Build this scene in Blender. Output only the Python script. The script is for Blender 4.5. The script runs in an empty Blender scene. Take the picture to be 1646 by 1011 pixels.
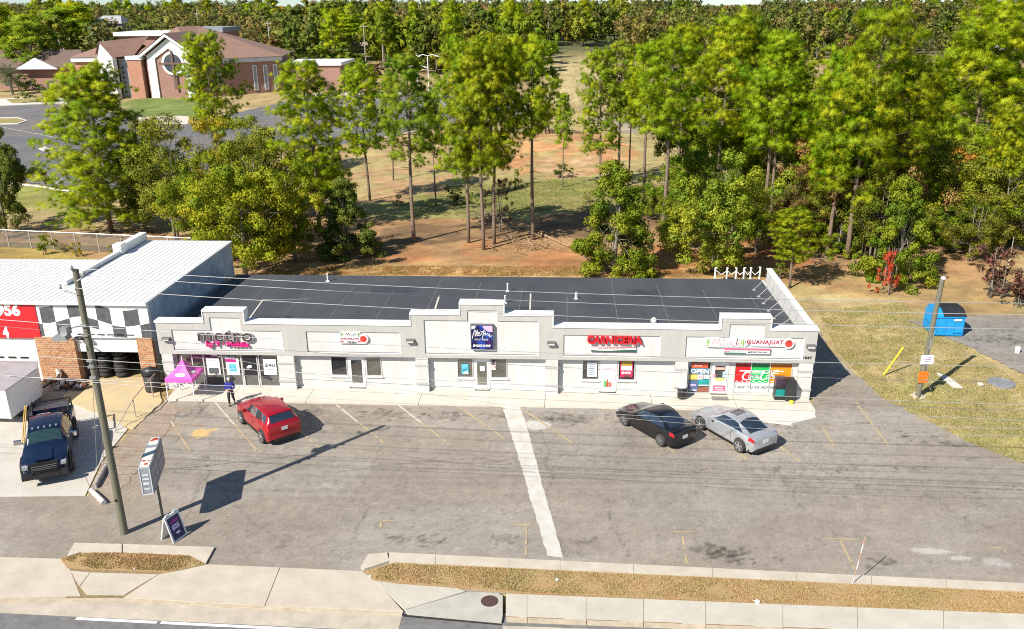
import bpy, bmesh, math, random
import numpy as np
from mathutils import Vector, Matrix
R = math.radians
SC = bpy.context.scene
COL = SC.collection

# ------------------------------------------------------------------ camera geometry
PW, PH, FOC = 1646, 1011, 1384.0
PITCH, ROLL, YAW, HC = R(20.05), R(-0.55), R(3.6), 22.1
_cy, _sy, _cp, _sp = math.cos(YAW), math.sin(YAW), math.cos(PITCH), math.sin(PITCH)
_f = Vector((-_sy*_cp, _cy*_cp, -_sp)); _r0 = Vector((_cy, _sy, 0)); _u0 = Vector((-_sy*_sp, _cy*_sp, _cp))
_c, _s = math.cos(ROLL), math.sin(ROLL)
_r = _r0*_c + _u0*_s; _u = _u0*_c - _r0*_s
def ray(px, py):
    return _r*((px-PW/2)/FOC) + _u*((PH/2-py)/FOC) + _f
def G(px, py, z=0.0):
    d = ray(px, py); t = (z-HC)/d.z
    return (d.x*t, d.y*t)
def AT(px, py, Y):
    d = ray(px, py); t = Y/d.y
    return (d.x*t, HC+d.z*t)          # x, z on the vertical plane y = Y

cam = bpy.data.cameras.new('camera'); camo = bpy.data.objects.new('camera', cam); COL.objects.link(camo)
cam.sensor_width = 36; cam.lens = FOC/PW*36; cam.clip_end = 6000; cam.clip_start = 0.5
m = Matrix.Identity(4)
for i, v in enumerate((_r, _u, -_f)):
    for j in range(3): m[j][i] = v[j]
m[2][3] = HC
camo.matrix_world = m
SC.camera = camo

# ------------------------------------------------------------------ light
SUNV = Vector((-0.77, -0.87, 1.0)).normalized()
sun = bpy.data.lights.new('sun', 'SUN'); suno = bpy.data.objects.new('sun', sun); COL.objects.link(suno)
sun.energy = 5.0; sun.angle = R(0.5); sun.color = (1.0, 0.94, 0.84)
suno.rotation_euler = SUNV.to_track_quat('Z', 'Y').to_euler()
w = bpy.data.worlds.new('World'); SC.world = w; w.use_nodes = True
nt = w.node_tree; bg = nt.nodes['Background']
sky = nt.nodes.new('ShaderNodeTexSky'); sky.sky_type = 'NISHITA'; sky.sun_disc = False
sky.sun_elevation = math.asin(SUNV.z); sky.sun_rotation = math.atan2(SUNV.x, SUNV.y)
sky.air_density = 1.0; sky.dust_density = 0.15; sky.ozone_density = 2.5
wc_ = nt.nodes.new('ShaderNodeTexCoord'); wm_ = nt.nodes.new('ShaderNodeMapping'); wm_.inputs['Location'].default_value = (0, 0, .045)   # the hazy skyline sits a little low
nt.links.new(wc_.outputs['Generated'], wm_.inputs[0]); nt.links.new(wm_.outputs[0], sky.inputs['Vector'])
nt.links.new(sky.outputs['Color'], bg.inputs['Color']); bg.inputs['Strength'].default_value = 0.08
SC.view_settings.view_transform = 'Standard'; SC.view_settings.look = 'None'
SC.view_settings.exposure = 0.62; SC.view_settings.gamma = 1.0; SC.view_settings.use_curve_mapping = False
SC.render.engine = 'CYCLES'
SC.cycles.max_bounces = 6; SC.cycles.diffuse_bounces = 3; SC.cycles.transmission_bounces = 4; SC.cycles.transparent_max_bounces = 6
SC.cycles.use_denoising = False; SC.cycles.filter_width = 1.05

# ------------------------------------------------------------------ numpy noise
def _h(ix, iy, seed):
    n = np.sin(ix*127.1 + iy*311.7 + seed*74.7)*43758.5453
    return n - np.floor(n)
def vnoise(x, y, seed=0):
    x = np.asarray(x, float); y = np.asarray(y, float)
    ix, iy = np.floor(x), np.floor(y); fx, fy = x-ix, y-iy
    ux, uy = fx*fx*(3-2*fx), fy*fy*(3-2*fy)
    a, b, c, d = _h(ix, iy, seed), _h(ix+1, iy, seed), _h(ix, iy+1, seed), _h(ix+1, iy+1, seed)
    return a+(b-a)*ux+(c-a)*uy+(a-b-c+d)*ux*uy
def fbm(x, y, seed=0, o=4):
    s, a, t = 0, 1.0, 0
    for k in range(o):
        s = s + a*vnoise(x*2**k, y*2**k, seed+k*13); t += a; a *= .5
    return s/t
def inpoly(x, y, P):
    r = np.zeros(np.shape(x), bool); n = len(P)
    for i in range(n):
        x1, y1 = P[i]; x2, y2 = P[(i+1) % n]
        if y1 == y2: continue
        c = ((y1 > y) != (y2 > y)) & (x < (x2-x1)*(y-y1)/(y2-y1)+x1)
        r ^= c
    return r
def sstep(a, b, x):
    t = np.clip((x-a)/(b-a), 0, 1); return t*t*(3-2*t)

# ------------------------------------------------------------------ materials
MATS = {}
def mat(name, col, rough=.7, var=0.0, scale=3.0, bump=0.0, bscale=None, metal=0.0, spec=.5, coat=0.0, detail=6, col2=None, streak=None, alpha=None):
    if name in MATS: return MATS[name]
    m = bpy.data.materials.new(name); m.use_nodes = True; MATS[name] = m
    n = m.node_tree.nodes; L = m.node_tree.links; b = n['Principled BSDF']
    b.inputs['Roughness'].default_value = rough; b.inputs['Metallic'].default_value = metal
    b.inputs['Specular IOR Level'].default_value = spec; b.inputs['Coat Weight'].default_value = coat
    b.inputs['Coat Roughness'].default_value = .08
    c1 = tuple(col)+(1,)
    b.inputs['Base Color'].default_value = c1
    if var or bump or col2:
        tc = n.new('ShaderNodeTexCoord'); mp = n.new('ShaderNodeMapping'); L.new(tc.outputs['Object'], mp.inputs[0])
        if streak: mp.inputs['Scale'].default_value = streak
        nz = n.new('ShaderNodeTexNoise'); nz.inputs['Scale'].default_value = scale; nz.inputs['Detail'].default_value = detail
        nz.inputs['Roughness'].default_value = .65
        L.new(mp.outputs[0], nz.inputs['Vector'])
        if var or col2:
            rp = n.new('ShaderNodeValToRGB')
            rp.color_ramp.elements[0].position = .3; rp.color_ramp.elements[1].position = .72
            d = col2 if col2 else [c*(1-var) for c in col]
            e = col if col2 else [min(1, c*(1+var)) for c in col]
            rp.color_ramp.elements[0].color = tuple(d)+(1,); rp.color_ramp.elements[1].color = tuple(e)+(1,)
            L.new(nz.outputs['Fac'], rp.inputs[0]); L.new(rp.outputs[0], b.inputs['Base Color'])
        if bump:
            nb = n.new('ShaderNodeTexNoise'); nb.inputs['Scale'].default_value = bscale or scale*4; nb.inputs['Detail'].default_value = 5
            L.new(tc.outputs['Object'], nb.inputs['Vector'])
            bp = n.new('ShaderNodeBump'); bp.inputs['Strength'].default_value = bump; bp.inputs['Distance'].default_value = .05
            L.new(nb.outputs['Fac'], bp.inputs['Height']); L.new(bp.outputs[0], b.inputs['Normal'])
    return m
def attr_mat(name, attr='Col', rough=.9, fine=((60, .25), (9, .18)), bump=.4, bscale=25, voro=None):
    m = bpy.data.materials.new(name); m.use_nodes = True; MATS[name] = m
    n = m.node_tree.nodes; L = m.node_tree.links; b = n['Principled BSDF']; b.inputs['Roughness'].default_value = rough
    b.inputs['Specular IOR Level'].default_value = .25
    a = n.new('ShaderNodeAttribute'); a.attribute_name = attr
    tc = n.new('ShaderNodeTexCoord'); cur = a.outputs['Color']
    for sc, amt in fine:
        nz = n.new('ShaderNodeTexNoise'); nz.inputs['Scale'].default_value = sc*.1; nz.inputs['Detail'].default_value = 7; nz.inputs['Roughness'].default_value = .7
        L.new(tc.outputs['Object'], nz.inputs['Vector'])
        mr = n.new('ShaderNodeMapRange'); mr.inputs['From Min'].default_value = .3; mr.inputs['From Max'].default_value = .7
        mr.inputs['To Min'].default_value = 1-amt; mr.inputs['To Max'].default_value = 1+amt
        L.new(nz.outputs['Fac'], mr.inputs['Value'])
        mx = n.new('ShaderNodeVectorMath'); mx.operation = 'SCALE'
        L.new(cur, mx.inputs[0]); L.new(mr.outputs[0], mx.inputs['Scale']); cur = mx.outputs[0]
    L.new(cur, b.inputs['Base Color'])
    nb = n.new('ShaderNodeTexNoise'); nb.inputs['Scale'].default_value = bscale; nb.inputs['Detail'].default_value = 6
    L.new(tc.outputs['Object'], nb.inputs['Vector'])
    bp = n.new('ShaderNodeBump'); bp.inputs['Strength'].default_value = bump; bp.inputs['Distance'].default_value = .06
    L.new(nb.outputs['Fac'], bp.inputs['Height']); L.new(bp.outputs[0], b.inputs['Normal'])
    return m
def brick_mat(name, c1, c2, mortar, sx=1.0, rotx=True, size=.42, axis='XZ'):
    m = bpy.data.materials.new(name); m.use_nodes = True; MATS[name] = m
    n = m.node_tree.nodes; L = m.node_tree.links; b = n['Principled BSDF']; b.inputs['Roughness'].default_value = .85
    tc = n.new('ShaderNodeTexCoord'); sp = n.new('ShaderNodeSeparateXYZ'); L.new(tc.outputs['Object'], sp.inputs[0])
    ad = n.new('ShaderNodeMath'); L.new(sp.outputs['X'], ad.inputs[0]); L.new(sp.outputs['Y'], ad.inputs[1])
    cb = n.new('ShaderNodeCombineXYZ'); L.new(ad.outputs[0], cb.inputs['X']); L.new(sp.outputs['Z'], cb.inputs['Y'])
    bt = n.new('ShaderNodeTexBrick'); bt.inputs['Scale'].default_value = 1/size
    bt.inputs['Color1'].default_value = tuple(c1)+(1,); bt.inputs['Color2'].default_value = tuple(c2)+(1,); bt.inputs['Mortar'].default_value = tuple(mortar)+(1,)
    bt.inputs['Mortar Size'].default_value = .03; bt.inputs['Bias'].default_value = 0.0
    L.new(cb.outputs[0], bt.inputs['Vector'])
    nz = n.new('ShaderNodeTexNoise'); nz.inputs['Scale'].default_value = 5; nz.inputs['Detail'].default_value = 5; L.new(cb.outputs[0], nz.inputs['Vector'])
    mr = n.new('ShaderNodeMapRange'); mr.inputs['To Min'].default_value = .55; mr.inputs['To Max'].default_value = 1.45; L.new(nz.outputs['Fac'], mr.inputs['Value'])
    mx = n.new('ShaderNodeVectorMath'); mx.operation = 'SCALE'; L.new(bt.outputs['Color'], mx.inputs[0]); L.new(mr.outputs[0], mx.inputs['Scale'])
    L.new(mx.outputs[0], b.inputs['Base Color'])
    bp = n.new('ShaderNodeBump'); bp.inputs['Strength'].default_value = .5; bp.inputs['Distance'].default_value = .02; L.new(bt.outputs['Fac'], bp.inputs['Height']); bp.invert = True
    L.new(bp.outputs[0], b.inputs['Normal'])
    return m

# ------------------------------------------------------------------ objects
def tag(o, label=None, cat=None, group=None, kind=None):
    if label: o['label'] = label
    if cat: o['category'] = cat
    if group: o['group'] = group
    if kind: o['kind'] = kind
    return o
def empty(name, loc, label, cat, group=None, rz=0.0, scale=1.0):
    o = bpy.data.objects.new(name, None); COL.objects.link(o); o.empty_display_size = .3
    o.location = loc; o.rotation_euler = (0, 0, rz); o.scale = (scale,)*3
    return tag(o, label, cat, group)
def link(name, me, mats=None, parent=None, local=False, smooth=None):
    if mats is not None:
        for x in (mats if isinstance(mats, (list, tuple)) else [mats]): me.materials.append(x)
    o = bpy.data.objects.new(name, me); COL.objects.link(o)
    if parent is not None:
        o.parent = parent
        if not local:
            if parent.type == 'EMPTY': o.matrix_parent_inverse = Matrix.Translation(-parent.location)
    if smooth:
        for p in me.polygons: p.use_smooth = True
        if smooth is not True: me.set_sharp_from_angle(angle=R(smooth))
    return o
def copy_tree(o, parent=None):
    c = o.copy(); COL.objects.link(c)
    if parent is not None:
        c.parent = parent; c.matrix_parent_inverse = o.matrix_parent_inverse.copy()
    for ch in list(o.children): copy_tree(ch, c)
    return c
class MB:
    def __init__(s): s.v = []; s.f = []; s.mi = []
    def add(s, V, F, mi=0):
        b = len(s.v); s.v += [tuple(p) for p in V]; s.f += [tuple(b+i for i in f) for f in F]; s.mi += [mi]*len(F); return s
    def box(s, x0, x1, y0, y1, z0, z1, mi=0):
        if x0 > x1: x0, x1 = x1, x0
        if y0 > y1: y0, y1 = y1, y0
        if z0 > z1: z0, z1 = z1, z0
        V = [(x0,y0,z0),(x1,y0,z0),(x1,y1,z0),(x0,y1,z0),(x0,y0,z1),(x1,y0,z1),(x1,y1,z1),(x0,y1,z1)]
        return s.add(V, [(0,3,2,1),(4,5,6,7),(0,1,5,4),(1,2,6,5),(2,3,7,6),(3,0,4,7)], mi)
    def obox(s, c, ax, ay, az, mi=0):          # oriented box: centre and three half-axis vectors
        c, ax, ay, az = map(Vector, (c, ax, ay, az)); V = []
        for k in (-1, 1):
            for p, q in ((-1,-1),(1,-1),(1,1),(-1,1)): V.append(c+ax*p+ay*q+az*k)
        return s.add(V, [(0,3,2,1),(4,5,6,7),(0,1,5,4),(1,2,6,5),(2,3,7,6),(3,0,4,7)], mi)
    def tube(s, pts, rad, n=6, mi=0, cap=True):
        pts = [Vector(p) for p in pts]; m_ = len(pts)
        rads = rad if isinstance(rad, (list, tuple)) else [rad]*m_
        V = []; F = []; u = None
        for i, p in enumerate(pts):
            t = (pts[min(i+1, m_-1)]-pts[max(i-1, 0)])
            t = t.normalized() if t.length > 1e-9 else Vector((0, 0, 1))
            if u is None:
                a = Vector((0, 0, 1)) if abs(t.z) < .9 else Vector((1, 0, 0)); u = t.cross(a).normalized()
            else:
                u = (u - t*u.dot(t)); u = u.normalized() if u.length > 1e-6 else t.orthogonal().normalized()
            w_ = t.cross(u)
            for k in range(n):
                a = 2*math.pi*k/n; V.append(p+(u*math.cos(a)+w_*math.sin(a))*rads[i])
        for i in range(m_-1):
            for k in range(n):
                F.append((i*n+k, i*n+(k+1) % n, (i+1)*n+(k+1) % n, (i+1)*n+k))
        if cap and n > 2: F.append(tuple(reversed(range(n)))); F.append(tuple((m_-1)*n+k for k in range(n)))
        return s.add(V, F, mi)
    def prism(s, P, z0, z1, mi=0):             # polygon in plan, extruded up
        n = len(P)
        a = sum(P[i][0]*P[(i+1) % n][1]-P[(i+1) % n][0]*P[i][1] for i in range(n))
        if a < 0: P = P[::-1]
        zz = (lambda i, z: z[i] if isinstance(z, (list, tuple)) else z)
        V = [(p[0], p[1], zz(i, z0)) for i, p in enumerate(P)]+[(p[0], p[1], zz(i, z1)) for i, p in enumerate(P)]
        F = [tuple(reversed(range(n))), tuple(range(n, 2*n))]+[(i, (i+1) % n, n+(i+1) % n, n+i) for i in range(n)]
        return s.add(V, F, mi)
    def sheet(s, P, z, mi=0):
        n = len(P); a = sum(P[i][0]*P[(i+1) % n][1]-P[(i+1) % n][0]*P[i][1] for i in range(n))
        if a < 0: P = P[::-1]
        return s.add([(p[0], p[1], z) for p in P], [tuple(range(n))], mi)
    def xz(s, P, y0, y1, mi=0):                # polygon in the x-z plane, from front y0 to back y1
        n = len(P); a = sum(P[i][0]*P[(i+1) % n][1]-P[(i+1) % n][0]*P[i][1] for i in range(n))
        if a < 0: P = P[::-1]
        V = [(p[0], y0, p[1]) for p in P]+[(p[0], y1, p[1]) for p in P]
        F = [tuple(range(n)), tuple(reversed(range(n, 2*n)))]+[(i, n+i, n+(i+1) % n, (i+1) % n) for i in range(n)]
        return s.add(V, F, mi)
    def lathe(s, prof, c=(0,0,0), n=16, axis='z', mi=0):
        V = []; F = []; c = Vector(c)
        for r_, h_ in prof:
            for k in range(n):
                a = 2*math.pi*k/n
                d = (r_*math.cos(a), r_*math.sin(a), h_) if axis == 'z' else (r_*math.cos(a), h_, r_*math.sin(a)) if axis == 'y' else (h_, r_*math.cos(a), r_*math.sin(a))
                V.append(c+Vector(d))
        for i in range(len(prof)-1):
            for k in range(n):
                q = (i*n+k, i*n+(k+1) % n, (i+1)*n+(k+1) % n, (i+1)*n+k)
                F.append(q if axis != 'y' else q[::-1])
        F.append(tuple(reversed(range(n)))); F.append(tuple((len(prof)-1)*n+k for k in range(n)))
        return s.add(V, F, mi)
    def mesh(s, name):
        me = bpy.data.meshes.new(name); me.from_pydata(s.v, [], s.f); 
        if any(s.mi): me.polygons.foreach_set('material_index', s.mi)
        me.update(); return me
    def build(s, name, mats, parent=None, local=False, smooth=None, fix=False):
        me = s.mesh(name)
        if fix:
            bm = bmesh.new(); bm.from_mesh(me); bmesh.ops.recalc_face_normals(bm, faces=bm.faces); bm.to_mesh(me); bm.free()
        return link(name, me, mats, parent, local, smooth)
def npmesh(name, V, F, attrs=None):
    me = bpy.data.meshes.new(name); V = np.asarray(V, np.float32); F = np.asarray(F, np.int32); k = F.shape[1]
    nrm = (attrs or {}).pop('nrm', None)
    if nrm is not None:                       # faces turned the way their clump faces
        ng = np.cross(V[F[:, 1]]-V[F[:, 0]], V[F[:, 2]]-V[F[:, 0]]); fl = (ng*nrm[F[:, 0]]).sum(1) < 0; F = F.copy(); F[fl] = F[fl][:, ::-1]
    me.vertices.add(len(V)); me.vertices.foreach_set('co', V.ravel())
    me.loops.add(F.size); me.loops.foreach_set('vertex_index', F.ravel())
    me.polygons.add(len(F)); me.polygons.foreach_set('loop_start', np.arange(0, F.size, k, dtype=np.int32))
    me.update(calc_edges=True)
    if nrm is not None:
        me.polygons.foreach_set('use_smooth', np.ones(len(F), bool)); me.attributes.new('custom_normal', 'FLOAT_VECTOR', 'POINT').data.foreach_set('vector', np.asarray(nrm, np.float32).ravel())
    for n_, a in (attrs or {}).items():
        a = np.asarray(a, np.float32)
        if a.ndim == 1: me.attributes.new(n_, 'FLOAT', 'POINT').data.foreach_set('value', a)
        else:
            if a.shape[1] == 3: a = np.hstack([a, np.ones((len(a), 1), np.float32)])
            me.color_attributes.new(n_, 'FLOAT_COLOR', 'POINT').data.foreach_set('color', a.ravel())
    return me
def text_mesh(s, size=1.0, depth=.02, bold=0.0, shear=0.0, space=1.0, align='CENTER'):
    cu = bpy.data.curves.new('lettering', 'FONT'); cu.body = s; cu.size = size; cu.extrude = depth/2; cu.offset = bold
    cu.shear = shear; cu.space_character = space; cu.align_x = align; cu.align_y = 'CENTER'; cu.resolution_u = 3
    o = bpy.data.objects.new('lettering', cu); COL.objects.link(o)
    bpy.context.view_layer.update()
    dg = bpy.context.evaluated_depsgraph_get()
    me = bpy.data.meshes.new_from_object(o.evaluated_get(dg))
    bpy.data.objects.remove(o); bpy.data.curves.remove(cu)
    me.materials.clear()
    return me
def text(s, x, y, z, w, h, m_, parent, depth=.02, bold=0.0, shear=0.0, rot=None, name='lettering', space=1.0, local=False):
    """lettering centred at x,z, facing -y, fitted to width w and height h"""
    me = text_mesh(s, 1.0, depth, bold, shear, space)
    co = np.empty(len(me.vertices)*3, np.float32); me.vertices.foreach_get('co', co); co = co.reshape(-1, 3)
    lo, hi = co.min(0), co.max(0); c = (lo+hi)/2
    sx = w/max(1e-6, hi[0]-lo[0]); sz = h/max(1e-6, hi[1]-lo[1])
    P = np.stack([(co[:, 0]-c[0])*sx, -co[:, 2], (co[:, 1]-c[1])*sz], 1)
    if rot is not None:
        P = P @ np.array(rot.to_3x3()).T
    P = P+np.array([x, y, z]); me.vertices.foreach_set('co', P.astype(np.float32).ravel()); me.update()
    return link(name, me, m_, parent, local)
def stroke(mb, P, w, y, t=.01, mi=0):
    """a pen stroke as a flat ribbon in the x-z plane; w may be a list"""
    P = [Vector((p[0], p[1])) for p in P]; n = len(P); A = []; B = []
    for i, p in enumerate(P):
        d = P[min(i+1, n-1)]-P[max(i-1, 0)]; d.normalize(); q = Vector((-d.y, d.x))
        ww = (w[i] if isinstance(w, (list, tuple)) else w)/2
        A.append(p+q*ww); B.append(p-q*ww)
    for i in range(n-1):
        mb.add([(A[i].x, y, A[i].y), (B[i].x, y, B[i].y), (B[i+1].x, y, B[i+1].y), (A[i+1].x, y, A[i+1].y)], [(0, 1, 2, 3)], mi)
def bez(P, k=8):
    """Catmull-Rom through the points"""
    P = [Vector(p) for p in P]; o = []
    for i in range(len(P)-1):
        a, b, c, d = P[max(i-1, 0)], P[i], P[i+1], P[min(i+2, len(P)-1)]
        for j in range(k):
            t = j/k; o.append(.5*((2*b)+(c-a)*t+(2*a-5*b+4*c-d)*t*t+(3*b-a-3*c+d)*t**3))
    o.append(P[-1]); return o
# ------------------------------------------------------------------ terrain
def hill(x, y):
    d = np.sqrt(np.asarray(x, float)**2+np.asarray(y, float)**2)
    z = 7.0*sstep(260, 760, d)+3.0*fbm(np.asarray(x)/140., np.asarray(y)/140., 5, 2)*sstep(300, 600, d)
    mx, my = G(900, 235)
    z = z+1.3*np.exp(-((x-mx)/11)**2-((y-my)/9)**2)
    mx, my = G(620, 255)
    z = z+.8*np.exp(-((x-mx)/14)**2-((y-my)/10)**2)
    return z
def gz(x, y): return float(hill(np.array([x]), np.array([y]))[0])
gx = np.concatenate([np.linspace(-1300, -110, 30), np.arange(-108, 118, .7), np.linspace(120, 1300, 30)])
gy = np.concatenate([np.array([8, 12.]), np.arange(15, 190, .65), np.arange(191, 420, 5), np.linspace(425, 1600, 30)])
GX, GY = np.meshgrid(gx, gy); gxf, gyf = GX.ravel(), GY.ravel()
zz = hill(gxf, gyf)-.03-.6*(1-sstep(26.5, 28.4, gyf))+.12*(fbm(gxf/3, gyf/3, 3, 3)-.5)*sstep(60, 66, gyf)
n1 = fbm(gxf/2.2, gyf/2.2, 11, 4); n2 = fbm(gxf/9, gyf/9, 17, 4); n3 = fbm(gxf/.9, gyf/.9, 23, 2)
STRAW = np.array([.33, .19, .088]); RUST = np.array([.37, .145, .055]); CLAY = np.array([.47, .235, .10]); PALE = np.array([.52, .36, .20])
TAN = np.array([.36, .27, .125]); LAWN = np.array([.17, .19, .045]); OLIVE = np.array([.34, .28, .11]); LITTER_SHADE = np.array([.12, .075, .04]); VIVID = np.array([.15, .20, .045])
c = TAN[None]*(.75+.5*n2[:, None])
c = c*(1-.35*(n1 > .55)[:, None])+OLIVE*.35*(n1 > .55)[:, None]
wx = gxf+(fbm(gxf/4, gyf/4, 31, 3)-.5)*7; wy = gyf+(fbm(gxf/4, gyf/4, 37, 3)-.5)*9
def paint(P, col, amt=1.0, mod=None, warp=1.0):
    global c
    W = [G(*p) for p in P]
    k = inpoly(gxf+(wx-gxf)*warp, gyf+(wy-gyf)*warp, W).astype(float)*amt
    if mod is not None: k = k*mod
    c = c*(1-k[:, None])+np.asarray(col)*k[:, None]
# field behind the pines, the lawn and the bare clay
paint([(520,300),(560,225),(760,190),(1000,180),(1250,200),(1646,200),(1646,340),(1200,340),(1000,345),(560,350)], OLIVE*1.05, 1, .5+.5*n2)
paint([(575,352),(640,308),(760,292),(900,285),(1110,300),(1110,345),(900,340),(700,352)], LAWN, .9, .55+.45*sstep(.35, .6, n2))
paint([(505,300),(545,240),(640,205),(770,190),(800,250),(700,310),(600,330)], [.40,.24,.125], .85, sstep(.35, .62, n1))
paint([(800,275),(815,222),(900,205),(1010,225),(1010,275),(900,292)], CLAY, .95, sstep(.3, .55, n1))
paint([(850,280),(880,250),(960,255),(960,275),(900,290)], PALE, .8, sstep(.4, .6, n1))
paint([(840,165),(880,90),(950,80),(1000,130),(960,170)], [.40,.32,.15], 1)
paint([(950,190),(1100,165),(1200,180),(1190,212),(1000,215)], [.30,.26,.21], .9, .6+.4*n2)
# forest floor
paint([(0,372),(320,372),(430,330),(520,352),(640,352),(760,346),(1050,335),(1240,335),(1646,330),(1646,480),(1500,440),(1300,455),(1235,452),(400,452),(300,420),(0,420)], STRAW, 1, .75+.25*n1)
paint([(560,405),(640,362),(760,352),(1050,340),(1300,335),(1646,330),(1646,400),(1300,420),(1200,405),(1000,380),(760,385),(650,400)], LITTER_SHADE*1.25, .85, sstep(.25, .52, n1))  # leaf litter, with the shade under the trees painted into the ground colour
paint([(1010,425),(1040,395),(1300,375),(1330,420),(1230,432),(1100,438)], RUST, .8, sstep(.3, .5, n1))
paint([(620,400),(1000,392),(1020,425),(560,425)], RUST*1.1, .55, sstep(.35, .55, n1))
paint([(380,460),(480,425),(900,427),(1150,434),(1230,446),(1230,462)], [.40,.25,.105], .95, sstep(.15, .45, n1))
paint([(850,428),(990,425),(990,440),(850,440)], PALE, .5, sstep(.5, .6, n3))
paint([(0,425),(0,388),(130,388),(160,400),(130,425)], [.33,.24,.07], .9)
paint([(1280,470),(1330,455),(1500,440),(1646,470),(1646,515),(1450,510)], [.33,.21,.09], .85, .6+.4*n1)
# verge to the right of the lot
paint([(1295,470),(1450,480),(1560,560),(1700,660),(1700,780),(1560,715),(1420,645),(1300,540)], [.385,.305,.15], 1, .75+.25*n1, .12)
paint([(1430,630),(1500,600),(1700,690),(1700,770),(1560,710)], [.31,.29,.10], .6, sstep(.3, .6, n1), .3)
paint([(1300,480),(1340,480),(1430,600),(1400,625),(1320,545)], [.34,.25,.12], .8, sstep(.35, .5, n1), .2)
# church lawns
paint([(195,170),(240,155),(335,155),(340,188),(220,188)], VIVID, 1)
paint([(-20,350),(-20,298),(90,305),(140,312),(210,330),(150,350)], [.24,.24,.06], 1)
paint([(-20,330),(60,335),(120,350),(-20,352)], PALE*.8, .7, sstep(.4, .6, n1))
dist = np.sqrt(gxf**2+gyf**2)
far = sstep(300, 420, dist)[:, None]; c = c*(1-far)+np.array([.095, .10, .04])*far
n4 = fbm(gxf/5, gyf/2.2, 97, 4); c = c*(.72+.56*n3[:, None])*(.72+.60*n4[:, None])*1.05; pt = sstep(.60, .70, fbm(gxf/1.6, gyf/1.1, 101, 3))[:, None]*.35*(1-far); c = c*(1-pt)+LITTER_SHADE*1.3*pt
nx, ny = len(gx), len(gy)
idx = np.arange(nx*ny).reshape(ny, nx)
F = np.stack([idx[:-1, :-1], idx[:-1, 1:], idx[1:, 1:], idx[1:, :-1]], -1).reshape(-1, 4)
ground = link('ground', npmesh('ground', np.stack([gxf, gyf, zz], 1), F, {'Col': c}), attr_mat('ground', fine=((90, .3), (14, .2)), bump=.7, bscale=9), smooth=True)
tag(ground, kind='structure')

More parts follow.
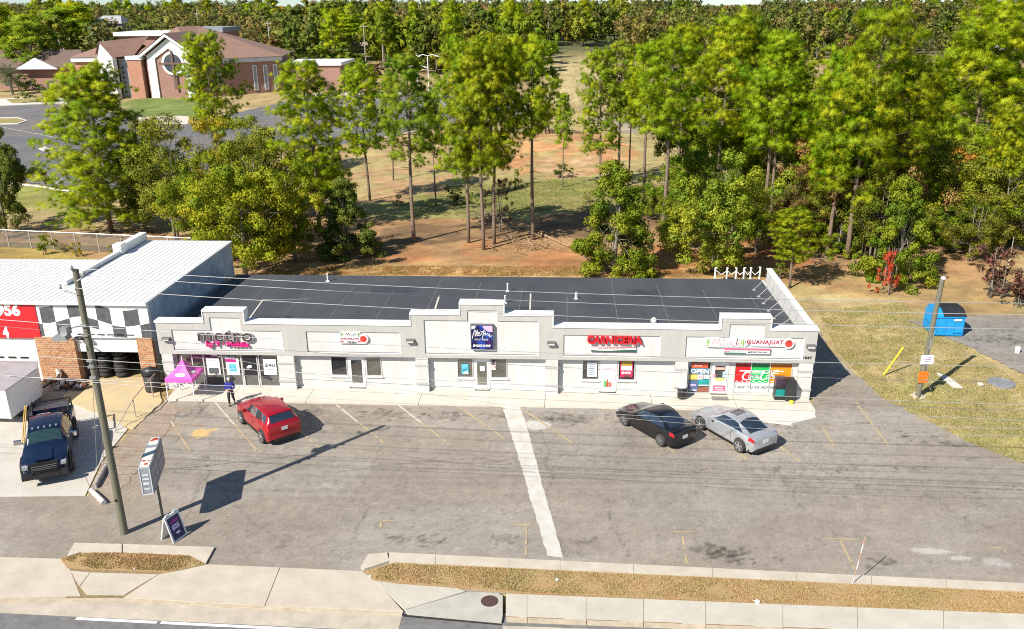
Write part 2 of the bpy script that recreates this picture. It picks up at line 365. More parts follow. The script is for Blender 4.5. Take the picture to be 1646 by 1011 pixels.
# ------------------------------------------------------------------ asphalt lot, a fine sheet with its own wear
def asphalt(name, P, x0, x1, y0, y1, st, z, stains, pale, base, ragged=.25):
    X, Y = np.meshgrid(np.arange(x0, x1, st), np.arange(y0, y1, st)); sh = X.shape
    x, y = X.ravel(), Y.ravel()
    a = fbm(x/3.5, y/3.5, 41, 4); b = fbm(x/1.1, y/1.1, 43, 4); g = fbm(x/.28, y/.28, 47, 3); s_ = fbm(x/6, y/.55, 53, 4)
    col = np.array(base)[None]*(.74+.26*a+.26*b)[:, None]
    col = col*(.84+.32*s_)[:, None]
    sp_ = vnoise(x/.16, y/.16, 83); col = col*(1-.30*sstep(.86, .95, sp_)+.22*sstep(.9, .97, vnoise(x/.15, y/.15, 89)))[:, None]
    brown = sstep(.42, .62, fbm(x/7, y/4, 59, 3))[:, None]
    col = col*(1-.35*brown)+np.array([.235, .19, .145])*.35*brown
    col = col*(1-.12*sstep(.60, .75, b)[:, None])
    # cracks
    r1 = np.abs(fbm(x/2.6, y/2.6, 61, 4)-.5); r2 = np.abs(fbm(x/1.5+9, y/3.3, 67, 4)-.5)
    ck = np.maximum(1-sstep(.0, .010, r1), .8*(1-sstep(.0, .007, r2)))*sstep(.45, .6, fbm(x/5, y/5, 71, 2))
    col = col*(1-.20*ck[:, None])
    for (ax, ay), (bx_, by_) in [(G(*p), G(*q)) for p, q in (((870,690),(905,893)),((340,720),(300,860)),((520,760),(760,735)),((760,735),(1060,760)),((1060,760),(1640,735)),((980,800),(1010,895)),((1250,735),(1300,830)),((600,735),(560,900)),((460,880),(300,740)),((1100,640),(1420,800)))]:
        L_ = math.hypot(bx_-ax, by_-ay); ux, uy = (bx_-ax)/L_, (by_-ay)/L_; t_ = (x-ax)*ux+(y-ay)*uy; e_ = (x-ax)*-uy+(y-ay)*ux+(fbm(t_/1.3, t_*0+ax, 7, 4)-.5)*1.1
        col = col*(1-.26*((1-sstep(.02, .07, np.abs(e_)))*((t_ > 0) & (t_ < L_)))[:, None])
    # tyre tracks that run along the lot
    for yy, wv, am in ((37.2, .25, .20), (36.6, .18, .16), (35.9, .2, .14), (33.4, .5, .07), (38.0, .15, .16)):
        tr = np.exp(-((y-yy-.5*np.sin(x/9))/wv)**2)*sstep(.35, .65, s_)
        col = col*(1-am*tr[:, None])
    dr = np.random.RandomState(12); wob = (g-.5)*1.1+(b-.5)*.8
    for px, py, rx, ry, am in stains:
        sx, sy = G(px, py); w_ = (np.abs(x-sx) < rx*2.6) & (np.abs(y-sy) < ry*3.2+.5); X1, Y1 = x[w_], y[w_]; k = np.zeros(len(X1))
        d = np.sqrt(((X1-sx)/rx)**2+((Y1-sy)/ry)**2)+wob[w_]*1.2; k = np.maximum(k, .22*(1-sstep(.2, 1.1, d)))
        for q in range(int(10+26*rx*ry/.4)):
            ox, oy = sx+dr.normal()*rx*.62, sy+dr.normal()*ry*.62; r1 = dr.uniform(.04, .14)*(.7+.5*min(1, rx)); r2 = r1*dr.uniform(.4, .9)
            d = np.sqrt(((X1-ox)/r1)**2+((Y1-oy)/r2)**2)+wob[w_]; k = np.maximum(k, dr.uniform(.5, 1)*(1-sstep(.5, 1.15, d)))
        col[w_] = col[w_]*(1-am*.95*np.minimum(k, .8))[:, None]
    for px, py, rx, ry, cc, am in pale:
        sx, sy = G(px, py); d = np.sqrt(((x-sx)/rx)**2+((y-sy)/ry)**2)+(b-.5)*1.6+(g-.5)
        k = am*(1-sstep(.6, 1.0, d))[:, None]; col = col*(1-k)+np.array(cc)*k
    col = col*(.86+.28*g[:, None])
    q = inpoly(x+(b-.5)*ragged*2+(g-.5)*ragged*.6, y+(a-.5)*ragged*2, P).reshape(sh)
    idx = np.arange(x.size).reshape(sh)
    keep = q[:-1, :-1] & q[:-1, 1:] & q[1:, :-1] & q[1:, 1:]
    F = np.stack([idx[:-1, :-1], idx[:-1, 1:], idx[1:, 1:], idx[1:, :-1]], -1)[keep]
    used, inv = np.unique(F, return_inverse=True)
    zc = z+.012*(a-.5)
    me = npmesh(name, np.stack([x, y, zc], 1)[used], inv.reshape(-1, 4), {'Col': col[used]})
    return tag(link(name, me, MATS.get('asphalt') or attr_mat('asphalt', rough=.92, fine=((220, .34), (60, .16)), bump=.3, bscale=45), smooth=True), kind='structure')
STAINS = [(308,664,1.0,.6,.55),(318,655,.5,.35,.5),(510,664,1.1,.55,.45),(621,666,1.3,.55,.6),(611,664,.7,.4,.5),(708,668,1.2,.55,.7),(812,669,1.3,.5,.55),(916,671,1.7,.7,.65),(905,675,1.0,.5,.5),
 (1240,678,1.5,.7,.5),(1270,688,.9,.5,.4),(1090,700,.8,.5,.3),(440,740,.9,.5,.25),(535,720,.35,.2,.4),(330,735,.3,.12,.6),
 (677,867,1.1,.35,.55),(640,862,.5,.2,.5),(700,871,.6,.2,.5),(820,866,.7,.4,.5),(836,874,.45,.2,.5),(936,871,.6,.25,.5),(1150,886,.9,.4,.75),(1180,888,.8,.35,.7),(1165,897,1.0,.3,.6),(1120,882,.5,.25,.5),(1195,905,.35,.12,.7),
 (1422,903,.5,.25,.6),(1405,912,.3,.15,.6),(1258,898,.25,.12,.6),(1477,701,1.1,.3,.75),(1540,713,1.2,.25,.7),(1465,752,1.0,.25,.6),(1350,757,.25,.25,.7),(1370,655,.7,.35,.4),(1380,680,.6,.15,.5),(1335,725,.5,.2,.3),
 (1000,800,3.0,.6,.12),(560,800,4.0,1.2,.14),(1250,790,4.5,1.0,.12),(460,860,1.4,.7,.16),(760,740,3.0,.5,.12)]
PALES = [(320,696,.5,.55,(.62,.42,.16),.9),(345,690,.3,.2,(.6,.42,.18),.8),(1500,886,1.1,.25,(.55,.52,.48),.6),(1545,897,.6,.2,(.55,.52,.48),.6),(1600,905,.7,.3,(.5,.48,.45),.5),(240,690,2.2,1.6,(.33,.25,.165),.75),(215,740,1.6,2.0,(.34,.265,.18),.7),(190,800,1.8,1.8,(.31,.25,.18),.6),(260,660,1.5,.6,(.30,.22,.14),.7),
 (855,683,.9,.5,(.55,.53,.49),.75),(300,850,2.4,.8,(.26,.22,.18),.4),(1175,690,1.4,.5,(.34,.29,.21),.5)]
LOTP = [(-33, 34.5), G(137,796), G(163,745), G(210,690), G(262,648), (-23.3, 45.3), (14.3, 45.6), (14.6, 46.6), (14.7, 58)]
LOTP += [G(*p) for p in ((1300,490),(1332,560),(1420,640),(1540,700),(1646,745))]+[(31, 35.0), (31, 28.2), (-33, 28.2)]
lot = asphalt('parking_lot', LOTP, -33, 31, 28.2, 58.2, .13, 0.0, STAINS, PALES, (.305, .272, .230))
lot2 = asphalt('side_lot', [G(1452,514),G(1560,507),G(1646,507),(34, 62.5),(48, 61),(48, 44),(31, 47),G(1646,603),G(1560,560)], 23, 48, 43, 64, .2, 0.012,
   [(1600,545,2.2,.7,.5),(1612,532,1.2,.5,.4),(1560,560,.6,.2,.5),(1640,550,2.5,.8,.5)], [(1500,552,1.5,.4,(.42,.36,.27),.6)], (.27, .25, .225))
CHL = [(0,290),(90,303),(140,309),(330,300),(530,248),(610,222),(740,195),(848,180),(848,166),(700,151),(610,146),(470,160),(330,192),(200,184),(110,168),(0,166)]
CHLW = [(-150, 100)]+[G(*p) for p in CHL]+[(-200, 215)]
clot = asphalt('church_lot', CHLW, -200, 5, 92, 240, .9, .05, [], [], (.15, .15, .155), ragged=.05)

# painted lines -----------------------------------------------------------
def line_px(mb, a, b, w, z=.012, broken=0.0, mi=0, seed=0):
    A, B = Vector(G(*a)), Vector(G(*b)); d = (B-A); L_ = d.length; d.normalize(); q = Vector((-d.y, d.x))*w/2
    rnd = random.Random(seed); k = max(1, int(L_/.16))
    for i in range(k):
        if rnd.random() < broken: continue
        p0, p1 = A+d*L_*i/k, A+d*L_*(i+1)/k
        e = .012*rnd.uniform(-1, 1)
        mb.add([(p0.x+q.x*(1+e), p0.y+q.y*(1+e), z), (p0.x-q.x, p0.y-q.y, z), (p1.x-q.x, p1.y-q.y, z), (p1.x+q.x*(1+e), p1.y+q.y*(1+e), z)], [(0, 1, 2, 3)], mi)
M_yel = mat('worn_yellow_paint', (.50, .38, .19), .85, col2=(.32, .265, .19), scale=2.2)
M_wht = mat('worn_white_paint', (.58, .54, .47), .85, col2=(.40, .35, .27), scale=1.2)
mb = MB()
sl = [((258,652),(306,725)),((346,647),(413,724)),((452,668),(520,725)),((541,651),(617,712)),((640,651),(722,714)),((737,653),(812,706)),((836,655),(920,712)),((1120,668),(1200,738)),((1323,688),(1342,718)),((1375,646),(1428,716)),((1030,690),(1085,728)),((1230,700),(1290,745))]
for i, (a, b) in enumerate(sl):
    mid = (a[0]+(b[0]-a[0])*.45, a[1]+(b[1]-a[1])*.45)
    line_px(mb, a, mid, .12, broken=.0 if i < 2 else .03, mi=1 if i in (0, 1, 3, 4) else 0, seed=i)
    line_px(mb, mid, b, .115, broken=.05, mi=0, seed=i+40)
for a, b in (((612,848),(613,838)),((612,838),(635,837)),((826,844),(866,843)),((846,843),(845,893)),((1082,855),(1120,855)),((1096,855),(1104,906)),((1325,866),(1377,867)),((1350,867),(1374,916)),((1592,880),(1612,882)),((1612,882),(1624,897))):
    line_px(mb, a, b, .10, broken=.14, mi=0, seed=int(a[0]))
tag(mb.build('lot_lines', [M_yel, M_wht]), kind='structure')
M_conc = mat('concrete', (.50, .44, .35), .9, var=.16, scale=1.3, bump=.15)
M_conc2 = mat('pale_concrete', (.60, .57, .52), .9, var=.13, scale=1.6, bump=.12)
M_conc3 = mat('grey_concrete', (.42, .40, .345), .9, var=.16, scale=1.2, bump=.15)
mb = MB()
def ragged(P, amp, st, seed):
    o = []; n = len(P); rnd = random.Random(seed)
    for i in range(n):
        a, b = Vector(P[i]), Vector(P[(i+1) % n]); k = max(1, int((b-a).length/st)); q = Vector((-(b-a).y, (b-a).x)).normalized()
        for j in range(k):
            p = a+(b-a)*j/k+q*rnd.uniform(-amp, amp); o.append((p.x, p.y))
    return o
mb.sheet(ragged([G(*p) for p in ((807,653),(836,653),(848,690),(872,780),(905,897),(880,893),(852,800),(829,720))], .03, .25, 3), .008)
tag(mb.build('concrete_strip', mat('strip_concrete', (.62, .60, .55), .9, col2=(.45, .42, .36), scale=1.2)), kind='structure')
mbx = MB()
mbx.add(*[[(p[0], p[1], .009) for p in [G(930,652), G(1010,652), G(1012,657), G(932,657)]], [(0, 3, 2, 1)]])
tag(mbx.build('accessible_marking', mat('faded_teal_paint', (.20, .33, .34), .85, var=.25, scale=3), fix=True), kind='structure')

# ------------------------------------------------------------------ pavement by the shops
mb = MB()
segs = [(-23.4, -19.6), (-19.57, -15.0), (-14.97, -8.35), (-8.32, -1.0), (-.97, 5.2), (5.23, 10.0), (10.03, 14.35)]
for a, b in segs: mb.box(a, b, 44.85+.02*math.sin(a*3), 47.4, -.05, .13)
tag(mb.build('shop_pavement', mat('pavement_concrete', (.60, .57, .50), .9, var=.13, scale=.9, bump=.12, col2=(.50, .45, .37))), kind='structure')
mb = MB()
mb.prism([(9.6, 45.3), (14.35, 45.3), (14.2, 44.2), (12.6, 43.2), (11.0, 43.6)], -.04, [.128, .128, .03, .012, .02])
tag(mb.build('pavement_ramp', M_conc2), kind='structure')

# ------------------------------------------------------------------ street edge
def pl(pts): return [G(*p) for p in pts]
mb = MB()
# long concrete ledge in slabs
top = lambda x: 891.0+(x-625)*(941.0-891)/(1646-625)
bot = lambda x: 906+(x-635)*(953.5-906)/(1646-635)
xs = [625, 700, 818, 900, 1018, 1145, 1280, 1400, 1520, 1646, 1760, 1880, 2000, 2140, 2280, 2420]
mb.prism(pl([(592,894),(622,891.2),(626,905),(585,918),(580,914)]), -.05, .11)
for a, b in zip(xs[:-1], xs[1:]):
    mb.prism(pl([(a+.5, top(a)), (b, top(b)), (b, bot(b)), (a+.5, bot(a))]), -.05, .11)
for P in (((120,875),(196,877),(196,890),(130,890),(108,897)), ((198,877),(345,882),(331,908),(306,895),(198,890))): mb.prism(pl(P), -.05, .09)
tag(mb.build('concrete_ledge', mat('ledge_concrete', (.55, .50, .41), .9, col2=(.44, .38, .30), scale=1.1, bump=.2)), kind='structure')
mb = MB()
mb.prism(pl([(585,920),(635,906.5),(1646,954),(2420,990),(2420,1022),(1646,991),(1330,977),(1060,963),(860,957),(760,948),(600,935)]), -.05, .075)
mb.prism(pl([(97,900),(132,891),(200,890.5),(305,895),(330,908),(270,921),(150,917),(108,915)]), -.05, .07)
tag(mb.build('verge', mat('dry_verge', (.38, .29, .14), .95, col2=(.38, .22, .10), scale=.7, bump=.8, bscale=12, detail=9)), kind='structure')
mb = MB()
# driveway slabs
for P in (((-60,895),(0,897),(98,900),(112.5,917),(130,960),(0,962),(-60,963)), ((113,919),(145,922),(128,944)), ((146,922),(255,925),(226,942),(199,958.5),(140,958),(129,945)),
          ((256,925),(300,917),(334,909),(449.5,914),(425.5,975),(200,962)), ((451,914),(582,920),(604,936),(648,984),(427,975))):
    mb.prism(pl(P), -.05, .06)
mb.prism(pl([(-60,898),(98,902),(330,910),(582,922),(600,938),(646,983),(424,974),(200,960),(-60,961)]), -.06, .045, 1)
tag(mb.build('driveway', [mat('driveway_concrete', (.55, .49, .395), .9, col2=(.44, .38, .30), scale=.8, bump=.15), mat('joint_dirt', (.26, .19, .10), .95, var=.3, scale=5)]), kind='structure')
mb = MB()
mb.prism(pl([(813,957),(1650,990),(2420,1020),(2420,1053),(1440,1017),(813,993)]), -.06, .075, 1)
sx = [813, 847, 942, 1034, 1134, 1258, 1378, 1516, 1650, 1790, 1930, 2080, 2240, 2420]
ft = lambda x: 955+(x-813)*(988-955)/(1650-813); fb = lambda x: 993+(x-813)*(1017-993)/(1440-813)
for a, b in zip(sx[:-1], sx[1:]):
    mb.prism(pl([(a+.5, ft(a)+2), (b-.3, ft(b)+2), (b-.3, fb(b)), (a+.5, fb(a))]), -.05, .09)
mb.prism(pl([(602,936),(640,941),(735,948),(748,953),(652,982)]), -.05, .08)
tag(mb.build('street_pavement', [mat('street_pavement_concrete', (.54, .50, .42), .9, col2=(.44, .41, .34), scale=.9, bump=.15), MATS['joint_dirt']]), kind='structure')
mb = MB()
mb.prism(pl([(752,954),(800,956),(808,960),(808,992),(806,1002),(655,988),(652,983)]), -.05, .085)
tag(mb.build('drain_slab', M_conc3), kind='structure')
mb = MB()
mb.prism(pl([(648,986),(806,1001),(806,1004),(648,990)]), -.2, -.01)
mb.prism(pl([(648,990),(806,1004),(800,1030),(640,1018)]), -.2, -.04, 1)
tag(mb.build('gutter', [mat('drain_dark', (.02, .02, .02), .9), M_conc]), kind='structure')
mb = MB()                                     # kerb face, gutter apron and carriageway
mb.prism(pl([(-60,962),(0,962),(200,962),(424,975),(648,984),(646,989),(424,979),(200,966),(0,967),(-60,968)]), -.1, .03)
for a, b in zip(sx[:-1], sx[1:]): mb.prism(pl([(a+1, fb(a)+.5), (b, fb(b)+.5), (b, fb(b)+6), (a+1, fb(a)+6)]), -.1, .05)
tag(mb.build('kerb', mat('kerb_concrete', (.56, .48, .36), .9, col2=(.38, .31, .22), scale=2)), kind='structure')
mb = MB()
mb.prism(pl([(-60,968.5),(0,967.5),(200,966.5),(424,979.5),(646,989.5),(640,1014),(424,1004),(120,990),(0,984),(-60,982)]), -.2, -.022)
mb.prism(pl([(808,1005),(1440,1026),(2420,1062),(2420,1078),(1440,1040),(808,1020)]), -.2, -.022)
tag(mb.build('gutter_apron', mat('gutter_concrete', (.46, .40, .32), .9, var=.18, scale=1.2, bump=.2)), kind='structure')
mb = MB(); mb.box(-60, 60, 10, 27.1, -.25, -.035)
tag(mb.build('road', mat('road_asphalt', (.165, .16, .155), .9, var=.25, scale=2.2, bump=.3)), kind='structure')
mb = MB(); line_px(mb, (122,993), (660,1019), .14, z=-.03, broken=.02)
mb.prism(pl([(640,1020),(700,1023),(700,1030),(640,1027)]), -.031, -.029)
tag(mb.build('road_line', mat('white_line_paint', (.78, .78, .76), .8, var=.12, scale=5)), kind='structure')

# ------------------------------------------------------------------ workshop apron on the left
mb = MB()
mb.prism(pl([(-120,690),(30,640),(120,632),(205,690),(163,742),(137,797),(-120,800)]), -.05, .02)
tag(mb.build('workshop_apron', mat('apron_concrete', (.56, .53, .47), .9, col2=(.46, .42, .36), scale=.6, bump=.12)), kind='structure')
mb = MB()
mb.prism(ragged(pl([(100,640),(126,612),(246,606),(262,645),(215,690),(180,676),(130,655)]), .06, .5, 8), -.05, .05)
tag(mb.build('sandy_ramp', mat('sandy_concrete', (.58, .44, .215), .92, col2=(.44, .37, .25), scale=.7, bump=.25)), kind='structure')
mb = MB()
mb.prism(pl([(-160,640),(0,640),(60,618),(130,614),(118,640),(40,660),(-160,700)]), -.05, .03)
tag(mb.build('yard', mat('yard_concrete', (.27, .245, .21), .92, var=.2, scale=.8, bump=.25)), kind='structure')
mb = MB()
mb.prism(ragged(pl([(262,646),(217,690),(168,742),(150,800),(175,812),(220,760),(262,700),(285,662),(278,650)]), .15, .4, 5), -.05, .016)
tag(mb.build('dirt_strip', mat('brown_dirt', (.37, .305, .235), .95, col2=(.25, .19, .135), scale=1.4, bump=.6, detail=9)), kind='structure')

# church lot: stall lines, kerb and islands
mb = MB()
rows = [((520,208),(560,190),.0),]
for i in range(9):
    mb_a = (503+i*9, 211-i*5.5); line_px(mb, mb_a, (mb_a[0]+33, mb_a[1]+5), .16, z=.075)
for i in range(11):
    a = (575+i*10, 171+i*.9); line_px(mb, a, (a[0]+17, a[1]+9), .16, z=.075)
for i in range(12):
    a = (600+i*18, 156+i*1.2); line_px(mb, a, (a[0]+8, a[1]+6), .16, z=.075)
for i in range(5):
    a = (5+i*26, 205+i*5); line_px(mb, a, (a[0]+28, a[1]+6), .14, z=.075)
for i in range(5):
    a = (90+i*24, 296-i*2); line_px(mb, a, (a[0]+10, a[1]-9), .14, z=.075)
tag(mb.build('church_lot_lines', mat('lot_line_paint', (.62, .62, .60), .85)), kind='structure')
mb = MB()
kp = [G(*p) for p in ((530,251),(610,224.5),(740,197),(848,182))]
mb.tube([(p[0], p[1], .12) for p in kp], .14, 4)
kp = [G(*p) for p in ((-20,293),(60,301),(130,312),(165,318))]
mb.tube([(p[0], p[1], .12) for p in kp], .14, 4)
mb.prism(pl([(-30,190),(30,190),(45,195),(30,200),(-30,203)]), -.05, .2)
mb.prism(pl([(62,240),(72,236),(82,240),(71,244)]), -.05, .12)
mb.prism(pl([(-10,160),(40,158),(112,160),(108,166),(0,171),(-10,171)]), -.05, .18)
tag(mb.build('church_kerb', M_conc2), kind='structure')
mb = MB()
mb.prism(pl([(-30,192),(28,192),(40,195),(28,199),(-30,201)]), .0, .26)
mb.prism(pl([(10,161),(50,159),(95,161),(85,165),(20,167)]), .0, .25)
tag(mb.build('island_turf', mat('island_turf', (.30, .25, .08), .95, var=.3, scale=1.5)), kind='structure')
mb = MB(); mb.prism(pl([(222,189),(290,187),(350,193),(300,200),(225,199)]), 0, .14); mb.prism(pl([(470,152),(620,146),(720,150),(720,155),(600,152),(470,158)]), 0, .14)
tag(mb.build('church_path', mat('church_path_concrete', (.60, .53, .43), .9, var=.1)), kind='structure')
# ------------------------------------------------------------------ strip mall
M_fas = mat('grey_stucco', (.47, .46, .425), .9, col2=(.395, .388, .36), scale=1.6, bump=.25, bscale=60, streak=(1.4, 1, .35), detail=9)
M_pan = mat('cream_stucco', (.575, .57, .55), .9, var=.09, scale=1.5, bump=.2, bscale=60, streak=(1.5, 1, .3), detail=9)
M_wall = mat('cream_paint', (.55, .54, .515), .85, var=.11, scale=1.5, bump=.2, bscale=30, streak=(1.6, 1, .35), detail=9)
M_white = mat('white_paint', (.73, .725, .71), .6, var=.04, scale=2)
M_alu = mat('aluminium', (.62, .62, .60), .45, metal=.3, var=.06)
M_glass = mat('dark_glass', (.028, .03, .03), .04, spec=1.0, var=.5, scale=.7); M_glass.node_tree.nodes['Principled BSDF'].inputs['IOR'].default_value = 1.9
M_glass2 = mat('reflection_glass', (.075, .078, .062), .06, spec=1.0, var=.45, scale=.9); M_glass2.node_tree.nodes['Principled BSDF'].inputs['IOR'].default_value = 2.0  # lighter mottled colour stands in for streaks of reflection
M_roof = mat('roof_membrane', (.075, .080, .086), .75, col2=(.046, .052, .062), scale=.35, bump=.15, bscale=8, streak=(1, .35, 1), detail=9)
M_seam = mat('roof_seam', (.13, .135, .14), .8, var=.3, scale=2)
M_band = mat('grey_moulding', (.40, .40, .39), .85, var=.06)
M_black = mat('black_plastic', (.018, .018, .02), .45)
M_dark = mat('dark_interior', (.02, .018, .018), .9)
YF, YW, XL, XR = 46.4, 46.75, -24.12, 14.45
mall = empty('strip_mall', (-4.8, 46.4, 0), 'long low cream strip mall with a grey stepped parapet and flat black roof', 'building')
def cellwall(name, xs, zs, depth, yb, mats, parent, mi=None):
    mb = MB(); nxx, nzz = len(xs)-1, len(zs)-1
    D = [[depth((xs[i]+xs[i+1])/2, (zs[j]+zs[j+1])/2) for j in range(nzz)] for i in range(nxx)]
    g = lambda i, j: D[i][j] if 0 <= i < nxx and 0 <= j < nzz else None
    for i in range(nxx):
        for j in range(nzz):
            d = D[i][j]
            if d is None: continue
            x0, x1, z0, z1 = xs[i], xs[i+1], zs[j], zs[j+1]
            mb.add([(x0,d,z0),(x1,d,z0),(x1,d,z1),(x0,d,z1)], [(0,1,2,3)], mi(d) if mi else 0)
            for di, dj in ((1,0),(-1,0),(0,1),(0,-1)):
                e = g(i+di, j+dj); e = yb if e is None else e
                if e > d:
                    if di: 
                        x = x1 if di > 0 else x0; q = [(x,d,z0),(x,e,z0),(x,e,z1),(x,d,z1)]; f = (0,1,2,3) if di > 0 else (3,2,1,0)
                    else:
                        z = z1 if dj > 0 else z0; q = [(x0,d,z),(x1,d,z),(x1,e,z),(x0,e,z)]; f = (0,1,2,3) if dj > 0 else (3,2,1,0)
                    mb.add(q, [f])
    return mb.build(name, mats, parent)
# parapet steps: (x0, x1, z)
STEP = [(XL, -21.15, 4.36), (-21.15, -18.72, 5.08), (-18.72, -8.82, 4.36), (-8.82, -5.93, 5.06), (-5.93, -3.40, 5.72), (-3.40, -.58, 5.06), (-.58, 9.02, 4.36), (9.02, 11.78, 5.06), (11.78, XR, 4.36)]
def px_x(p, Y=YF): return AT(p[0], p[1], Y)
PAN = []
for a, b, bump in (((276.8,528.5),(453,559.5),(338,387)), ((492.3,530.8),(643,561.4),None), ((682,517.2),(865,563.5),(751,799.4)), ((905.7,536),(1061,567.5),None), ((1102.3,538.5),(1291.7,571.6),(1172,1229))):
    x0 = px_x((a[0], (a[1]+b[1])/2))[0]; x1 = px_x((b[0], (a[1]+b[1])/2))[0]; z1, z0 = px_x(a)[1], px_x(b)[1]
    PAN.append([x0, x1, z0, z1]+([px_x((bump[0], a[1]))[0], px_x((bump[1], a[1]))[0]] if bump else []))
for p in PAN: p[2] = 2.62
PAN[2][3] = 4.72; 
for i in (0, 1, 3, 4): PAN[i][3] = 3.92
BUMP = {0: 4.72, 2: 5.36, 4: 4.70}
def panel_at(x, z):
    for i, p in enumerate(PAN):
        if p[0] < x < p[1] and p[2] < z < p[3]: return i
        if len(p) > 4 and p[4] < x < p[5] and p[3] <= z < BUMP[i]: return i
    return None
SOF = 2.36
xs = sorted({round(v, 4) for s_ in STEP for v in s_[:2]} | {round(v, 4) for p in PAN for v in (p[:2]+p[4:])})
zs = sorted({SOF, 4.36, 5.06, 5.08, 5.72} | {round(v, 4) for p in PAN for v in p[2:4]} | set(BUMP.values()))
def fdepth(x, z):
    zt = [s_[2] for s_ in STEP if s_[0] <= x <= s_[1]][0]
    if z > zt: return None
    return YF+.07 if panel_at(x, z) is not None else YF
fas = cellwall('fascia', xs, zs, fdepth, YW+.25, [M_fas, M_pan], mall, mi=lambda d: 1 if d > YF+.01 else 0)
mb = MB()
for x0, x1, z in STEP: mb.box(x0, x1, YW-.0, YW+.25, 3.0, z-.002)
mb.build('parapet_back', M_white, mall)
mb = MB()
for i, (x0, x1, z) in enumerate(STEP):
    zl = STEP[i-1][2] if i else 0; zr = STEP[i+1][2] if i+1 < len(STEP) else 0
    mb.box(x0-(.05 if z > zl else 0), x1+(.05 if z > zr else 0), YF-.05, YW+.31, z, z+.11)
    if zl and zl > z: pass
for i in range(len(STEP)-1):                # white edges of the steps
    a, b = STEP[i], STEP[i+1]; x = a[1]; lo, hi = min(a[2], b[2]), max(a[2], b[2])
    if a[2] > b[2]: mb.box(x, x+.05, YF-.045, YW+.3, lo+.11, hi)
    else: mb.box(x-.05, x, YF-.045, YW+.3, lo+.11, hi)
mb.build('coping', M_white, mall)
# white strips painted as sunlit reveals, bottom and right of the sunk panels
mb = MB()
for i, p in enumerate(PAN):
    mb.box(p[0], p[1], YF-.008, YF+.068, p[2]-.05, p[2]+.0); mb.box(p[1], p[1]+.045, YF-.008, YF+.068, p[2]-.05, p[3])
mb.build('sunlit_lip', M_white, mall)
mb = MB(); mb.box(XL, XR, YF+.02, YW, SOF-.02, SOF-.004); mb.build('soffit', M_fas, mall)
# lower wall with openings
def box_px(a, b, Y=YW):
    xm = (a[1]+b[1])/2
    return [AT(a[0], xm, Y)[0], AT(b[0], xm, Y)[0], AT((a[0]+b[0])/2, b[1], Y)[1], AT((a[0]+b[0])/2, a[1], Y)[1]]
WIN = {'w2l': [-13.86, -12.86, .95, 2.22], 'w2r': [-11.72, -10.78, .95, 2.22], 'w3l': [-6.25, -5.28, .95, 2.24], 'w3r': [-4.24, -3.25, .95, 2.24],
       'w4l': [1.16, 2.16, .95, 2.24], 'w4r': [3.28, 4.28, .95, 2.24], 'open': [7.36, 8.68, .22, 2.24]}
DOOR = {'d2': [-12.80, -11.80, .14, 2.2], 'd3': [-5.22, -4.30, .14, 2.2], 'd4': [2.22, 3.22, .14, 2.2], 'd5': [8.75, 9.68, .14, 2.2]}
METRO = [-23.35, -17.0]; COCA = [10.02, 13.35]
allr = list(WIN.values())+list(DOOR.values())+[METRO+[.14, 2.3], COCA+[.3, 2.24]]
xs = sorted({XL+.03, XR-.03} | {v for r_ in allr for v in r_[:2]}); zs = sorted({0.0, SOF} | {v for r_ in allr for v in r_[2:]})
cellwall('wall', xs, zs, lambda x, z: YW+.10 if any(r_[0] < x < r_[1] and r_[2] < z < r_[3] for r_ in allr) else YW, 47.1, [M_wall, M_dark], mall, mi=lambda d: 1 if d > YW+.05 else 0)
mb = MB(); mb.box(-16.9, XR-.8, YW-.03, YW, .13, .24); mb.build('plinth', mat('plinth_paint', (.55, .53, .48), .9, var=.12), mall)
# side and back walls
mb = MB(); mb.box(14.15, 14.42, YW+.26, 58.3, -.1, 4.34); mb.build('side_wall', M_wall, mall)
mb = MB(); mb.box(14.10, 14.47, YW+.31, 58.35, 4.34, 4.43); mb.build('parapet_coping', M_white, mall)
mb = MB(); mb.box(-24.2, 14.14, 59.5, 59.7, -.1, 3.0); mb.build('back_wall', M_wall, mall)
mb = MB(); mb.box(14.0, 14.4, 58.36, 59.9, -.1, 3.05); mb.build('rear_pier', M_wall, mall)
roofz = lambda y: 3.36-(y-47)/13*.26
mb = MB()
xl0, xl1 = XL+.01, -24.3
V = [(xl0, YW+.25, roofz(47)), (14.14, YW+.25, roofz(47)), (14.14, 59.95, roofz(59.95)), (xl1, 59.95, roofz(59.95))]
mb.add(V+[(v[0], v[1], v[2]-.2) for v in V], [(0,1,2,3),(7,6,5,4),(0,4,5,1),(1,5,6,2),(2,6,7,3),(3,7,4,0)])
roof = mb.build('roof', M_roof, mall)
def on_roof(px, py):
    d = ray(px, py); t = 30.0
    for _ in range(40):
        y = d.y*t; t = (roofz(y)-HC)/d.z
    return d.x*t, d.y*t
mb = MB()
def roof_line(mb, a, b, w, dz=.012):
    A, B = Vector(on_roof(*a)), Vector(on_roof(*b)); q = Vector((-(B-A).y, (B-A).x)).normalized()*w/2
    mb.add([(p.x, p.y, roofz(p.y)+dz) for p in (A+q, A-q, B-q, B+q)], [(0,1,2,3)])
for i_, x in enumerate(np.arange(-21.0, 14, 3.05)):
    xx = x+.15*math.sin(i_*7.1); y0, y1 = 47.2+.9*(i_ % 3), 59.8-1.3*((i_*5) % 4)
    sm = MB(); sm.add([(xx-.028, y0, roofz(y0)+.01), (xx+.028, y0, roofz(y0)+.01), (xx+.028, y1, roofz(y1)+.01), (xx-.028, y1, roofz(y1)+.01)], [(0,1,2,3)]); sm.build('seam', M_seam, roof)
mb = MB()
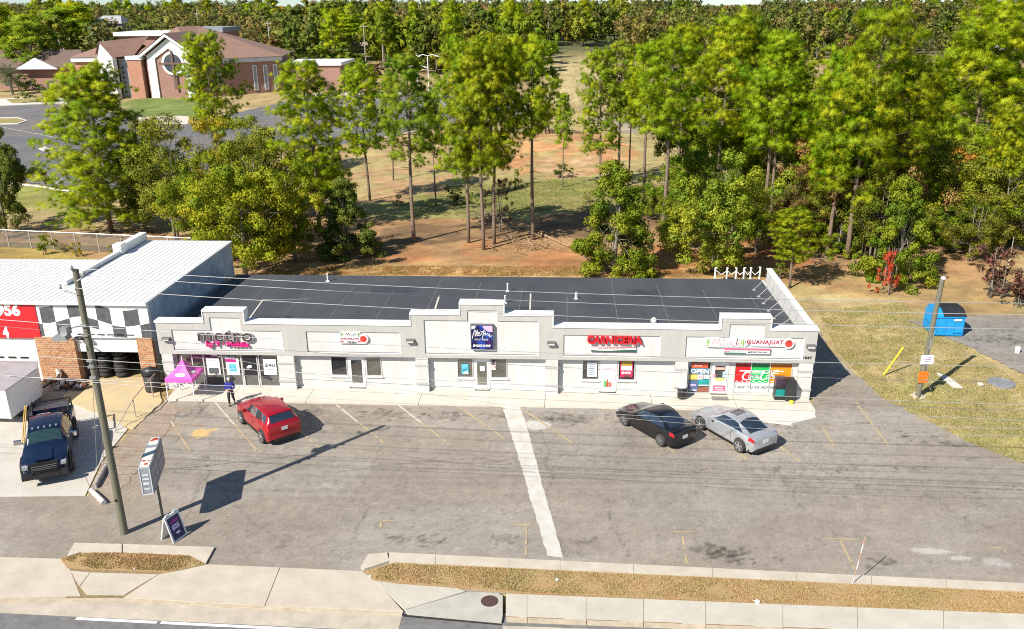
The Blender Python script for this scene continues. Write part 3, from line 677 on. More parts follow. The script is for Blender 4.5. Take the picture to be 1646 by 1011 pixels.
for a, b, w_ in (((440,503),(600,505),.04),((470,495),(560,496),.03),((900,499),(1010,500),.04),((640,466),(760,467),.03)): mb = MB(); roof_line(mb, a, b, w_); mb.build('seam', M_seam, roof)
for a, b, w_ in (((398,516),(423,482),.10),((699,498),(706,476),.12),((852,498),(853,472),.10),((926,478),(926,470),.16),((423,482),(498,481),.05)): mb = MB(); roof_line(mb, a, b, w_, .02); mb.build('flashing_strip', mat('flashing', (.60, .57, .49), .7, var=.15), roof)
for a, b, c_, d in ((-19.6, 49.2, 2.4, 1.5), (-4.2, 52.0, 3.0, 1.1), (4.4, 55.4, 2.2, 1.8), (9.6, 50.6, 1.6, 1.2), (-13.4, 56.0, 3.2, 1.2)):
    mb = MB(); mb.add([(a, b, roofz(b)+.008), (a+c_, b, roofz(b)+.008), (a+c_, b+d, roofz(b+d)+.008), (a, b+d, roofz(b+d)+.008)], [(0,1,2,3)]); mb.build('roof_patch', mat('patch_membrane', (.052, .057, .066), .6, var=.3, scale=1.2), roof)
for px, py, h_ in ((812,487,.5),(816,468,.55),(527,452,.55),(926,480,.3)):
    x, y = on_roof(px, py); z = roofz(y)
    mb = MB(); mb.lathe([(.16, z), (.10, z+.06), (.055, z+.08), (.055, z+h_), (.07, z+h_), (.07, z+h_+.03)], (x, y, 0), 10); mb.build('vent_pipe', M_white, roof, smooth=40)
x, y = on_roof(1051, 517); mb = MB(); mb.lathe([(.2, roofz(y)), (.2, roofz(y)+.15), (.05, roofz(y)+.28)], (x, y, 0), 10); mb.build('roof_vent', M_white, roof, smooth=40)
for i in range(7):
    y = 48.2+i*1.5
    mb = MB(); mb.tube([(14.16, y, 4.2), (13.6, y+.05, 3.75), (13.15, y+.1, roofz(y)+.05)], [.02, .02, .018], 6); mb.box(13.05, 13.25, y, y+.2, roofz(y), roofz(y)+.03)
    mb.build('roof_brace', mat('brace_paint', (.40, .40, .39), .6), mall)
# piers with moulded bands
for x0, x1 in ((-24.05, -23.38), (-16.98, -15.98), (-8.66, -7.92), (-.98, -.25), (6.55, 7.28), (13.62, 14.40)):
    mb = MB(); mb.box(x0, x1, YF+.015, YW-.001, .0, SOF-.004); p = mb.build('pier', M_wall, mall)
    for z in (.62, 1.78):
        mb = MB(); mb.box(x0-.03, x1+.03, YF-.02, YW-.001, z, z+.13); mb.build('moulding', M_band, p)
# glazing
def frame(mb, x0, x1, z0, z1, y0, y1, t=.05, mull=(), rails=()):
    mb.box(x0, x0+t, y0, y1, z0, z1); mb.box(x1-t, x1, y0, y1, z0, z1)
    mb.box(x0+t, x1-t, y0, y1, z0, z0+t); mb.box(x0+t, x1-t, y0, y1, z1-t, z1)
    e = [x0+t]+[v for m_ in mull for v in (m_-t/2, m_+t/2)]+[x1-t]
    for m_ in mull: mb.box(m_-t/2, m_+t/2, y0, y1, z0+t, z1-t)
    for r_ in rails:
        for k in range(0, len(e), 2): mb.box(e[k], e[k+1], y0+.005, y1-.005, r_-t/2, r_+t/2)
def window(x0, x1, z0, z1, mull=(), rails=(), glass=M_glass, t=.05, sill=True, name='window'):
    mb = MB(); frame(mb, x0, x1, z0, z1, YW-.03, YW+.06, t, mull, rails); f = mb.build(name, M_alu, mall)
    mb = MB(); mb.box(x0+t*.5, x1-t*.5, YW+.03, YW+.045, z0+t*.5, z1-t*.5); mb.build('pane', glass, f)
    if sill: mb = MB(); mb.box(x0-.06, x1+.06, YW-.10, YW-.001, z0-.07, z0-.002); mb.build('sill', M_white, f)
    return f
def door(x0, x1, z0, z1, glass=M_glass2, m_=M_white, t=.11, kick=.35, solid=False):
    mb = MB(); frame(mb, x0, x1, z0, z1, YW-.03, YW+.07, .06)
    mb.box(x0+.06, x1-.06, YW-.01, YW+.04, z1-.22, z1-.061)
    mb.box(x0+.06, x0+.06+t, YW-.012, YW+.04, z0+.06, z1-.221); mb.box(x1-.06-t, x1-.06, YW-.012, YW+.04, z0+.06, z1-.221)
    mb.box(x0+.06+t, x1-.06-t, YW-.012, YW+.04, z0+.06, z0+kick)
    if solid: mb.box(x0+.06+t, x1-.06-t, YW-.008, YW+.04, z0+kick, z1-.23)
    d = mb.build('door', m_, mall)
    if not solid: mb = MB(); mb.box(x0+.1, x1-.1, YW+.015, YW+.03, z0+kick-.02, z1-.22); mb.build('pane', glass, d)
    mb = MB(); mb.tube([(x1-.10, YW-.012, 1.0), (x1-.10, YW-.07, 1.02), (x1-.10, YW-.07, 1.3), (x1-.10, YW-.012, 1.32)], .015, 6); mb.build('handle', M_alu, d)
    return d
gl = {'w2l': M_glass, 'w2r': M_glass2, 'w3l': M_glass2, 'w3r': M_glass2, 'w4l': M_glass, 'w4r': M_glass, 'open': M_glass}
for k, r_ in WIN.items(): window(*r_, glass=gl[k], sill=k != 'open')
for k, r_ in DOOR.items(): door(*r_, glass=M_glass if k == 'd2' else M_glass2, solid=(k in ('d4',)), kick=.35)
MUL = [AT(px, 595, YW)[0] for px in (329.5, 359.5, 389.5, 417.5)]
window(-23.35, -17.0, .14, 2.3, mull=[-22.35]+MUL[:3]+[MUL[3]], t=.07, sill=False)
x0, x1 = MUL[2]+.06, MUL[3]-.06               # the glass door in the shop front
mb = MB(); frame(mb, x0, x1, .15, 2.12, YW-.05, YW-.031, .07, rails=(1.15,)); d = mb.build('door', M_alu, mall)
mb = MB(); mb.tube([(x0+.12, YW-.05, .95), (x0+.12, YW-.1, 1.0), (x0+.12, YW-.1, 1.3), (x0+.12, YW-.05, 1.35)], .014, 6); mb.build('handle', M_alu, d)
CM = [AT(px, 610, YW)[0] for px in (1206, 1236)]
window(COCA[0], COCA[1], .3, 2.24, mull=CM, t=.05, sill=False, glass=M_white)

# wall lights
M_lamp = mat('bronze_lamp', (.13, .125, .12), .5); M_lens = mat('lamp_lens', (.55, .53, .5), .3)
for i, (px, py, lab) in enumerate(((268, 544, 'box wall light left of the dark lettering near the left corner'), (660, 547, 'box wall light on the grey strip left of the purple square sign'), (886, 551, 'box wall light between the purple square sign and the red lettering'), (1303, 556, 'box wall light at the right corner above the house number'))):
    x, z = AT(px, py, YF)
    if i == 0:
        e0 = empty('wall_light', (x, YF, z), lab, 'wall light', 'box lights along the mall fascia')
        mb = MB(); mb.box(-.24, .24, -.06, -.001, -.11, .11)
        mb.add([(-.24,-.06,.11),(.24,-.06,.11),(.24,-.24,.05),(-.24,-.24,.05),(-.24,-.06,-.11),(.24,-.06,-.11),(.24,-.22,-.09),(-.24,-.22,-.09)], [(0,3,2,1),(3,7,6,2),(0,4,7,3),(1,2,6,5),(4,5,6,7)])
        mb.build('housing', M_lamp, e0, local=True)
        mb = MB(); mb.box(-.2, .2, -.25, -.235, -.07, .02); mb.build('lens', M_lens, e0, local=True)
    else:
        e = copy_tree(e0); e.location = (x, YF, z); e['label'] = lab

# ------------------------------------------------------------------ signs
def sign_obj(name, x, z, label, y=YF): return empty(name, (x, y, z), label, 'sign')
M_pink = mat('hot_pink', (.80, .012, .22), .5); M_char = mat('charcoal_letter', (.045, .036, .038), .45, var=.3, scale=6); M_ltrim = mat('letter_trim', (.62, .58, .56), .5)
x0, z0 = AT(318, 537, YF); x1, _ = AT(407, 537, YF)
s = sign_obj('shop_sign', (x0+x1)/2, 3.2, 'big charcoal metro lettering over a pink line of letters')
yb = YF+.07
zt, zb = AT(360, 530.5, YF)[1], AT(360, 548, YF)[1]
text('metro', (x0+x1)/2, yb-.10, (zt+zb)/2, x1-x0, zt-zb, M_ltrim, s, depth=.185, bold=.022, space=1.04)
text('metro', (x0+x1)/2, yb-.20, (zt+zb)/2, (x1-x0)*.985, (zt-zb)*.95, M_char, s, depth=.01, bold=.008, space=1.055)
a0 = AT(332, 553, YF); a1 = AT(400, 553, YF); zt, zb = AT(360, 549, YF)[1], AT(360, 558.5, YF)[1]
text('by T \u00b7 Mobile', (a0[0]+a1[0])/2, yb-.10, (zt+zb)/2-.01, a1[0]-a0[0], (zt-zb)*1.05, M_pink, s, depth=.14, bold=.03)

M_red = mat('sign_red', (.62, .012, .02), .45); M_green = mat('sign_green', (.02, .22, .06), .5); M_lime = mat('cactus_green', (.30, .52, .12), .5)
M_maroon = mat('maroon_letter', (.42, .015, .06), .5); M_blackp = mat('black_paint', (.02, .02, .022), .5); M_tomato = mat('tomato_red', (.78, .05, .035), .5)
def blob(mb, x, z, w_, h_, y0, y1, n=20, mi=0, seed=0):
    rnd = random.Random(seed)
    mb.xz([(x+w_/2*math.cos(2*math.pi*k/n)*(1+.05*rnd.uniform(-1, 1)), z+h_/2*math.sin(2*math.pi*k/n)) for k in range(n)], y0, y1, mi)
def cactus(mb, x, z, h, y, mi=0):
    mb.tube([(x, y, z-h/2), (x, y, z+h/2)], h*.09, 6, mi)
    mb.tube([(x, y, z-h*.1), (x-h*.25, y, z-.05*h), (x-h*.26, y, z+h*.28)], h*.065, 6, mi); mb.tube([(x, y, z), (x+h*.25, y, z+.03*h), (x+h*.26, y, z+h*.35)], h*.065, 6, mi)
# small shop sign with a flower
x0, z1 = AT(545, 533, YF); x1, zz0 = AT(592, 552, YF)
s = sign_obj('shop_sign', (x0+x1)/2, zz0, 'small white sign reading GUANAJUATO with a red bloom at its right end')
w_, h_ = x1-x0, z1-zz0; xm, zm = (x0+x1)/2, (z1+zz0)/2
mb = MB(); mb.box(x0, x1-.25, yb-.12, yb, zz0, zz0+h_*.62); mb.box(x0+.1, x1-.42, yb-.118, yb, zz0+h_*.61, z1); blob(mb, x1-.26, zz0+h_*.42, .56, .60, yb-.125, yb)
mb.build('board', M_white, s)
mb = MB()
for k in range(9):
    a = k*2*math.pi/9; stroke(mb, [(x1-.26+.05*math.cos(a), zz0+h_*.42+.05*math.sin(a)), (x1-.26+.21*math.cos(a), zz0+h_*.42+.21*math.sin(a))], .10, yb-.135)
blob(mb, x1-.26, zz0+h_*.42, .22, .22, yb-.14, yb-.126); mb.build('bloom', M_tomato, s)
text('GUANAJUATO', xm-.22, yb-.13, zz0+h_*.40, w_*.66, h_*.17, M_maroon, s, bold=.02)
text('TIENDA', xm-.12, yb-.13, zz0+h_*.13, w_*.34, h_*.12, M_blackp, s, bold=.01)
mb = MB(); mb.box(x0+.02, x0+.24, yb-.127, yb-.121, zz0+.10, zz0+.16); mb.box(x1-.62, x1-.42, yb-.127, yb-.121, zz0+.10, zz0+.16); mb.build('red_bar', M_maroon, s)
mb = MB(); cactus(mb, x0+.14, z1-.16, .24, yb-.13); cactus(mb, x1-.55, z1-.16, .26, yb-.13); mb.build('cactus', M_lime, s)
mb = MB(); stroke(mb, bez([(x0+.38, z1-.22), (x0+.45, z1-.05), (x0+.5, z1-.2), (x0+.58, z1-.06), (x0+.62, z1-.22)]), .03, yb-.125); stroke(mb, bez([(x0+.72, z1-.07), (x0+.7, z1-.22), (x0+.82, z1-.22), (x0+.92, z1-.06), (x0+.98, z1-.22)]), .03, yb-.125); mb.build('script', M_blackp, s)

# square sign
x0, z1 = AT(757.5, 521.5, YF); x1, zz0 = AT(793, 559.5, YF); w_, h_ = x1-x0, z1-zz0; xm = (x0+x1)/2
s = sign_obj('shop_sign', xm, zz0, 'square purple and blue painted SMOKE SHOP sign in the middle of the mall')
mb = MB(); mb.box(x0-.04, x1+.04, yb-.22, yb, zz0-.04, z1+.04); mb.build('cabinet', mat('cabinet_grey', (.10, .10, .11), .5), s)
pm = bpy.data.materials.new('ink_clouds'); pm.use_nodes = True; n_ = pm.node_tree.nodes; l_ = pm.node_tree.links
tc = n_.new('ShaderNodeTexCoord'); mp = n_.new('ShaderNodeMapping'); mp.inputs['Location'].default_value = (.3, 0, 1.7); l_.new(tc.outputs['Object'], mp.inputs[0])
nz = n_.new('ShaderNodeTexNoise'); nz.inputs['Scale'].default_value = 1.6; nz.inputs['Detail'].default_value = 3; nz.inputs['Distortion'].default_value = 1.2; l_.new(mp.outputs[0], nz.inputs['Vector'])
sp = n_.new('ShaderNodeSeparateXYZ'); l_.new(tc.outputs['Object'], sp.inputs[0])
ad = n_.new('ShaderNodeMath'); ad.operation = 'MULTIPLY_ADD'; ad.inputs[1].default_value = .34; ad.inputs[2].default_value = 1.72; l_.new(sp.outputs['X'], ad.inputs[0])
a2 = n_.new('ShaderNodeMath'); l_.new(ad.outputs[0], a2.inputs[0]); l_.new(nz.outputs['Fac'], a2.inputs[1])
a3 = n_.new('ShaderNodeMath'); a3.operation = 'SUBTRACT'; l_.new(a2.outputs[0], a3.inputs[0]); a3.inputs[1].default_value = .5
rp = n_.new('ShaderNodeValToRGB'); cr = rp.color_ramp
cr.elements[0].position = .0; cr.elements[0].color = (.008, .012, .07, 1); cr.elements[1].position = 1; cr.elements[1].color = (.62, .30, .55, 1)
for p_, c_ in ((.22, (.02, .06, .38, 1)), (.36, (.01, .012, .05, 1)), (.52, (.08, .01, .20, 1)), (.68, (.30, .03, .40, 1)), (.84, (.16, .02, .24, 1))):
    e_ = cr.elements.new(p_); e_.color = c_
l_.new(a3.outputs[0], rp.inputs[0]); l_.new(rp.outputs[0], n_['Principled BSDF'].inputs['Base Color']); n_['Principled BSDF'].inputs['Roughness'].default_value = .3
mb = MB(); mb.box(x0, x1, yb-.228, yb-.2205, zz0, z1); mb.build('face', pm, s)
mb = MB()
mb.xz([(x1-.62, z1-.02), (x1-.02, z1-.02), (x1-.02, z1-.40), (x1-.3, z1-.36), (x1-.5, z1-.22)], yb-.2305, yb-.229); mb.build('pale_corner', mat('pale_pink', (.66, .42, .58), .4), s)
mb = MB(); mb.xz([(x0+.02, z1-.02), (x0+.30, z1-.02), (x0+.2, z1-.2), (x0+.02, z1-.24)], yb-.2305, yb-.229); mb.build('pale_edge', mat('pale_blue', (.62, .62, .70), .4), s)
mb = MB()
S = lambda P: [(x0+w_*a, zz0+h_*b) for a, b in P]
stroke(mb, bez(S([(.04,.44),(.12,.70),(.19,.82),(.18,.62),(.20,.55),(.27,.76),(.30,.80),(.27,.60),(.28,.56),(.33,.62),(.40,.66),(.38,.72),(.34,.66),(.36,.57),(.44,.60),(.52,.72),(.60,.80),(.55,.62),(.52,.44)])), .035, yb-.234)
stroke(mb, bez(S([(.42,.74),(.55,.75),(.66,.76)])), .03, yb-.234)
stroke(mb, bez(S([(.58,.58),(.63,.68),(.66,.70),(.66,.60),(.72,.66),(.78,.68),(.77,.58),(.82,.60),(.88,.66),(.84,.55),(.88,.52),(.97,.60)])), .03, yb-.234)
mb.build('script', M_white, s)
text('BOUTIQUE', x0+w_*.47, yb-.234, zz0+h_*.40, w_*.62, h_*.075, mat('cream_letter', (.75, .66, .55), .5), s, depth=.006, bold=.015, space=1.3)
text('SMOKE SHOP', x0+w_*.48, yb-.234, zz0+h_*.14, w_*.82, h_*.105, M_white, s, depth=.006, bold=.04)

# red lettering with the little tricolour banner
x0, z1 = AT(944, 538.5, YF); x1, zz0 = AT(1032, 552.5, YF); xm = (x0+x1)/2
s = sign_obj('shop_sign', xm, zz0, 'raised red CARNICERIA lettering over a green, white and red banner')
text('CARNICERIA', xm, yb-.12, (z1+zz0)/2, x1-x0, z1-zz0, M_red, s, depth=.22, bold=.03)
bx0, bz1 = AT(950, 556.5, YF); bx1, bz0 = AT(1022, 565.5, YF)
mb = MB(); mb.box(bx0, bx1, yb-.10, yb, bz0, bz1); mb.build('banner_board', M_white, s)
N_ = 16; mb = MB()
for k in range(N_):
    t0, t1 = k/N_, (k+1)/N_; f_ = lambda t: .30-.12*math.sin(t*5.2)
    mb.xz([(bx0+(bx1-bx0)*t0, bz0-.004), (bx0+(bx1-bx0)*t1, bz0-.004), (bx0+(bx1-bx0)*t1, bz0+(bz1-bz0)*f_(t1)), (bx0+(bx1-bx0)*t0, bz0+(bz1-bz0)*f_(t0))], yb-.108, yb-.101)
mb.build('green_wave', mat('banner_green', (.03, .09, .06), .5), s)
mb = MB(); mb.box(bx0, bx1, yb-.108, yb-.101, bz1-.05, bz1-.0); mb.build('red_edge', mat('banner_red', (.45, .10, .10), .5), s)
text('GUANAJUATO', (bx0+bx1)/2-.1, yb-.112, bz0+(bz1-bz0)*.60, (bx1-bx0)*.62, (bz1-bz0)*.26, M_maroon, s, depth=.006, bold=.01)

# long lettering on the right
x0, z1 = AT(1133, 543, YF); x1, zz0 = AT(1273, 560, YF)
s = sign_obj('shop_sign', (x0+x1)/2, zz0, 'long white GUANAJUATO sign with cactuses and a pink banner on the right')
h_ = z1-zz0; zm = (z1+zz0)/2+.05
mb = MB(); 
mb.xz([(x0-.02, zm-.12), (x0+.1, z1), (x0+.5, z1+.06), (x0+1.2, z1-.02), (x0+1.7, z1+.07), (x0+2.3, z1+.02), (x0+2.52, zm-.05), (x0+2.3, zz0+.02), (x0+1.7, zz0+.08), (x0+.9, zz0+.02), (x0+.2, zz0+.04)], yb-.12, yb)
mb.box(x0+2.60, x1-.32, yb-.121, yb, zm-.22, zm+.24); blob(mb, x1-.22, zm-.02, .62, .64, yb-.122, yb)
mb.build('board', M_white, s)
mb = MB(); cactus(mb, x0+.17, zm-.02, .42, yb-.125); cactus(mb, x0+2.16, zm-.02, .44, yb-.125); mb.build('cactus', M_lime, s)
mb = MB()
S = lambda P: [(x0+.40+1.55*a, zm-.24+.48*b) for a, b in P]
for st in ([(.0,.05),(.10,.95),(.16,.3),(.26,.95),(.26,.05)], [(.34,.5),(.33,.08),(.38,.1)], [(.46,.95),(.44,.1),(.55,.08)], [(.58,.5),(.57,.08)], [(.63,.06),(.65,.5),(.72,.45),(.72,.06)], [(.88,.45),(.78,.4),(.78,.08),(.88,.12),(.93,.98),(.90,.06)], [(1.0,.28),(.97,.48),(.95,.2),(1.03,.1),(1.06,.35),(1.0,.46)]):
    stroke(mb, bez(S(st), 5), .05, yb-.128)
mb.build('script', mat('rose_letter', (.66, .36, .40), .5), s)
gx0, gx1 = AT(1200, 550, YF)[0], AT(1259, 550, YF)[0]
text('GUANAJUAT', (gx0+gx1)/2, yb-.13, zm+.01, gx1-gx0, .33, M_maroon, s, depth=.02, bold=.02, space=1.1)
mb = MB(); blob(mb, x1-.22, zm-.03, .42, .44, yb-.135, yb-.1225); mb.build('tomato', M_tomato, s)
mb = MB(); stroke(mb, bez([(x1-.36, zm+.14), (x1-.22, zm+.10), (x1-.12, zm+.18)]), .05, yb-.14); mb.build('leaf', mat('dark_leaf', (.10, .02, .02), .6), s)
bx0, bz1 = AT(1163.5, 558.5, YF); bx1, bz0 = AT(1237, 568.5, YF); bh = bz1-bz0
mb = MB(); mb.box(bx0, bx1, yb-.14, yb-.0, bz0, bz1); mb.build('banner_board', M_white, s)
mb = MB(); mb.box(bx0, bx1, yb-.147, yb-.1405, bz0+bh*.62, bz1); mb.box(bx0, bx0+.35, yb-.147, yb-.1405, bz0+bh*.28, bz0+bh*.42); mb.build('pink_stripe', mat('banner_pink', (.60, .13, .20), .5), s)
mb = MB(); mb.box(bx0, bx0+(bx1-bx0)*.48, yb-.147, yb-.1405, bz0, bz0+bh*.2); mb.build('green_stripe', mat('banner_teal', (.05, .16, .13), .5), s)
text('TIENDA', bx0+(bx1-bx0)*.27, yb-.149, bz0+bh*.48, (bx1-bx0)*.34, bh*.34, mat('mint_letter', (.35, .5, .48), .5), s, depth=.006, bold=.02)
text('MEXICANA', bx0+(bx1-bx0)*.73, yb-.149, bz0+bh*.32, (bx1-bx0)*.42, bh*.3, M_blackp, s, depth=.006, bold=.02)
x, z = AT(1298, 575, YF); t = text('1037', x, YF-.012, z, .46, .16, M_blackp, None, depth=.02, bold=.03, name='house_number')
tag(t, 'black house number under the box light at the right corner', 'house number')

# ------------------------------------------------------------------ posters and window graphics
def poster(name, px0, py0, px1, py1, m_, label, y=YW-.035, cat='poster', t=.012, rect=None):
    r_ = rect or box_px((px0, py0), (px1, py1), YW); e = empty(name, (r_[0], y, r_[2]), label, cat)
    mb = MB(); mb.box(r_[0], r_[1], y, y+t, r_[2], r_[3]); mb.build('sheet', m_, e)
    return e, r_
def onp(r_, a, b, c, d): w_, h_ = r_[1]-r_[0], r_[3]-r_[2]; return r_[0]+w_*a, r_[0]+w_*b, r_[2]+h_*c, r_[2]+h_*d
def patch(e, name, r_, a, b, c, d, m_, y):
    q = onp(r_, a, b, c, d); mb = MB(); mb.box(q[0], q[1], y, y+.003, q[2], q[3]); return mb.build(name, m_, e)
M_paper = mat('white_paper', (.80, .80, .79), .6); M_ph = mat('phone_grey', (.10, .11, .12), .4, var=.5, scale=8); M_cyan = mat('cyan_print', (.12, .46, .62), .5, var=.3, scale=7)
YP = YW-.035
e, r_ = poster('poster', 333, 576, 354, 602, M_paper, 'white poster with a grey phone picture beside the pink tent')
patch(e, 'phone_picture', r_, .12, .88, .08, .42, M_ph, YP-.004); patch(e, 'heading', r_, .2, .8, .84, .88, M_ph, YP-.004)
e, r_ = poster('poster', 364, 576, 385, 602, M_paper, 'poster with a blue box picture under purple FREE lettering')
patch(e, 'blue_box', r_, .22, .78, .2, .66, M_cyan, YP-.004); patch(e, 'pink_flag', r_, .0, .82, .78, .98, mat('magenta_print', (.45, .02, .2), .5), YP-.004)
text('FREE', r_[0]+.3, YP-.008, r_[3]+.06, .62, .17, mat('lilac_letter', (.62, .50, .68), .5), e, depth=.006, bold=.03)
e, r_ = poster('poster', 391, 573, 413, 602, mat('black_poster', (.02, .02, .024), .35), 'black poster with a white cloud mark on the glass shop door', y=YP-.035)
q = onp(r_, .3, .7, .35, .6); mb = MB(); blob(mb, (q[0]+q[1])/2, (q[2]+q[3])/2, .26, .2, YP-.040, YP-.036); blob(mb, q[0]+.05, q[2]+.08, .16, .12, YP-.041, YP-.036); mb.build('white_mark', M_paper, e)
e, r_ = poster('poster', 424, 577, 444.5, 602, M_paper, 'white poster reading 40 dollars at the right end of the shop glass')
text('$40', (r_[0]+r_[1])/2, YP-.006, r_[2]+(r_[3]-r_[2])*.6, (r_[1]-r_[0])*.8, (r_[3]-r_[2])*.26, M_ph, e, depth=.006, bold=.02)
patch(e, 'small_print', r_, .25, .75, .34, .37, M_ph, YP-.004)
e, r_ = poster('poster', 742, 585, 753, 601, M_cyan, 'cyan poster with a dark squiggle in the smoke shop window')
mb = MB(); stroke(mb, bez([(r_[0]+.06, r_[2]+.15), (r_[0]+.15, r_[2]+.35), (r_[0]+.2, r_[2]+.2), (r_[0]+.35, r_[2]+.45)]), .06, YP-.004); mb.build('squiggle', mat('teal_ink', (.02, .22, .28), .5), e); patch(e, 'white_strip', r_, .3, .98, .02, .25, M_paper, YP-.003)
poster('notice', 771.5, 588, 779, 596, M_paper, 'small blank white notice taped to the smoke shop door')
e, r_ = poster('poster', 790, 580, 796.5, 594, M_paper, 'narrow poster with a dark head picture beside the smoke shop door'); patch(e, 'dark_picture', r_, .0, .9, .55, 1.0, mat('brown_print', (.10, .06, .05), .5), YP-.004); patch(e, 'pink_band', r_, .0, 1, .2, .5, mat('dusty_pink', (.55, .42, .42), .5), YP-.004)
e, r_ = poster('poster', 944, 581, 959.5, 605, M_paper, 'white and blue striped poster in the window left of the white door')
mb = MB()
for k in range(7): stroke(mb, bez([(r_[0]+.02, r_[2]+.1+k*.13), (r_[0]+.25, r_[2]+.14+k*.13), (r_[1]-.02, r_[2]+.10+k*.13)]), .035, YP-.004, mi=k % 2)
mb.build('stripes', [mat('blue_ink', (.10, .16, .42), .5), M_ph], e)
e, r_ = poster('poster', 997, 580, 1017, 606, mat('red_print', (.62, .03, .10), .5), 'red, white and mustard poster in the window right of the white door')
patch(e, 'mustard_top', r_, .1, .9, .72, .98, mat('mustard_print', (.40, .33, .03), .5), YP-.004); patch(e, 'white_band', r_, .08, .92, .42, .7, M_paper, YP-.004)
text('ENVIA', (r_[0]+r_[1])/2, YP-.008, r_[2]+(r_[3]-r_[2])*.28, (r_[1]-r_[0])*.75, (r_[3]-r_[2])*.14, M_paper, e, depth=.005, bold=.04)
patch(e, 'photo_strip', r_, .3, .8, .02, .12, mat('brown_print'  , (.1, .06, .05)), YP-.004)
# on the white door
e = empty('door_poster', (2.72, YP, 1), 'sticker of green and red bottles on the white shop door', 'sticker')
mb = MB(); mb.box(2.45, 2.57, YP-.004, YP, .52, .84); mb.lathe([(.0, .84), (.04, .85), (.03, .95)], (2.51, YP-.002, 0), 6); mb.build('green_bottle', mat('bottle_green', (.10, .50, .10), .5), e)
mb = MB(); mb.box(2.60, 2.73, YP-.004, YP, .52, .86); mb.box(2.635, 2.695, YP-.004, YP, .86, 1.02); mb.build('brown_bottle', mat('bottle_brown', (.36, .10, .04), .5), e)
mb = MB(); mb.box(2.77, 2.90, YP-.004, YP, .52, .82); mb.build('red_can', mat('can_red', (.62, .12, .08), .5), e)
e = empty('door_notice', (2.72, YP, 1.7), 'grey lettered sheet across the top of the white shop door', 'notice')
mb = MB(); mb.box(2.40, 3.05, YP-.004, YP, 1.48, 1.90); mb.build('sheet', M_paper, e); text('GUANAJUATO', 2.72, YP-.008, 1.70, .52, .09, M_maroon, e, depth=.004)
# window of flyers
W0 = WIN['open']
def fl(name, a, b, c, d, m_, label, y=YP):
    r_ = [W0[0]+(W0[1]-W0[0])*a, W0[0]+(W0[1]-W0[0])*b, W0[2]+(W0[3]-W0[2])*c, W0[2]+(W0[3]-W0[2])*d]
    return poster(name, 0, 0, 0, 0, m_, label, y=y, rect=r_)
e, r_ = fl('banner', .14, .86, .80, .95, mat('orange_red_print', (.62, .10, .04), .5), 'orange red strip banner above the OPEN letters'); text('Envios', (r_[0]+r_[1])/2-.1, YP-.006, (r_[2]+r_[3])/2, .42, .1, M_paper, e, depth=.004)
e, r_ = fl('open_sign', .08, .94, .60, .79, mat('slate_blue', (.10, .20, .30), .5), 'wide slate panel with big white OPEN letters'); text('OPEN', (r_[0]+r_[1])/2, YP-.008, (r_[2]+r_[3])/2, (r_[1]-r_[0])*.95, .30, mat('ice_letter', (.74, .82, .84), .5), e, depth=.008, bold=.04)
e, r_ = fl('flyer', .06, .42, .43, .59, mat('yellow_print', (.74, .55, .12), .5, var=.2, scale=9), 'yellow flyer under the OPEN letters')
e, r_ = fl('flyer', .43, .68, .43, .59, M_paper, 'white flyer with a red price under the OPEN letters'); text('99', (r_[0]+r_[1])/2, YP-.006, (r_[2]+r_[3])/2, .2, .12, M_red, e, depth=.004)
e, r_ = fl('flyer', .70, .95, .46, .59, mat('spotted_print', (.62, .58, .57), .5, var=.5, scale=14), 'grey speckled flyer at the right under the OPEN letters')
e, r_ = fl('flyer', .06, .46, .06, .41, mat('navy_print', (.09, .14, .28), .5, var=.3, scale=8), 'tall navy flyer in the lower corner of the OPEN window'); patch(e, 'white_strip', r_, .1, .9, .04, .14, M_paper, YP-.004); patch(e, 'grey_strip', r_, .15, .8, .5, .62, mat('lilac_letter', (.6, .5, .6)), YP-.004)
e, r_ = fl('flyer', .48, .95, .22, .44, mat('teal_print', (.02, .30, .30), .5, var=.4, scale=6), 'teal flyer with white lines low in the OPEN window'); patch(e, 'white_strip', r_, .05, .95, .05, .22, M_paper, YP-.004)
e, r_ = fl('flyer', .46, .95, .04, .20, mat('brick_print', (.28, .10, .07), .5, var=.3, scale=8), 'brick red flyer at the foot of the OPEN window')
D5 = DOOR['d5']
def fd(name, a, b, z0, z1, m_, label):
    r_ = [D5[0]+.06+(D5[1]-D5[0]-.12)*a, D5[0]+.06+(D5[1]-D5[0]-.12)*b, z0, z1]; return poster(name, 0, 0, 0, 0, m_, label, y=YP, rect=r_)
e, r_ = fd('door_poster', .06, .94, .36, .72, mat('rose_print', (.55, .12, .22), .5), 'rose poster at the foot of the flyer covered shop door'); text('ENVIA', (r_[0]+r_[1])/2, YP-.006, .60, .5, .1, M_paper, e, depth=.004, bold=.03); text('A MEXICO', (r_[0]+r_[1])/2, YP-.006, .45, .55, .08, M_paper, e, depth=.004, bold=.02)
e, r_ = fd('door_poster', .08, .96, .74, 1.22, M_paper, 'white poster with a yellow heading on the flyer covered shop door'); patch(e, 'yellow_heading', r_, .1, .9, .62, .95, mat('yellow_print', (.7, .5, .1)), YP-.004)
e, r_ = fd('door_notice', .68, .96, 1.26, 1.62, mat('mint_print', (.45, .66, .66), .5, var=.2, scale=8), 'mint sticker at the right edge of the flyer covered door')
e, r_ = fd('door_notice', .02, .22, 1.26, 1.42, mat('pink_print', (.62, .22, .30), .5), 'pink sticker at the left edge of the flyer covered door')
e, r_ = fd('door_notice', .08, .80, 1.74, 1.88, mat('peach_print', (.72, .42, .34), .5), 'peach strip across the top of the flyer covered door')
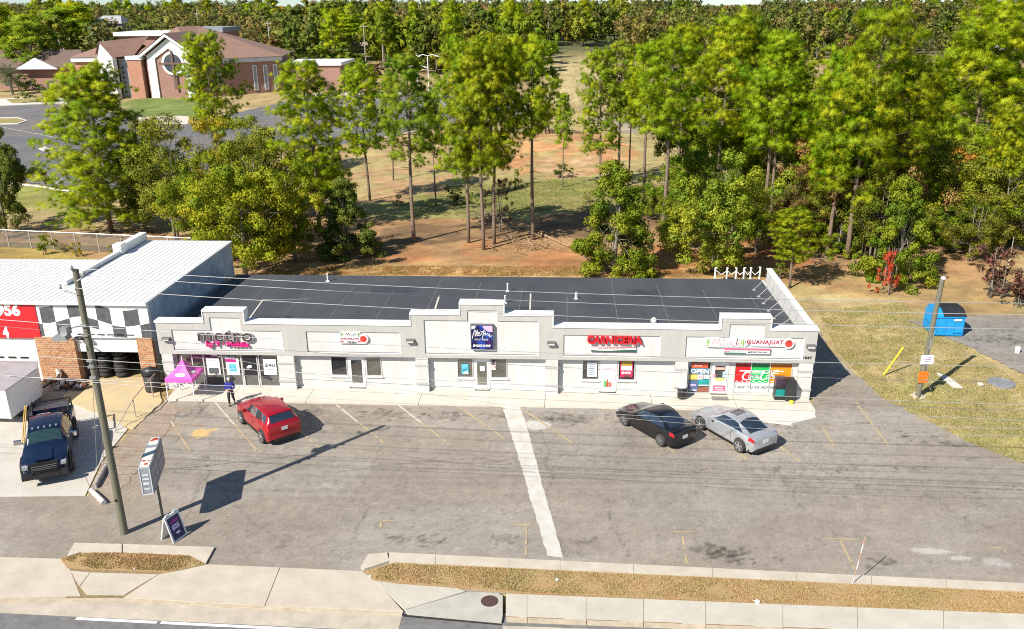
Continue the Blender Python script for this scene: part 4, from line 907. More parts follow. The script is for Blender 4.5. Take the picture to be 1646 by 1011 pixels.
# cola window wrap: three panes
wrap = empty('window_wrap', (11.7, YW, .3), 'red, green and orange cola window wrap with white script', 'window wrap')
M_cr = mat('cola_red', (.66, .012, .016), .4); M_cg = mat('cola_green', (.012, .42, .09), .4); M_co = mat('cola_orange', (.82, .27, .012), .4)
PX = [COCA[0]+.05, CM[0]-.025, CM[0]+.025, CM[1]-.025, CM[1]+.025, COCA[1]-.05]; zt, zb = 2.19, .35; hh = zt-zb; ys = YW+.022
for k, (m1, m2) in enumerate(((M_cr, mat('cola_dark_red', (.30, .01, .012), .4)), (M_cg, mat('cola_dark_green', (.01, .16, .05), .4)), (M_co, mat('cola_dark_orange', (.46, .13, .01), .4)))):
    a, b = PX[2*k], PX[2*k+1]; n_ = 12
    P = [(a, zt-.16*hh), (b, zt-.16*hh)]+[(b-(b-a)*i/n_, zb+hh*(.335-.028*abs(math.sin(math.pi*3*i/n_)))) for i in range(n_+1)]
    mb = MB(); mb.xz(P, ys, ys+.005); mb.build('colour_field', m1, wrap)
    mb = MB(); mb.box(a, b, ys, ys+.005, zt-.16*hh+.001, zt); mb.build('dark_header', m2, wrap)
    mb = MB()
    for i in range(5): blob(mb, a+(b-a)*(i+.5)/5, zt-.07, .05, .035, ys-.004, ys-.001, 8)
    for i in range(3): mb.box(a+(b-a)*(i+.3)/3, a+(b-a)*(i+.75)/3, ys-.004, ys-.001, zb+hh*.345, zb+hh*.372)
    mb.box(a+(b-a)*(.3 if k == 0 else .05), b-(b-a)*(.35 if k == 2 else .03), ys-.004, ys-.001, zt-.30*hh, zt-.265*hh)
    mb.box(a+(b-a)*(.6 if k == 0 else .05), b-(b-a)*(.6 if k == 2 else .03), ys-.004, ys-.001, zt-.36*hh, zt-.335*hh)
    mb.build('white_print', M_paper, wrap)
mb = MB(); cx0, cw, cz, ch = PX[0]+.42, 1.95, zb+hh*.40, hh*.30
S = lambda P: [(cx0+cw*a, cz+ch*b) for a, b in P]
yy = ys-.012
stroke(mb, bez(S([(.26,.95),(.20,1.08),(.10,.85),(.03,.45),(.05,.12),(.14,.06),(.24,.12)]), 6), [.05+.05*math.sin(math.pi*i/36) for i in range(37)], yy)
stroke(mb, bez(S([(.24,.12),(.34,.04),(.46,.14),(.52,.12)]), 6), .035, yy)
for ox in (.26, .40, .78, .92): stroke(mb, bez(S([(ox,.62),(ox-.055,.50),(ox-.05,.26),(ox,.28),(ox+.03,.5),(ox,.64)]), 5), .045, yy)
stroke(mb, bez(S([(.375,.60),(.335,.52),(.33,.3),(.37,.26),(.39,.34)]), 5), .045, yy)
stroke(mb, bez(S([(.495,.60),(.455,.52),(.45,.3),(.49,.30),(.50,.62),(.51,.24),(.55,.3)]), 5), .045, yy)
stroke(mb, bez(S([(.78,.95),(.70,1.08),(.62,.85),(.56,.45),(.57,.14),(.64,.08),(.72,.22)]), 6), [.05+.05*math.sin(math.pi*i/36) for i in range(37)], yy)
stroke(mb, bez(S([(.84,.26),(.88,1.0),(.91,1.02),(.86,.3),(.90,.24)]), 5), .045, yy)
stroke(mb, bez(S([(.97,.58),(.93,.5),(.93,.27),(.96,.30),(.98,.6),(.985,.24),(1.03,.32)]), 5), .045, yy)
stroke(mb, bez(S([(.66,1.04),(.80,1.0),(.95,1.12),(1.08,1.2)]), 5), .06, yy)
mb.build('script', M_paper, wrap)
text('THANK YOU FOR SHOPPING WITH US', (PX[0]+PX[5])/2, ys-.006, zb+hh*.15, 3.1, .19, M_char, wrap, depth=.004)
# ------------------------------------------------------------------ tyre workshop on the left
WY, WZ, WXR = 47.2, 5.33, -24.88
shop = empty('workshop', (-32, WY, 0), 'white ribbed roof workshop with a chequered front and brick piers', 'building')
M_brick = brick_mat('brown_brick', (.34, .12, .045), (.50, .25, .10), (.46, .36, .26), size=.55)
M_rib = mat('white_metal_roof', (.76, .755, .74), .6, col2=(.64, .63, .61), scale=.5, streak=(1.5, .3, 1), detail=9)
M_block = mat('blue_grey_block', (.62, .68, .72), .9, col2=(.30, .36, .42), scale=.9, bump=.3)
mb = MB()
mb.box(-31.6, WXR+.04, WY-.12, 61.2, WZ-.14, WZ); mb.box(-46, -31.601, WY-.12, 56.0, WZ-.14, WZ)
for i in range(54):
    x = WXR-.12-i*.39; ye = 61.2 if x > -31.6 else 56.0
    mb.box(x-.02, x+.02, WY-.125, ye, WZ+.0, WZ+.018)
mb.box(-46.05, WXR+.06, WY-.22, WY-.121, WZ-.15, WZ+.05)
roof2 = mb.build('roof', M_rib, shop)
mb = MB()
mb.box(-31.75, -31.45, 50.2, 57.2, WZ+.046, WZ+.30); mb.box(-31.95, -31.35, 57.2, 58.0, WZ+.046, WZ+.75); mb.box(-31.9, -31.4, 58.0, 61.3, WZ+.046, WZ+.62)
mb.build('roof_divider', M_white, roof2)
mb = MB(); mb.box(-25.1, WXR, WY+.3, 61.0, 0, WZ-.14); mb.build('side_wall', M_block, shop)
mb = MB(); mb.box(-31.6, -25.1, 60.8, 61.0, 0, WZ-.14); mb.box(-46, -31.6, 55.7, 55.9, 0, WZ-.14); mb.box(-31.8, -31.6, 55.9, 61.0, 0, WZ-.14); mb.build('back_wall', M_block, shop)
mb = MB()
mb.box(-46, WXR, WY, WY+.3, 3.0, WZ-.14); mb.build('fascia', M_white, shop)
mb = MB(); mb.box(-32.25, -29.80, WY-.06, WY+.5, 0, 3.02); mb.build('brick_pier', M_brick, shop)
mb = MB(); mb.box(-25.86, WXR-.02, WY-.06, WY+.5, 0, 3.06); mb.build('brick_pier', M_brick, shop)
mb = MB(); mb.box(-32.4, -32.25, WY+.05, WY+.2, 0, 3.0); mb.box(-46, -32.4, WY+.12, WY+.2, 0, 3.0)
for k in range(6): mb.box(-46, -32.42, WY+.10, WY+.121, .5*k+.02, .5*k+.47)
dr = mb.build('garage_door', M_white, shop)
mb = MB()
for k in range(6): mb.box(-33.0-k*.78-.52, -33.0-k*.78, WY+.085, WY+.101, 1.52, 1.64)
mb.build('door_window', M_dark, dr)
mb = MB(); mb.box(-29.8, -25.86, WY+.2, WY+.28, 2.0, 3.0)
for k in range(2): mb.box(-29.75, -25.9, WY+.17, WY+.201, 2.02+.5*k, 2.49+.5*k)
dr = mb.build('garage_door', M_white, shop)
mb = MB(); mb.box(-29.8, -25.86, WY+.62, 55.6, 2.9, 2.98); mb.box(-29.9, -29.8, WY+.52, 55.6, 0, 2.9); mb.box(-25.86, -25.4, WY+.52, 55.6, 0, 2.9); mb.build('inner_wall', mat('workshop_inner', (.10, .09, .085), .9), shop)
# wavy chequered band
mb = MB()
zt, zb = WZ-.17, 3.06
xb = [AT(p, 515, WY)[0] for p in (55, 67, 89, 112, 135, 157, 179, 200, 224, 241)]
def wave(x, r_):
    base = zb+(zt-zb)*r_
    return base+.24*math.sin((x+24.9)*1.25+.5)+(.22*(x+29)/4 if x > -29 else 0)*-1.0
for i in range(len(xb)-1):
    a, b = xb[i], xb[i+1]; n_ = 5
    up = (i % 2 == 1)
    lo_only = i in (4, 5)
    for j in range(n_):
        u, v = a+(b-a)*j/n_, a+(b-a)*(j+1)/n_
        if up:
            mb.xz([(u, wave(u, .52)), (v, wave(v, .52)), (v, min(zt, wave(v, 1.0))), (u, min(zt, wave(u, 1.0)))], WY-.012, WY-.001)
        elif i < 4 or i > 5:
            mb.xz([(u, max(zb, wave(u, .06))), (v, max(zb, wave(v, .06))), (v, wave(v, .50)), (u, wave(u, .50))], WY-.012, WY-.001)
        else:
            mb.xz([(u, wave(u, .22)), (v, wave(v, .22)), (v, wave(v, .50)), (u, wave(u, .50))], WY-.012, WY-.001)
mb.build('chequer', mat('faded_black', (.085, .085, .092), .8, var=.35, scale=3), shop)
mb = MB()
for k in range(6): mb.box(-29.5+k*.62, -29.05+k*.62, WY-.012, WY-.002, 3.18, 3.25)
mb.build('vent_slot', M_dark, shop)
mb = MB(); mb.box(-28.9, -29.6, WY-.30, WY-.07, 2.95, 3.12); mb.tube([(-29.3, WY-.1, 3.1), (-29.5, WY-.5, 3.15), (-29.0, WY-.6, 2.9)], .05, 6); mb.build('door_track', M_black, shop)
# red board
rx1, rz1 = AT(55.5, 489, WY); _, rz0 = AT(40, 543, WY); rx0 = -36.4
s = empty('shop_board', (rx0, WY, rz0), 'red board with big white digits on the workshop front', 'sign')
mb = MB(); mb.box(rx0, rx1, WY-.05, WY-.002, rz0, rz1-.02); mb.build('board', mat('board_red', (.55, .012, .02), .5, var=.08), s)
for t_, a, b in (('956', (-8, 487.5), (35, 508)), ('4', (3, 524), (17, 543))):
    xa, za = AT(a[0], a[1], WY); xb_, zb_ = AT(b[0], b[1], WY)
    text(t_, (xa+xb_)/2, WY-.06, (za+zb_)/2, xb_-xa, za-zb_, M_white, s, depth=.012, bold=.05)

# tyres in the doorway, one thing each
M_tyre = mat('tyre_rubber', (.035, .034, .033), .85, var=.25, scale=6, bump=.3)
def tyre_mesh(r_=.36, w_=.25):
    mb = MB(); prof = []
    for k in range(13):
        a = 2*math.pi*k/12; prof.append((r_-.1+.1*math.cos(a)*1.0, w_/2*math.sin(a)*1.0))
    n = 22; V = []; F = []
    for i, (q, h_) in enumerate(prof[:-1]):
        for k in range(n):
            a = 2*math.pi*k/n; V.append((q*math.cos(a), q*math.sin(a), h_))
    m_ = len(prof)-1
    for i in range(m_):
        for k in range(n): F.append((i*n+k, i*n+(k+1) % n, ((i+1) % m_)*n+(k+1) % n, ((i+1) % m_)*n+k))
    mb.add(V, F); return mb.mesh('tyre')
TM = tyre_mesh(); TM.materials.append(M_tyre)
for p in TM.polygons: p.use_smooth = True
rnd = random.Random(7)
ordn = ['bottom', 'second', 'third', 'fourth', 'fifth', 'top']
for si, (px, py, nm) in enumerate(((172, 606, 'stack nearer the wooden pole'), (197, 606, 'stack nearer the right brick pier'))):
    x, y = G(px, py); y = 48.3
    x = AT(px, 600, 48.3)[0]
    for k in range(6):
        o = bpy.data.objects.new('tyre', TM); COL.objects.link(o)
        o.location = (x+rnd.uniform(-.06, .06), y+rnd.uniform(-.05, .05), .17+k*.29); o.rotation_euler = (rnd.uniform(-.06, .06), rnd.uniform(-.06, .06), rnd.uniform(0, 6)); o.scale = (1.15, 1.15, 1.12)
        tag(o, f'{ordn[k]} black tyre of the doorway {nm}', 'tyre', 'tyres stacked in the workshop doorway')
# black barrel bin by the brick pier
x, y = G(246, 632)
e = empty('barrel_bin', (x-.1, y+.3, .05), 'big black barrel bin in front of the narrow brick pier', 'bin')
mb = MB(); mb.lathe([(.42, 0), (.46, .1), (.46, .95), (.43, 1.0)], (x-.1, y+.3, .05), 16); mb.build('barrel', mat('old_black_plastic', (.045, .042, .04), .6, var=.3, scale=5), e, smooth=40)
mb = MB(); mb.tube([(x-.55, y+.2, 1.2), (x-.1, y+.3, 1.28), (x+.35, y+.35, 1.2)], [.3, .36, .3], 8); mb.build('tarpaulin', M_black, e, smooth=True)
# junk at the foot of the brick pier
e = empty('junk_heap', (-30.9, 46.7, .05), 'heap of white and rusty car parts at the foot of the brick pier', 'junk heap')
cols = [mat('junk_white', (.6, .58, .54), .6), mat('junk_rust', (.16, .07, .04), .8), mat('junk_grey', (.22, .22, .22), .5), M_black]
for ci in range(4):
    r2 = random.Random(50+ci)
    for k in range(11):
        mb = MB()
        px = r2.uniform(86, 138); py = r2.uniform(614, 627)
        X_, Y_ = G(px, py); a = r2.uniform(0, 3); s_ = r2.uniform(.06, .22); Y_ = min(Y_, 46.95)
        mb.obox((X_, Y_-.1, .06+r2.uniform(0, .25)), (s_*math.cos(a), s_*math.sin(a), r2.uniform(-.05, .05)), (-.1*math.sin(a), .1*math.cos(a), 0), (0, r2.uniform(-.03, .03), r2.uniform(.03, .12)))
        mb.build(('white_scrap', 'rusty_scrap', 'grey_scrap', 'black_scrap')[ci], cols[ci], e)
X_, Y_ = G(90, 622)
mb = MB(); mb.tube([(X_, 46.9, .1), (X_-.05, 46.95, .5), (X_+.1, 46.9, .75), (X_-.02, 46.95, 1.0)], [.13, .10, .15, .10], 8); mb.build('valve_column', cols[0], e)

# trailer
tx1, ty0 = -30.65, 41.4
e = empty('box_trailer', (-33, 43, 0), 'white box trailer with a grey roof behind the dark blue pickup', 'trailer')
mb = MB()
P = [(tx1-4.5, ty0), (tx1, ty0), (tx1, 44.4), (tx1-.55, 45.4), (tx1-4.5, 45.4)]
mb.prism(P, .42, 2.12); mb.build('box', mat('trailer_white', (.74, .75, .77), .45, var=.05), e)
mb = MB(); mb.prism([(p[0]+(.03 if p[0] > tx1-4 else 0), p[1]+(-.03 if p[1] < 42 else .03)) for p in P], 2.12, 2.17); mb.build('roof', mat('trailer_roof', (.36, .33, .34), .7, var=.15, scale=1.2), e)
mb = MB(); mb.box(tx1-.12, tx1+.012, ty0-.015, ty0+.10, .40, 2.12); mb.build('corner_trim', M_white, e)
mb = MB(); mb.box(tx1-.02, tx1+.015, 44.3, 44.42, .42, 2.12); mb.build('corner_trim', M_white, e)
for wy in (42.6, 43.5):
    mb = MB(); mb.lathe([(.33, -.12), (.36, -.06), (.36, .06), (.33, .12)], (tx1-.2, wy, .36), 16, 'x'); mb.build('wheel', M_tyre, e, smooth=40)
mb = MB(); mb.box(tx1-.6, tx1-.45, 45.4, 46.3, .42, .52); mb.build('tow_bar', M_black, e)

# handrail of pipe
def W(px, py, z=0): x, y = G(px, py, z); return Vector((x, y, z))
e = empty('handrail', tuple(W(218.6, 672)), 'thin rusty pipe handrail beside the sandy ramp', 'railing')
p1, p2 = W(218.6, 672), W(246.6, 640)
h1 = AT(213.5, 641.6, p1.y)[1]; h2 = AT(244, 609, p2.y)[1]
p0 = W(184, 694); p3 = p2+(p2-p1)*.4
M_pipe = mat('rusty_pipe', (.42, .36, .27), .7, var=.3, scale=5)
mb = MB(); mb.tube([p0, p1+Vector((0,0,h1)), p2+Vector((0,0,h2)), p3+Vector((0,0,h2))], .03, 6); mb.build('rail', M_pipe, e)
for p, h_ in ((p1, h1), (p2, h2)):
    mb = MB(); mb.tube([p, p+Vector((0, 0, h_))], .035, 6); mb.build('post', M_pipe, e)
# broken parking stops
for a, b, r_, m_, lab in (((173,749),(153,786),.13, mat('stop_grey', (.33, .30, .27), .9, var=.3, scale=4, bump=.4), 'broken round grey kerb log pointing up the slope by the wooden pole'), ((147,791),(168,812),.12, mat('stop_white', (.66, .60, .52), .9, var=.2, scale=4, bump=.4), 'pale broken kerb log lying by the end of the grey one')):
    A, B = W(*a), W(*b); A.z = B.z = .12
    mb = MB(); n_ = 7; rnd = random.Random(3)
    mb.tube([A+(B-A)*k/n_+Vector((rnd.uniform(-.02, .02), rnd.uniform(-.02, .02), rnd.uniform(-.015, .015))) for k in range(n_+1)], [r_*rnd.uniform(.9, 1.08) for _ in range(n_+1)], 9)
    tag(mb.build('kerb_log', m_, smooth=50), lab, 'kerb log')
A = W(147, 790); mb = MB(); mb.tube([A, A+Vector((-.15, 0, .85))], .012, 5); tag(mb.build('iron_stake', mat('rust', (.30, .14, .06), .8)), 'thin rusty iron stake at the joint of the two kerb logs', 'stake')
# ------------------------------------------------------------------ vehicles: a lofted hull and panels cut from its surface
XM = lambda x: x if x < 4.0 else 4.0+(x-4.0)*.66       # the tail is short for its wheelbase
class Hull:
    KEYS = ('zt', 'zb', 'wb', 'wr', 'wm', 'zs')
    def __init__(s, L, st, wheels, rw):
        s.L = L; s.x = [r_[0] for r_ in st]; s.c = {k: [r_[i+1] for r_ in st] for i, k in enumerate(s.KEYS)}; s.wh = wheels; s.rw = rw
    def par(s, x):
        xs = s.x; x = min(max(x, xs[0]), xs[-1]); i = max(0, min(len(xs)-2, sum(1 for q in xs if q <= x)-1)); t = (x-xs[i])/(xs[i+1]-xs[i]); o = {}
        for k in s.KEYS:
            v = s.c[k]; a, b = v[i], v[i+1]
            m0 = (v[i+1]-v[i-1])/(xs[i+1]-xs[i-1]) if i > 0 else (b-a)/(xs[i+1]-xs[i]); m1 = (v[i+2]-v[i])/(xs[i+2]-xs[i]) if i+2 < len(v) else (b-a)/(xs[i+1]-xs[i])
            h = xs[i+1]-xs[i]; d = (b-a)/h
            if d == 0: m0 = m1 = 0
            else:
                m0 = max(0, min(m0/d, 2.5))*d; m1 = max(0, min(m1/d, 2.5))*d
            t2, t3 = t*t, t*t*t; o[k] = (2*t3-3*t2+1)*a+(t3-2*t2+t)*h*m0+(-2*t3+3*t2)*b+(t3-t2)*h*m1
        return o
    def sec(s, x):
        p = s.par(x); zs = p['zs']
        for xw in s.wh:
            d = abs(x-xw)
            if d < s.rw*1.13: zs = max(zs, .33+math.sqrt(max(0, (s.rw*1.13)**2-d*d))*.95+(s.rw-.33))
        zs = min(zs, p['zb']-.06); zm = zs+(p['zb']-zs)*.62
        return [(p['wm']*.955, zs), (p['wm'], zs+(zm-zs)*.45), (p['wm'], zm), (p['wb'], p['zb']), (p['wr'], p['zt']-.045), (p['wr']*.55, p['zt']-.008), (0, p['zt'])]
    def pt(s, x, v, side=1):
        q = s.sec(x); i = min(int(v), 5); t = v-i; a, b = q[i], q[i+1]
        return Vector((XM(x) if s.L > 4 else x, side*(a[0]+(b[0]-a[0])*t), a[1]+(b[1]-a[1])*t))
    def body(s, mb):
        xs = sorted(set([round(s.L*i/76, 4) for i in range(77)]+[s.x[0], s.x[-1]])); VV = [0, .5, 1, 1.5, 2, 2.35, 2.7, 2.9, 3, 3.1, 3.5, 3.85, 4, 4.2, 4.6, 5, 5.5, 6]; n = len(VV); V = []; F = []
        for x in xs:
            V += [s.pt(x, v, -1) for v in VV]+[s.pt(x, v, 1) for v in reversed(VV[:-1])]
        w_ = 2*n-1
        for i in range(len(xs)-1):
            for k in range(w_-1): F.append((i*w_+k, i*w_+k+1, (i+1)*w_+k+1, (i+1)*w_+k))
        F.append(tuple(reversed(range(w_)))); F.append(tuple((len(xs)-1)*w_+k for k in range(w_))); mb.add(V, F)
    def nrm(s, x, v, side):
        e = .01; a = s.pt(min(x+e, s.L), v, side)-s.pt(max(x-e, 0), v, side); v0, v1 = max(0, v-.02), min(6, v+.02)
        b = s.pt(x, v1, side)-s.pt(x, v0, side); n = a.cross(b)
        if n.length < 1e-9: return Vector((0, side, 0))
        n.normalize(); c_ = s.pt(x, v, side)-Vector((XM(x) if s.L > 4 else x, 0, .6)); return n if n.dot(c_) > 0 else -n
    def panel(s, mb, xa, xb, va, vb, side=1, off=.006, nx=8, nv=6, mirror=False):
        """xa, xb may be functions of the fraction up the panel"""
        V = []; fa = xa if callable(xa) else (lambda t: xa); fb = xb if callable(xb) else (lambda t: xb)
        cols = []
        vs = [va+(vb-va)*j/nv for j in range(nv+1)]
        path = [(v, side) for v in vs]
        if mirror: path = [(v, -1) for v in vs]+[(v, 1) for v in reversed(vs[:-1])]
        for v, sd in path:
            t = (v-va)/(vb-va)
            for i in range(nx+1):
                x = fa(t)+(fb(t)-fa(t))*i/nx; V.append(s.pt(x, v, sd)+s.nrm(x, v, sd)*off)
        F = [(j*(nx+1)+i, j*(nx+1)+i+1, (j+1)*(nx+1)+i+1, (j+1)*(nx+1)+i) for j in range(len(path)-1) for i in range(nx)]
        mb.add(V, F)
M_cglass = mat('car_glass', (.018, .026, .036), .03, spec=1.0, var=.6, scale=1.5); M_cglass.node_tree.nodes['Principled BSDF'].inputs['IOR'].default_value = 1.9
M_trim = mat('car_trim', (.012, .012, .013), .5)
M_head = mat('headlamp_glass', (.33, .35, .37), .1, spec=.9); M_tail = mat('tail_lamp_red', (.42, .008, .012), .15, spec=.8)
M_rimm = mat('alloy', (.55, .56, .57), .3, metal=.8); M_drim = mat('dark_alloy', (.24, .24, .25), .35, metal=.6); M_chrome = mat('chrome', (.7, .7, .7), .12, metal=1.0)
M_plate = mat('plate_white', (.66, .68, .70), .5)
def wheel(parent, x, y, r_, w_, rim, spokes=5, side=1):
    mb = MB(); prof = [(r_*.66, -w_/2), (r_*.93, -w_/2), (r_, -w_*.34), (r_, w_*.34), (r_*.93, w_/2), (r_*.66, w_/2)]
    mb.lathe(prof, (x, y, r_), 26, 'y'); t = mb.build('tyre', M_tyre, parent, local=True, smooth=40, fix=True)
    yo = y+side*(w_/2+.004); mb = MB()
    n = 28; V = []; ring = lambda q, dy: [(x+q*math.cos(2*math.pi*k/n), yo+dy, r_+q*math.sin(2*math.pi*k/n)) for k in range(n)]
    V = ring(r_*.69, .0)+ring(r_*.61, side*.004); mb.add(V, [(k, (k+1) % n, n+(k+1) % n, n+k) for k in range(n)])
    for k in range(spokes):
        a = 2*math.pi*k/spokes+.3; d = Vector((math.cos(a), 0, math.sin(a))); q = Vector((-d.z, 0, d.x)); c = Vector((x, yo+side*.004, r_))
        mb.add([c+d*.03+q*.05, c+d*.03-q*.05, c+d*r_*.63-q*.045, c+d*r_*.63+q*.045], [(0, 1, 2, 3)])
    mb.lathe([(.07, 0), (.06, .012)] if side > 0 else [(.06, -.012), (.07, 0)], (x, yo+side*.002, r_), 12, 'y')
    mb.build('rim', rim, t, local=True)
    mb = MB(); mb.lathe([(r_*.66, -.004), (r_*.66, .004)], (x, y+side*(w_/2-.02), r_), 20, 'y'); mb.build('brake_disc', M_trim, t, local=True)
def place_car(name, label, kind, fw, rw_, L, s, width):
    """fw, rw_: ground contact of the two near side wheels in the photo"""
    A, B = Vector(G(*fw)), Vector(G(*rw_)); h = (A-B).normalized(); right = Vector((h.y, -h.x))
    mid = (A+B)/2+right*(width/2)*s
    return mid, math.atan2(-h.y, -h.x)
def make_car(name, label, paint, st, wheels, rw, L, loc, rz, s, track, spec, rim, cat='car'):
    root = empty(name, (loc[0], loc[1], .0), label, cat, rz=rz, scale=s)
    wc = (wheels[0]+wheels[1])/2
    H = Hull(L, st, wheels, rw)
    def shift(mb):
        mb.v = [(p[0]-wc, p[1], p[2]) for p in map(tuple, mb.v)]; return mb
    mb = MB(); H.body(mb); body = shift(mb).build('body', paint, root, local=True, smooth=62)
    mb = MB(); mb.box(.25, XM(L)-.2, -track/2+.02, track/2-.02, .22, .62); shift(mb).build('underbody', M_trim, root, local=True)
    for sd in (-1, 1):
        mb = MB(); H.panel(mb, wheels[0]+rw*1.2, wheels[1]-rw*1.2, .02, spec.get('sill', .55), sd, off=.012, nx=14, nv=2); shift(mb).build('sill_trim', M_trim, root, local=True)
    for k, (xa, xb, va, vb) in enumerate(spec['side']):
        for sd in (-1, 1):
            mb = MB(); H.panel(mb, xa, xb, va, vb, sd, nx=10); shift(mb).build('side_window', M_cglass, root, local=True, smooth=True, fix=False)
    xa, xb, va = spec['wind']; mb = MB(); H.panel(mb, xa, xb, va, 5.999, mirror=True); shift(mb).build('windscreen', M_cglass, root, local=True, smooth=True)
    xa, xb, va = spec['back']; mb = MB(); H.panel(mb, xa, xb, va, 5.999, mirror=True); shift(mb).build('rear_window', M_cglass, root, local=True, smooth=True)
    for x in spec['seams']:
        for sd in (-1, 1):
            mb = MB(); H.panel(mb, x-.009, x+.009, .6, 2.98, sd, off=.003, nx=1); shift(mb).build('door_seam', M_trim, root, local=True)
    for x in spec['handles']:
        for sd in (-1, 1):
            mb = MB(); H.panel(mb, x-.11, x+.11, 2.62, 2.76, sd, off=.02, nx=2, nv=2); shift(mb).build('door_handle', spec.get('hmat', paint), root, local=True)
    for sd in (-1, 1):
        for xa, xb, va, vb in [spec['head']]: mb = MB(); H.panel(mb, xa, xb, va, vb, sd, off=.008); shift(mb).build('headlight', M_head, root, local=True, smooth=True)
        for xa, xb, va, vb in [spec['tail']]: mb = MB(); H.panel(mb, xa, xb, va, vb, sd, off=.010); shift(mb).build('tail_light', M_tail, root, local=True, smooth=True)
        p = H.pt(spec['mirror'], 3.05, sd); mb = MB(); mb.obox(p+Vector((0, sd*.12, .06)), (.06, 0, 0), (0, .11, 0), (.0, 0, .075)); mb.tube([p, p+Vector((0, sd*.06, .03))], .03, 5)
        shift(mb).build('wing_mirror', spec.get('mmat', paint), root, local=True)
    # tail lamps and plate on the rear face
    zt = H.par(L)['zb']; q = H.sec(L)
    LM = XM(L)
    pz = spec['plate']; mb = MB(); mb.box(LM+.004, LM+.018, -.16, .16, pz-.085, pz+.085); shift(mb).build('number_plate', M_plate, root, local=True)
    mb = MB(); mb.box(LM-.10, LM+.012, -.62, .62, .22, .40); shift(mb).build('rear_valance', M_trim, root, local=True)
    mb = MB(); mb.box(-.012, .08, -.42, .42, .30, .52); shift(mb).build('grille', M_trim, root, local=True)
    if 'roof_panel' in spec:
        xa, xb, va = spec['roof_panel']; mb = MB(); H.panel(mb, xa, xb, va, 5.999, mirror=True, off=.007); shift(mb).build('sunroof', M_cglass, root, local=True, smooth=True)
    for i, xw in enumerate(wheels):
        for sd in (-1, 1): wheel(root, xw-wc, sd*(track/2-.02), rw, .22, rim, side=sd)
    return root, H, wc
# stations: x, top, belt, half width at belt, half width at roof edge, half width at the waist, sill
SEDAN = [(0,.52,.44,.62,.48,.64,.26),(.10,.64,.58,.78,.62,.80,.22),(.35,.74,.68,.86,.70,.88,.20),(.8,.84,.78,.88,.72,.90,.20),(1.25,.93,.88,.87,.72,.90,.20),(1.42,.99,.92,.86,.70,.90,.20),(1.85,1.25,.94,.86,.64,.90,.20),(2.2,1.39,.95,.86,.62,.90,.20),(2.6,1.44,.96,.86,.62,.90,.20),(3.05,1.40,.97,.86,.61,.90,.20),(3.5,1.24,.99,.85,.55,.90,.20),(4.0,1.06,1.0,.83,.62,.89,.22),(4.3,1.04,.99,.80,.64,.86,.24),(4.55,1.02,.94,.76,.62,.82,.28),(4.63,.86,.78,.72,.55,.76,.36)]
COUPE = [(0,.50,.42,.62,.48,.64,.26),(.10,.62,.56,.78,.62,.80,.22),(.4,.73,.67,.86,.70,.88,.20),(.9,.86,.80,.88,.72,.90,.20),(1.3,.94,.88,.87,.70,.90,.20),(1.5,1.0,.91,.86,.68,.90,.20),(1.95,1.26,.93,.86,.58,.90,.20),(2.3,1.38,.94,.86,.60,.90,.20),(2.65,1.40,.95,.86,.60,.90,.20),(3.05,1.35,.97,.86,.59,.90,.20),(3.5,1.20,.99,.86,.57,.91,.20),(3.95,1.05,1.0,.84,.60,.90,.22),(4.25,1.03,.98,.80,.64,.86,.26),(4.5,1.0,.92,.75,.60,.80,.30),(4.58,.86,.78,.70,.54,.74,.38)]
SUV = [(0,.66,.56,.62,.5,.66,.32),(.10,.84,.74,.80,.64,.82,.26),(.35,.96,.88,.88,.72,.91,.25),(.9,1.04,.98,.91,.76,.94,.25),(1.2,1.08,1.02,.91,.76,.94,.25),(1.4,1.16,1.04,.90,.74,.94,.25),(1.85,1.48,1.06,.90,.66,.94,.25),(2.2,1.61,1.07,.90,.65,.94,.25),(2.8,1.64,1.09,.90,.65,.94,.25),(3.5,1.62,1.12,.89,.64,.94,.25),(3.95,1.57,1.15,.87,.62,.94,.25),(4.2,1.42,1.15,.85,.63,.93,.27),(4.42,1.18,1.10,.83,.68,.91,.30),(4.55,1.06,.96,.80,.66,.88,.34),(4.62,.82,.74,.76,.58,.82,.40)]
M_black_car = mat('black_car_paint', (.008, .008, .010), .22, coat=.6, spec=.5); M_silver = mat('silver_car_paint', (.50, .51, .53), .3, metal=.5, coat=.5)
M_redcar = mat('red_car_paint', (.36, .006, .014), .25, coat=.6, metal=.15)
mid, rz = place_car('', '', '', (1003.7, 683.8), (1061, 716.6), 4.63, 1.05, 1.76)
make_car('parked_car', 'glossy black sedan parked nose to the pavement beside the silver car', M_black_car, SEDAN, (.90, 3.60), .33, 4.63, mid, rz, 1.05, 1.72,
  dict(side=[(lambda t: 1.62+.42*t, lambda t: 2.62, 3.12, 3.93), (lambda t: 2.67, lambda t: 3.80-.42*t, 3.12, 3.93)], wind=(lambda t: 1.46+.02*(1-t), lambda t: 2.02+.06*t, 4.1), back=(lambda t: 3.10+.10*(1-t), lambda t: 3.98+.02*t, 4.1),
  seams=[1.42, 2.64, 3.55], handles=[2.45, 3.4], head=(.08, .40, 2.55, 2.95), tail=(4.22, 4.60, 2.35, 2.98), mirror=1.72, rear_lamp=(.42, .74, .68, .86), plate=.62), M_drim)
mid, rz = place_car('', '', '', (1125, 690), (1187.8, 726.6), 4.58, 1.10, 1.76)
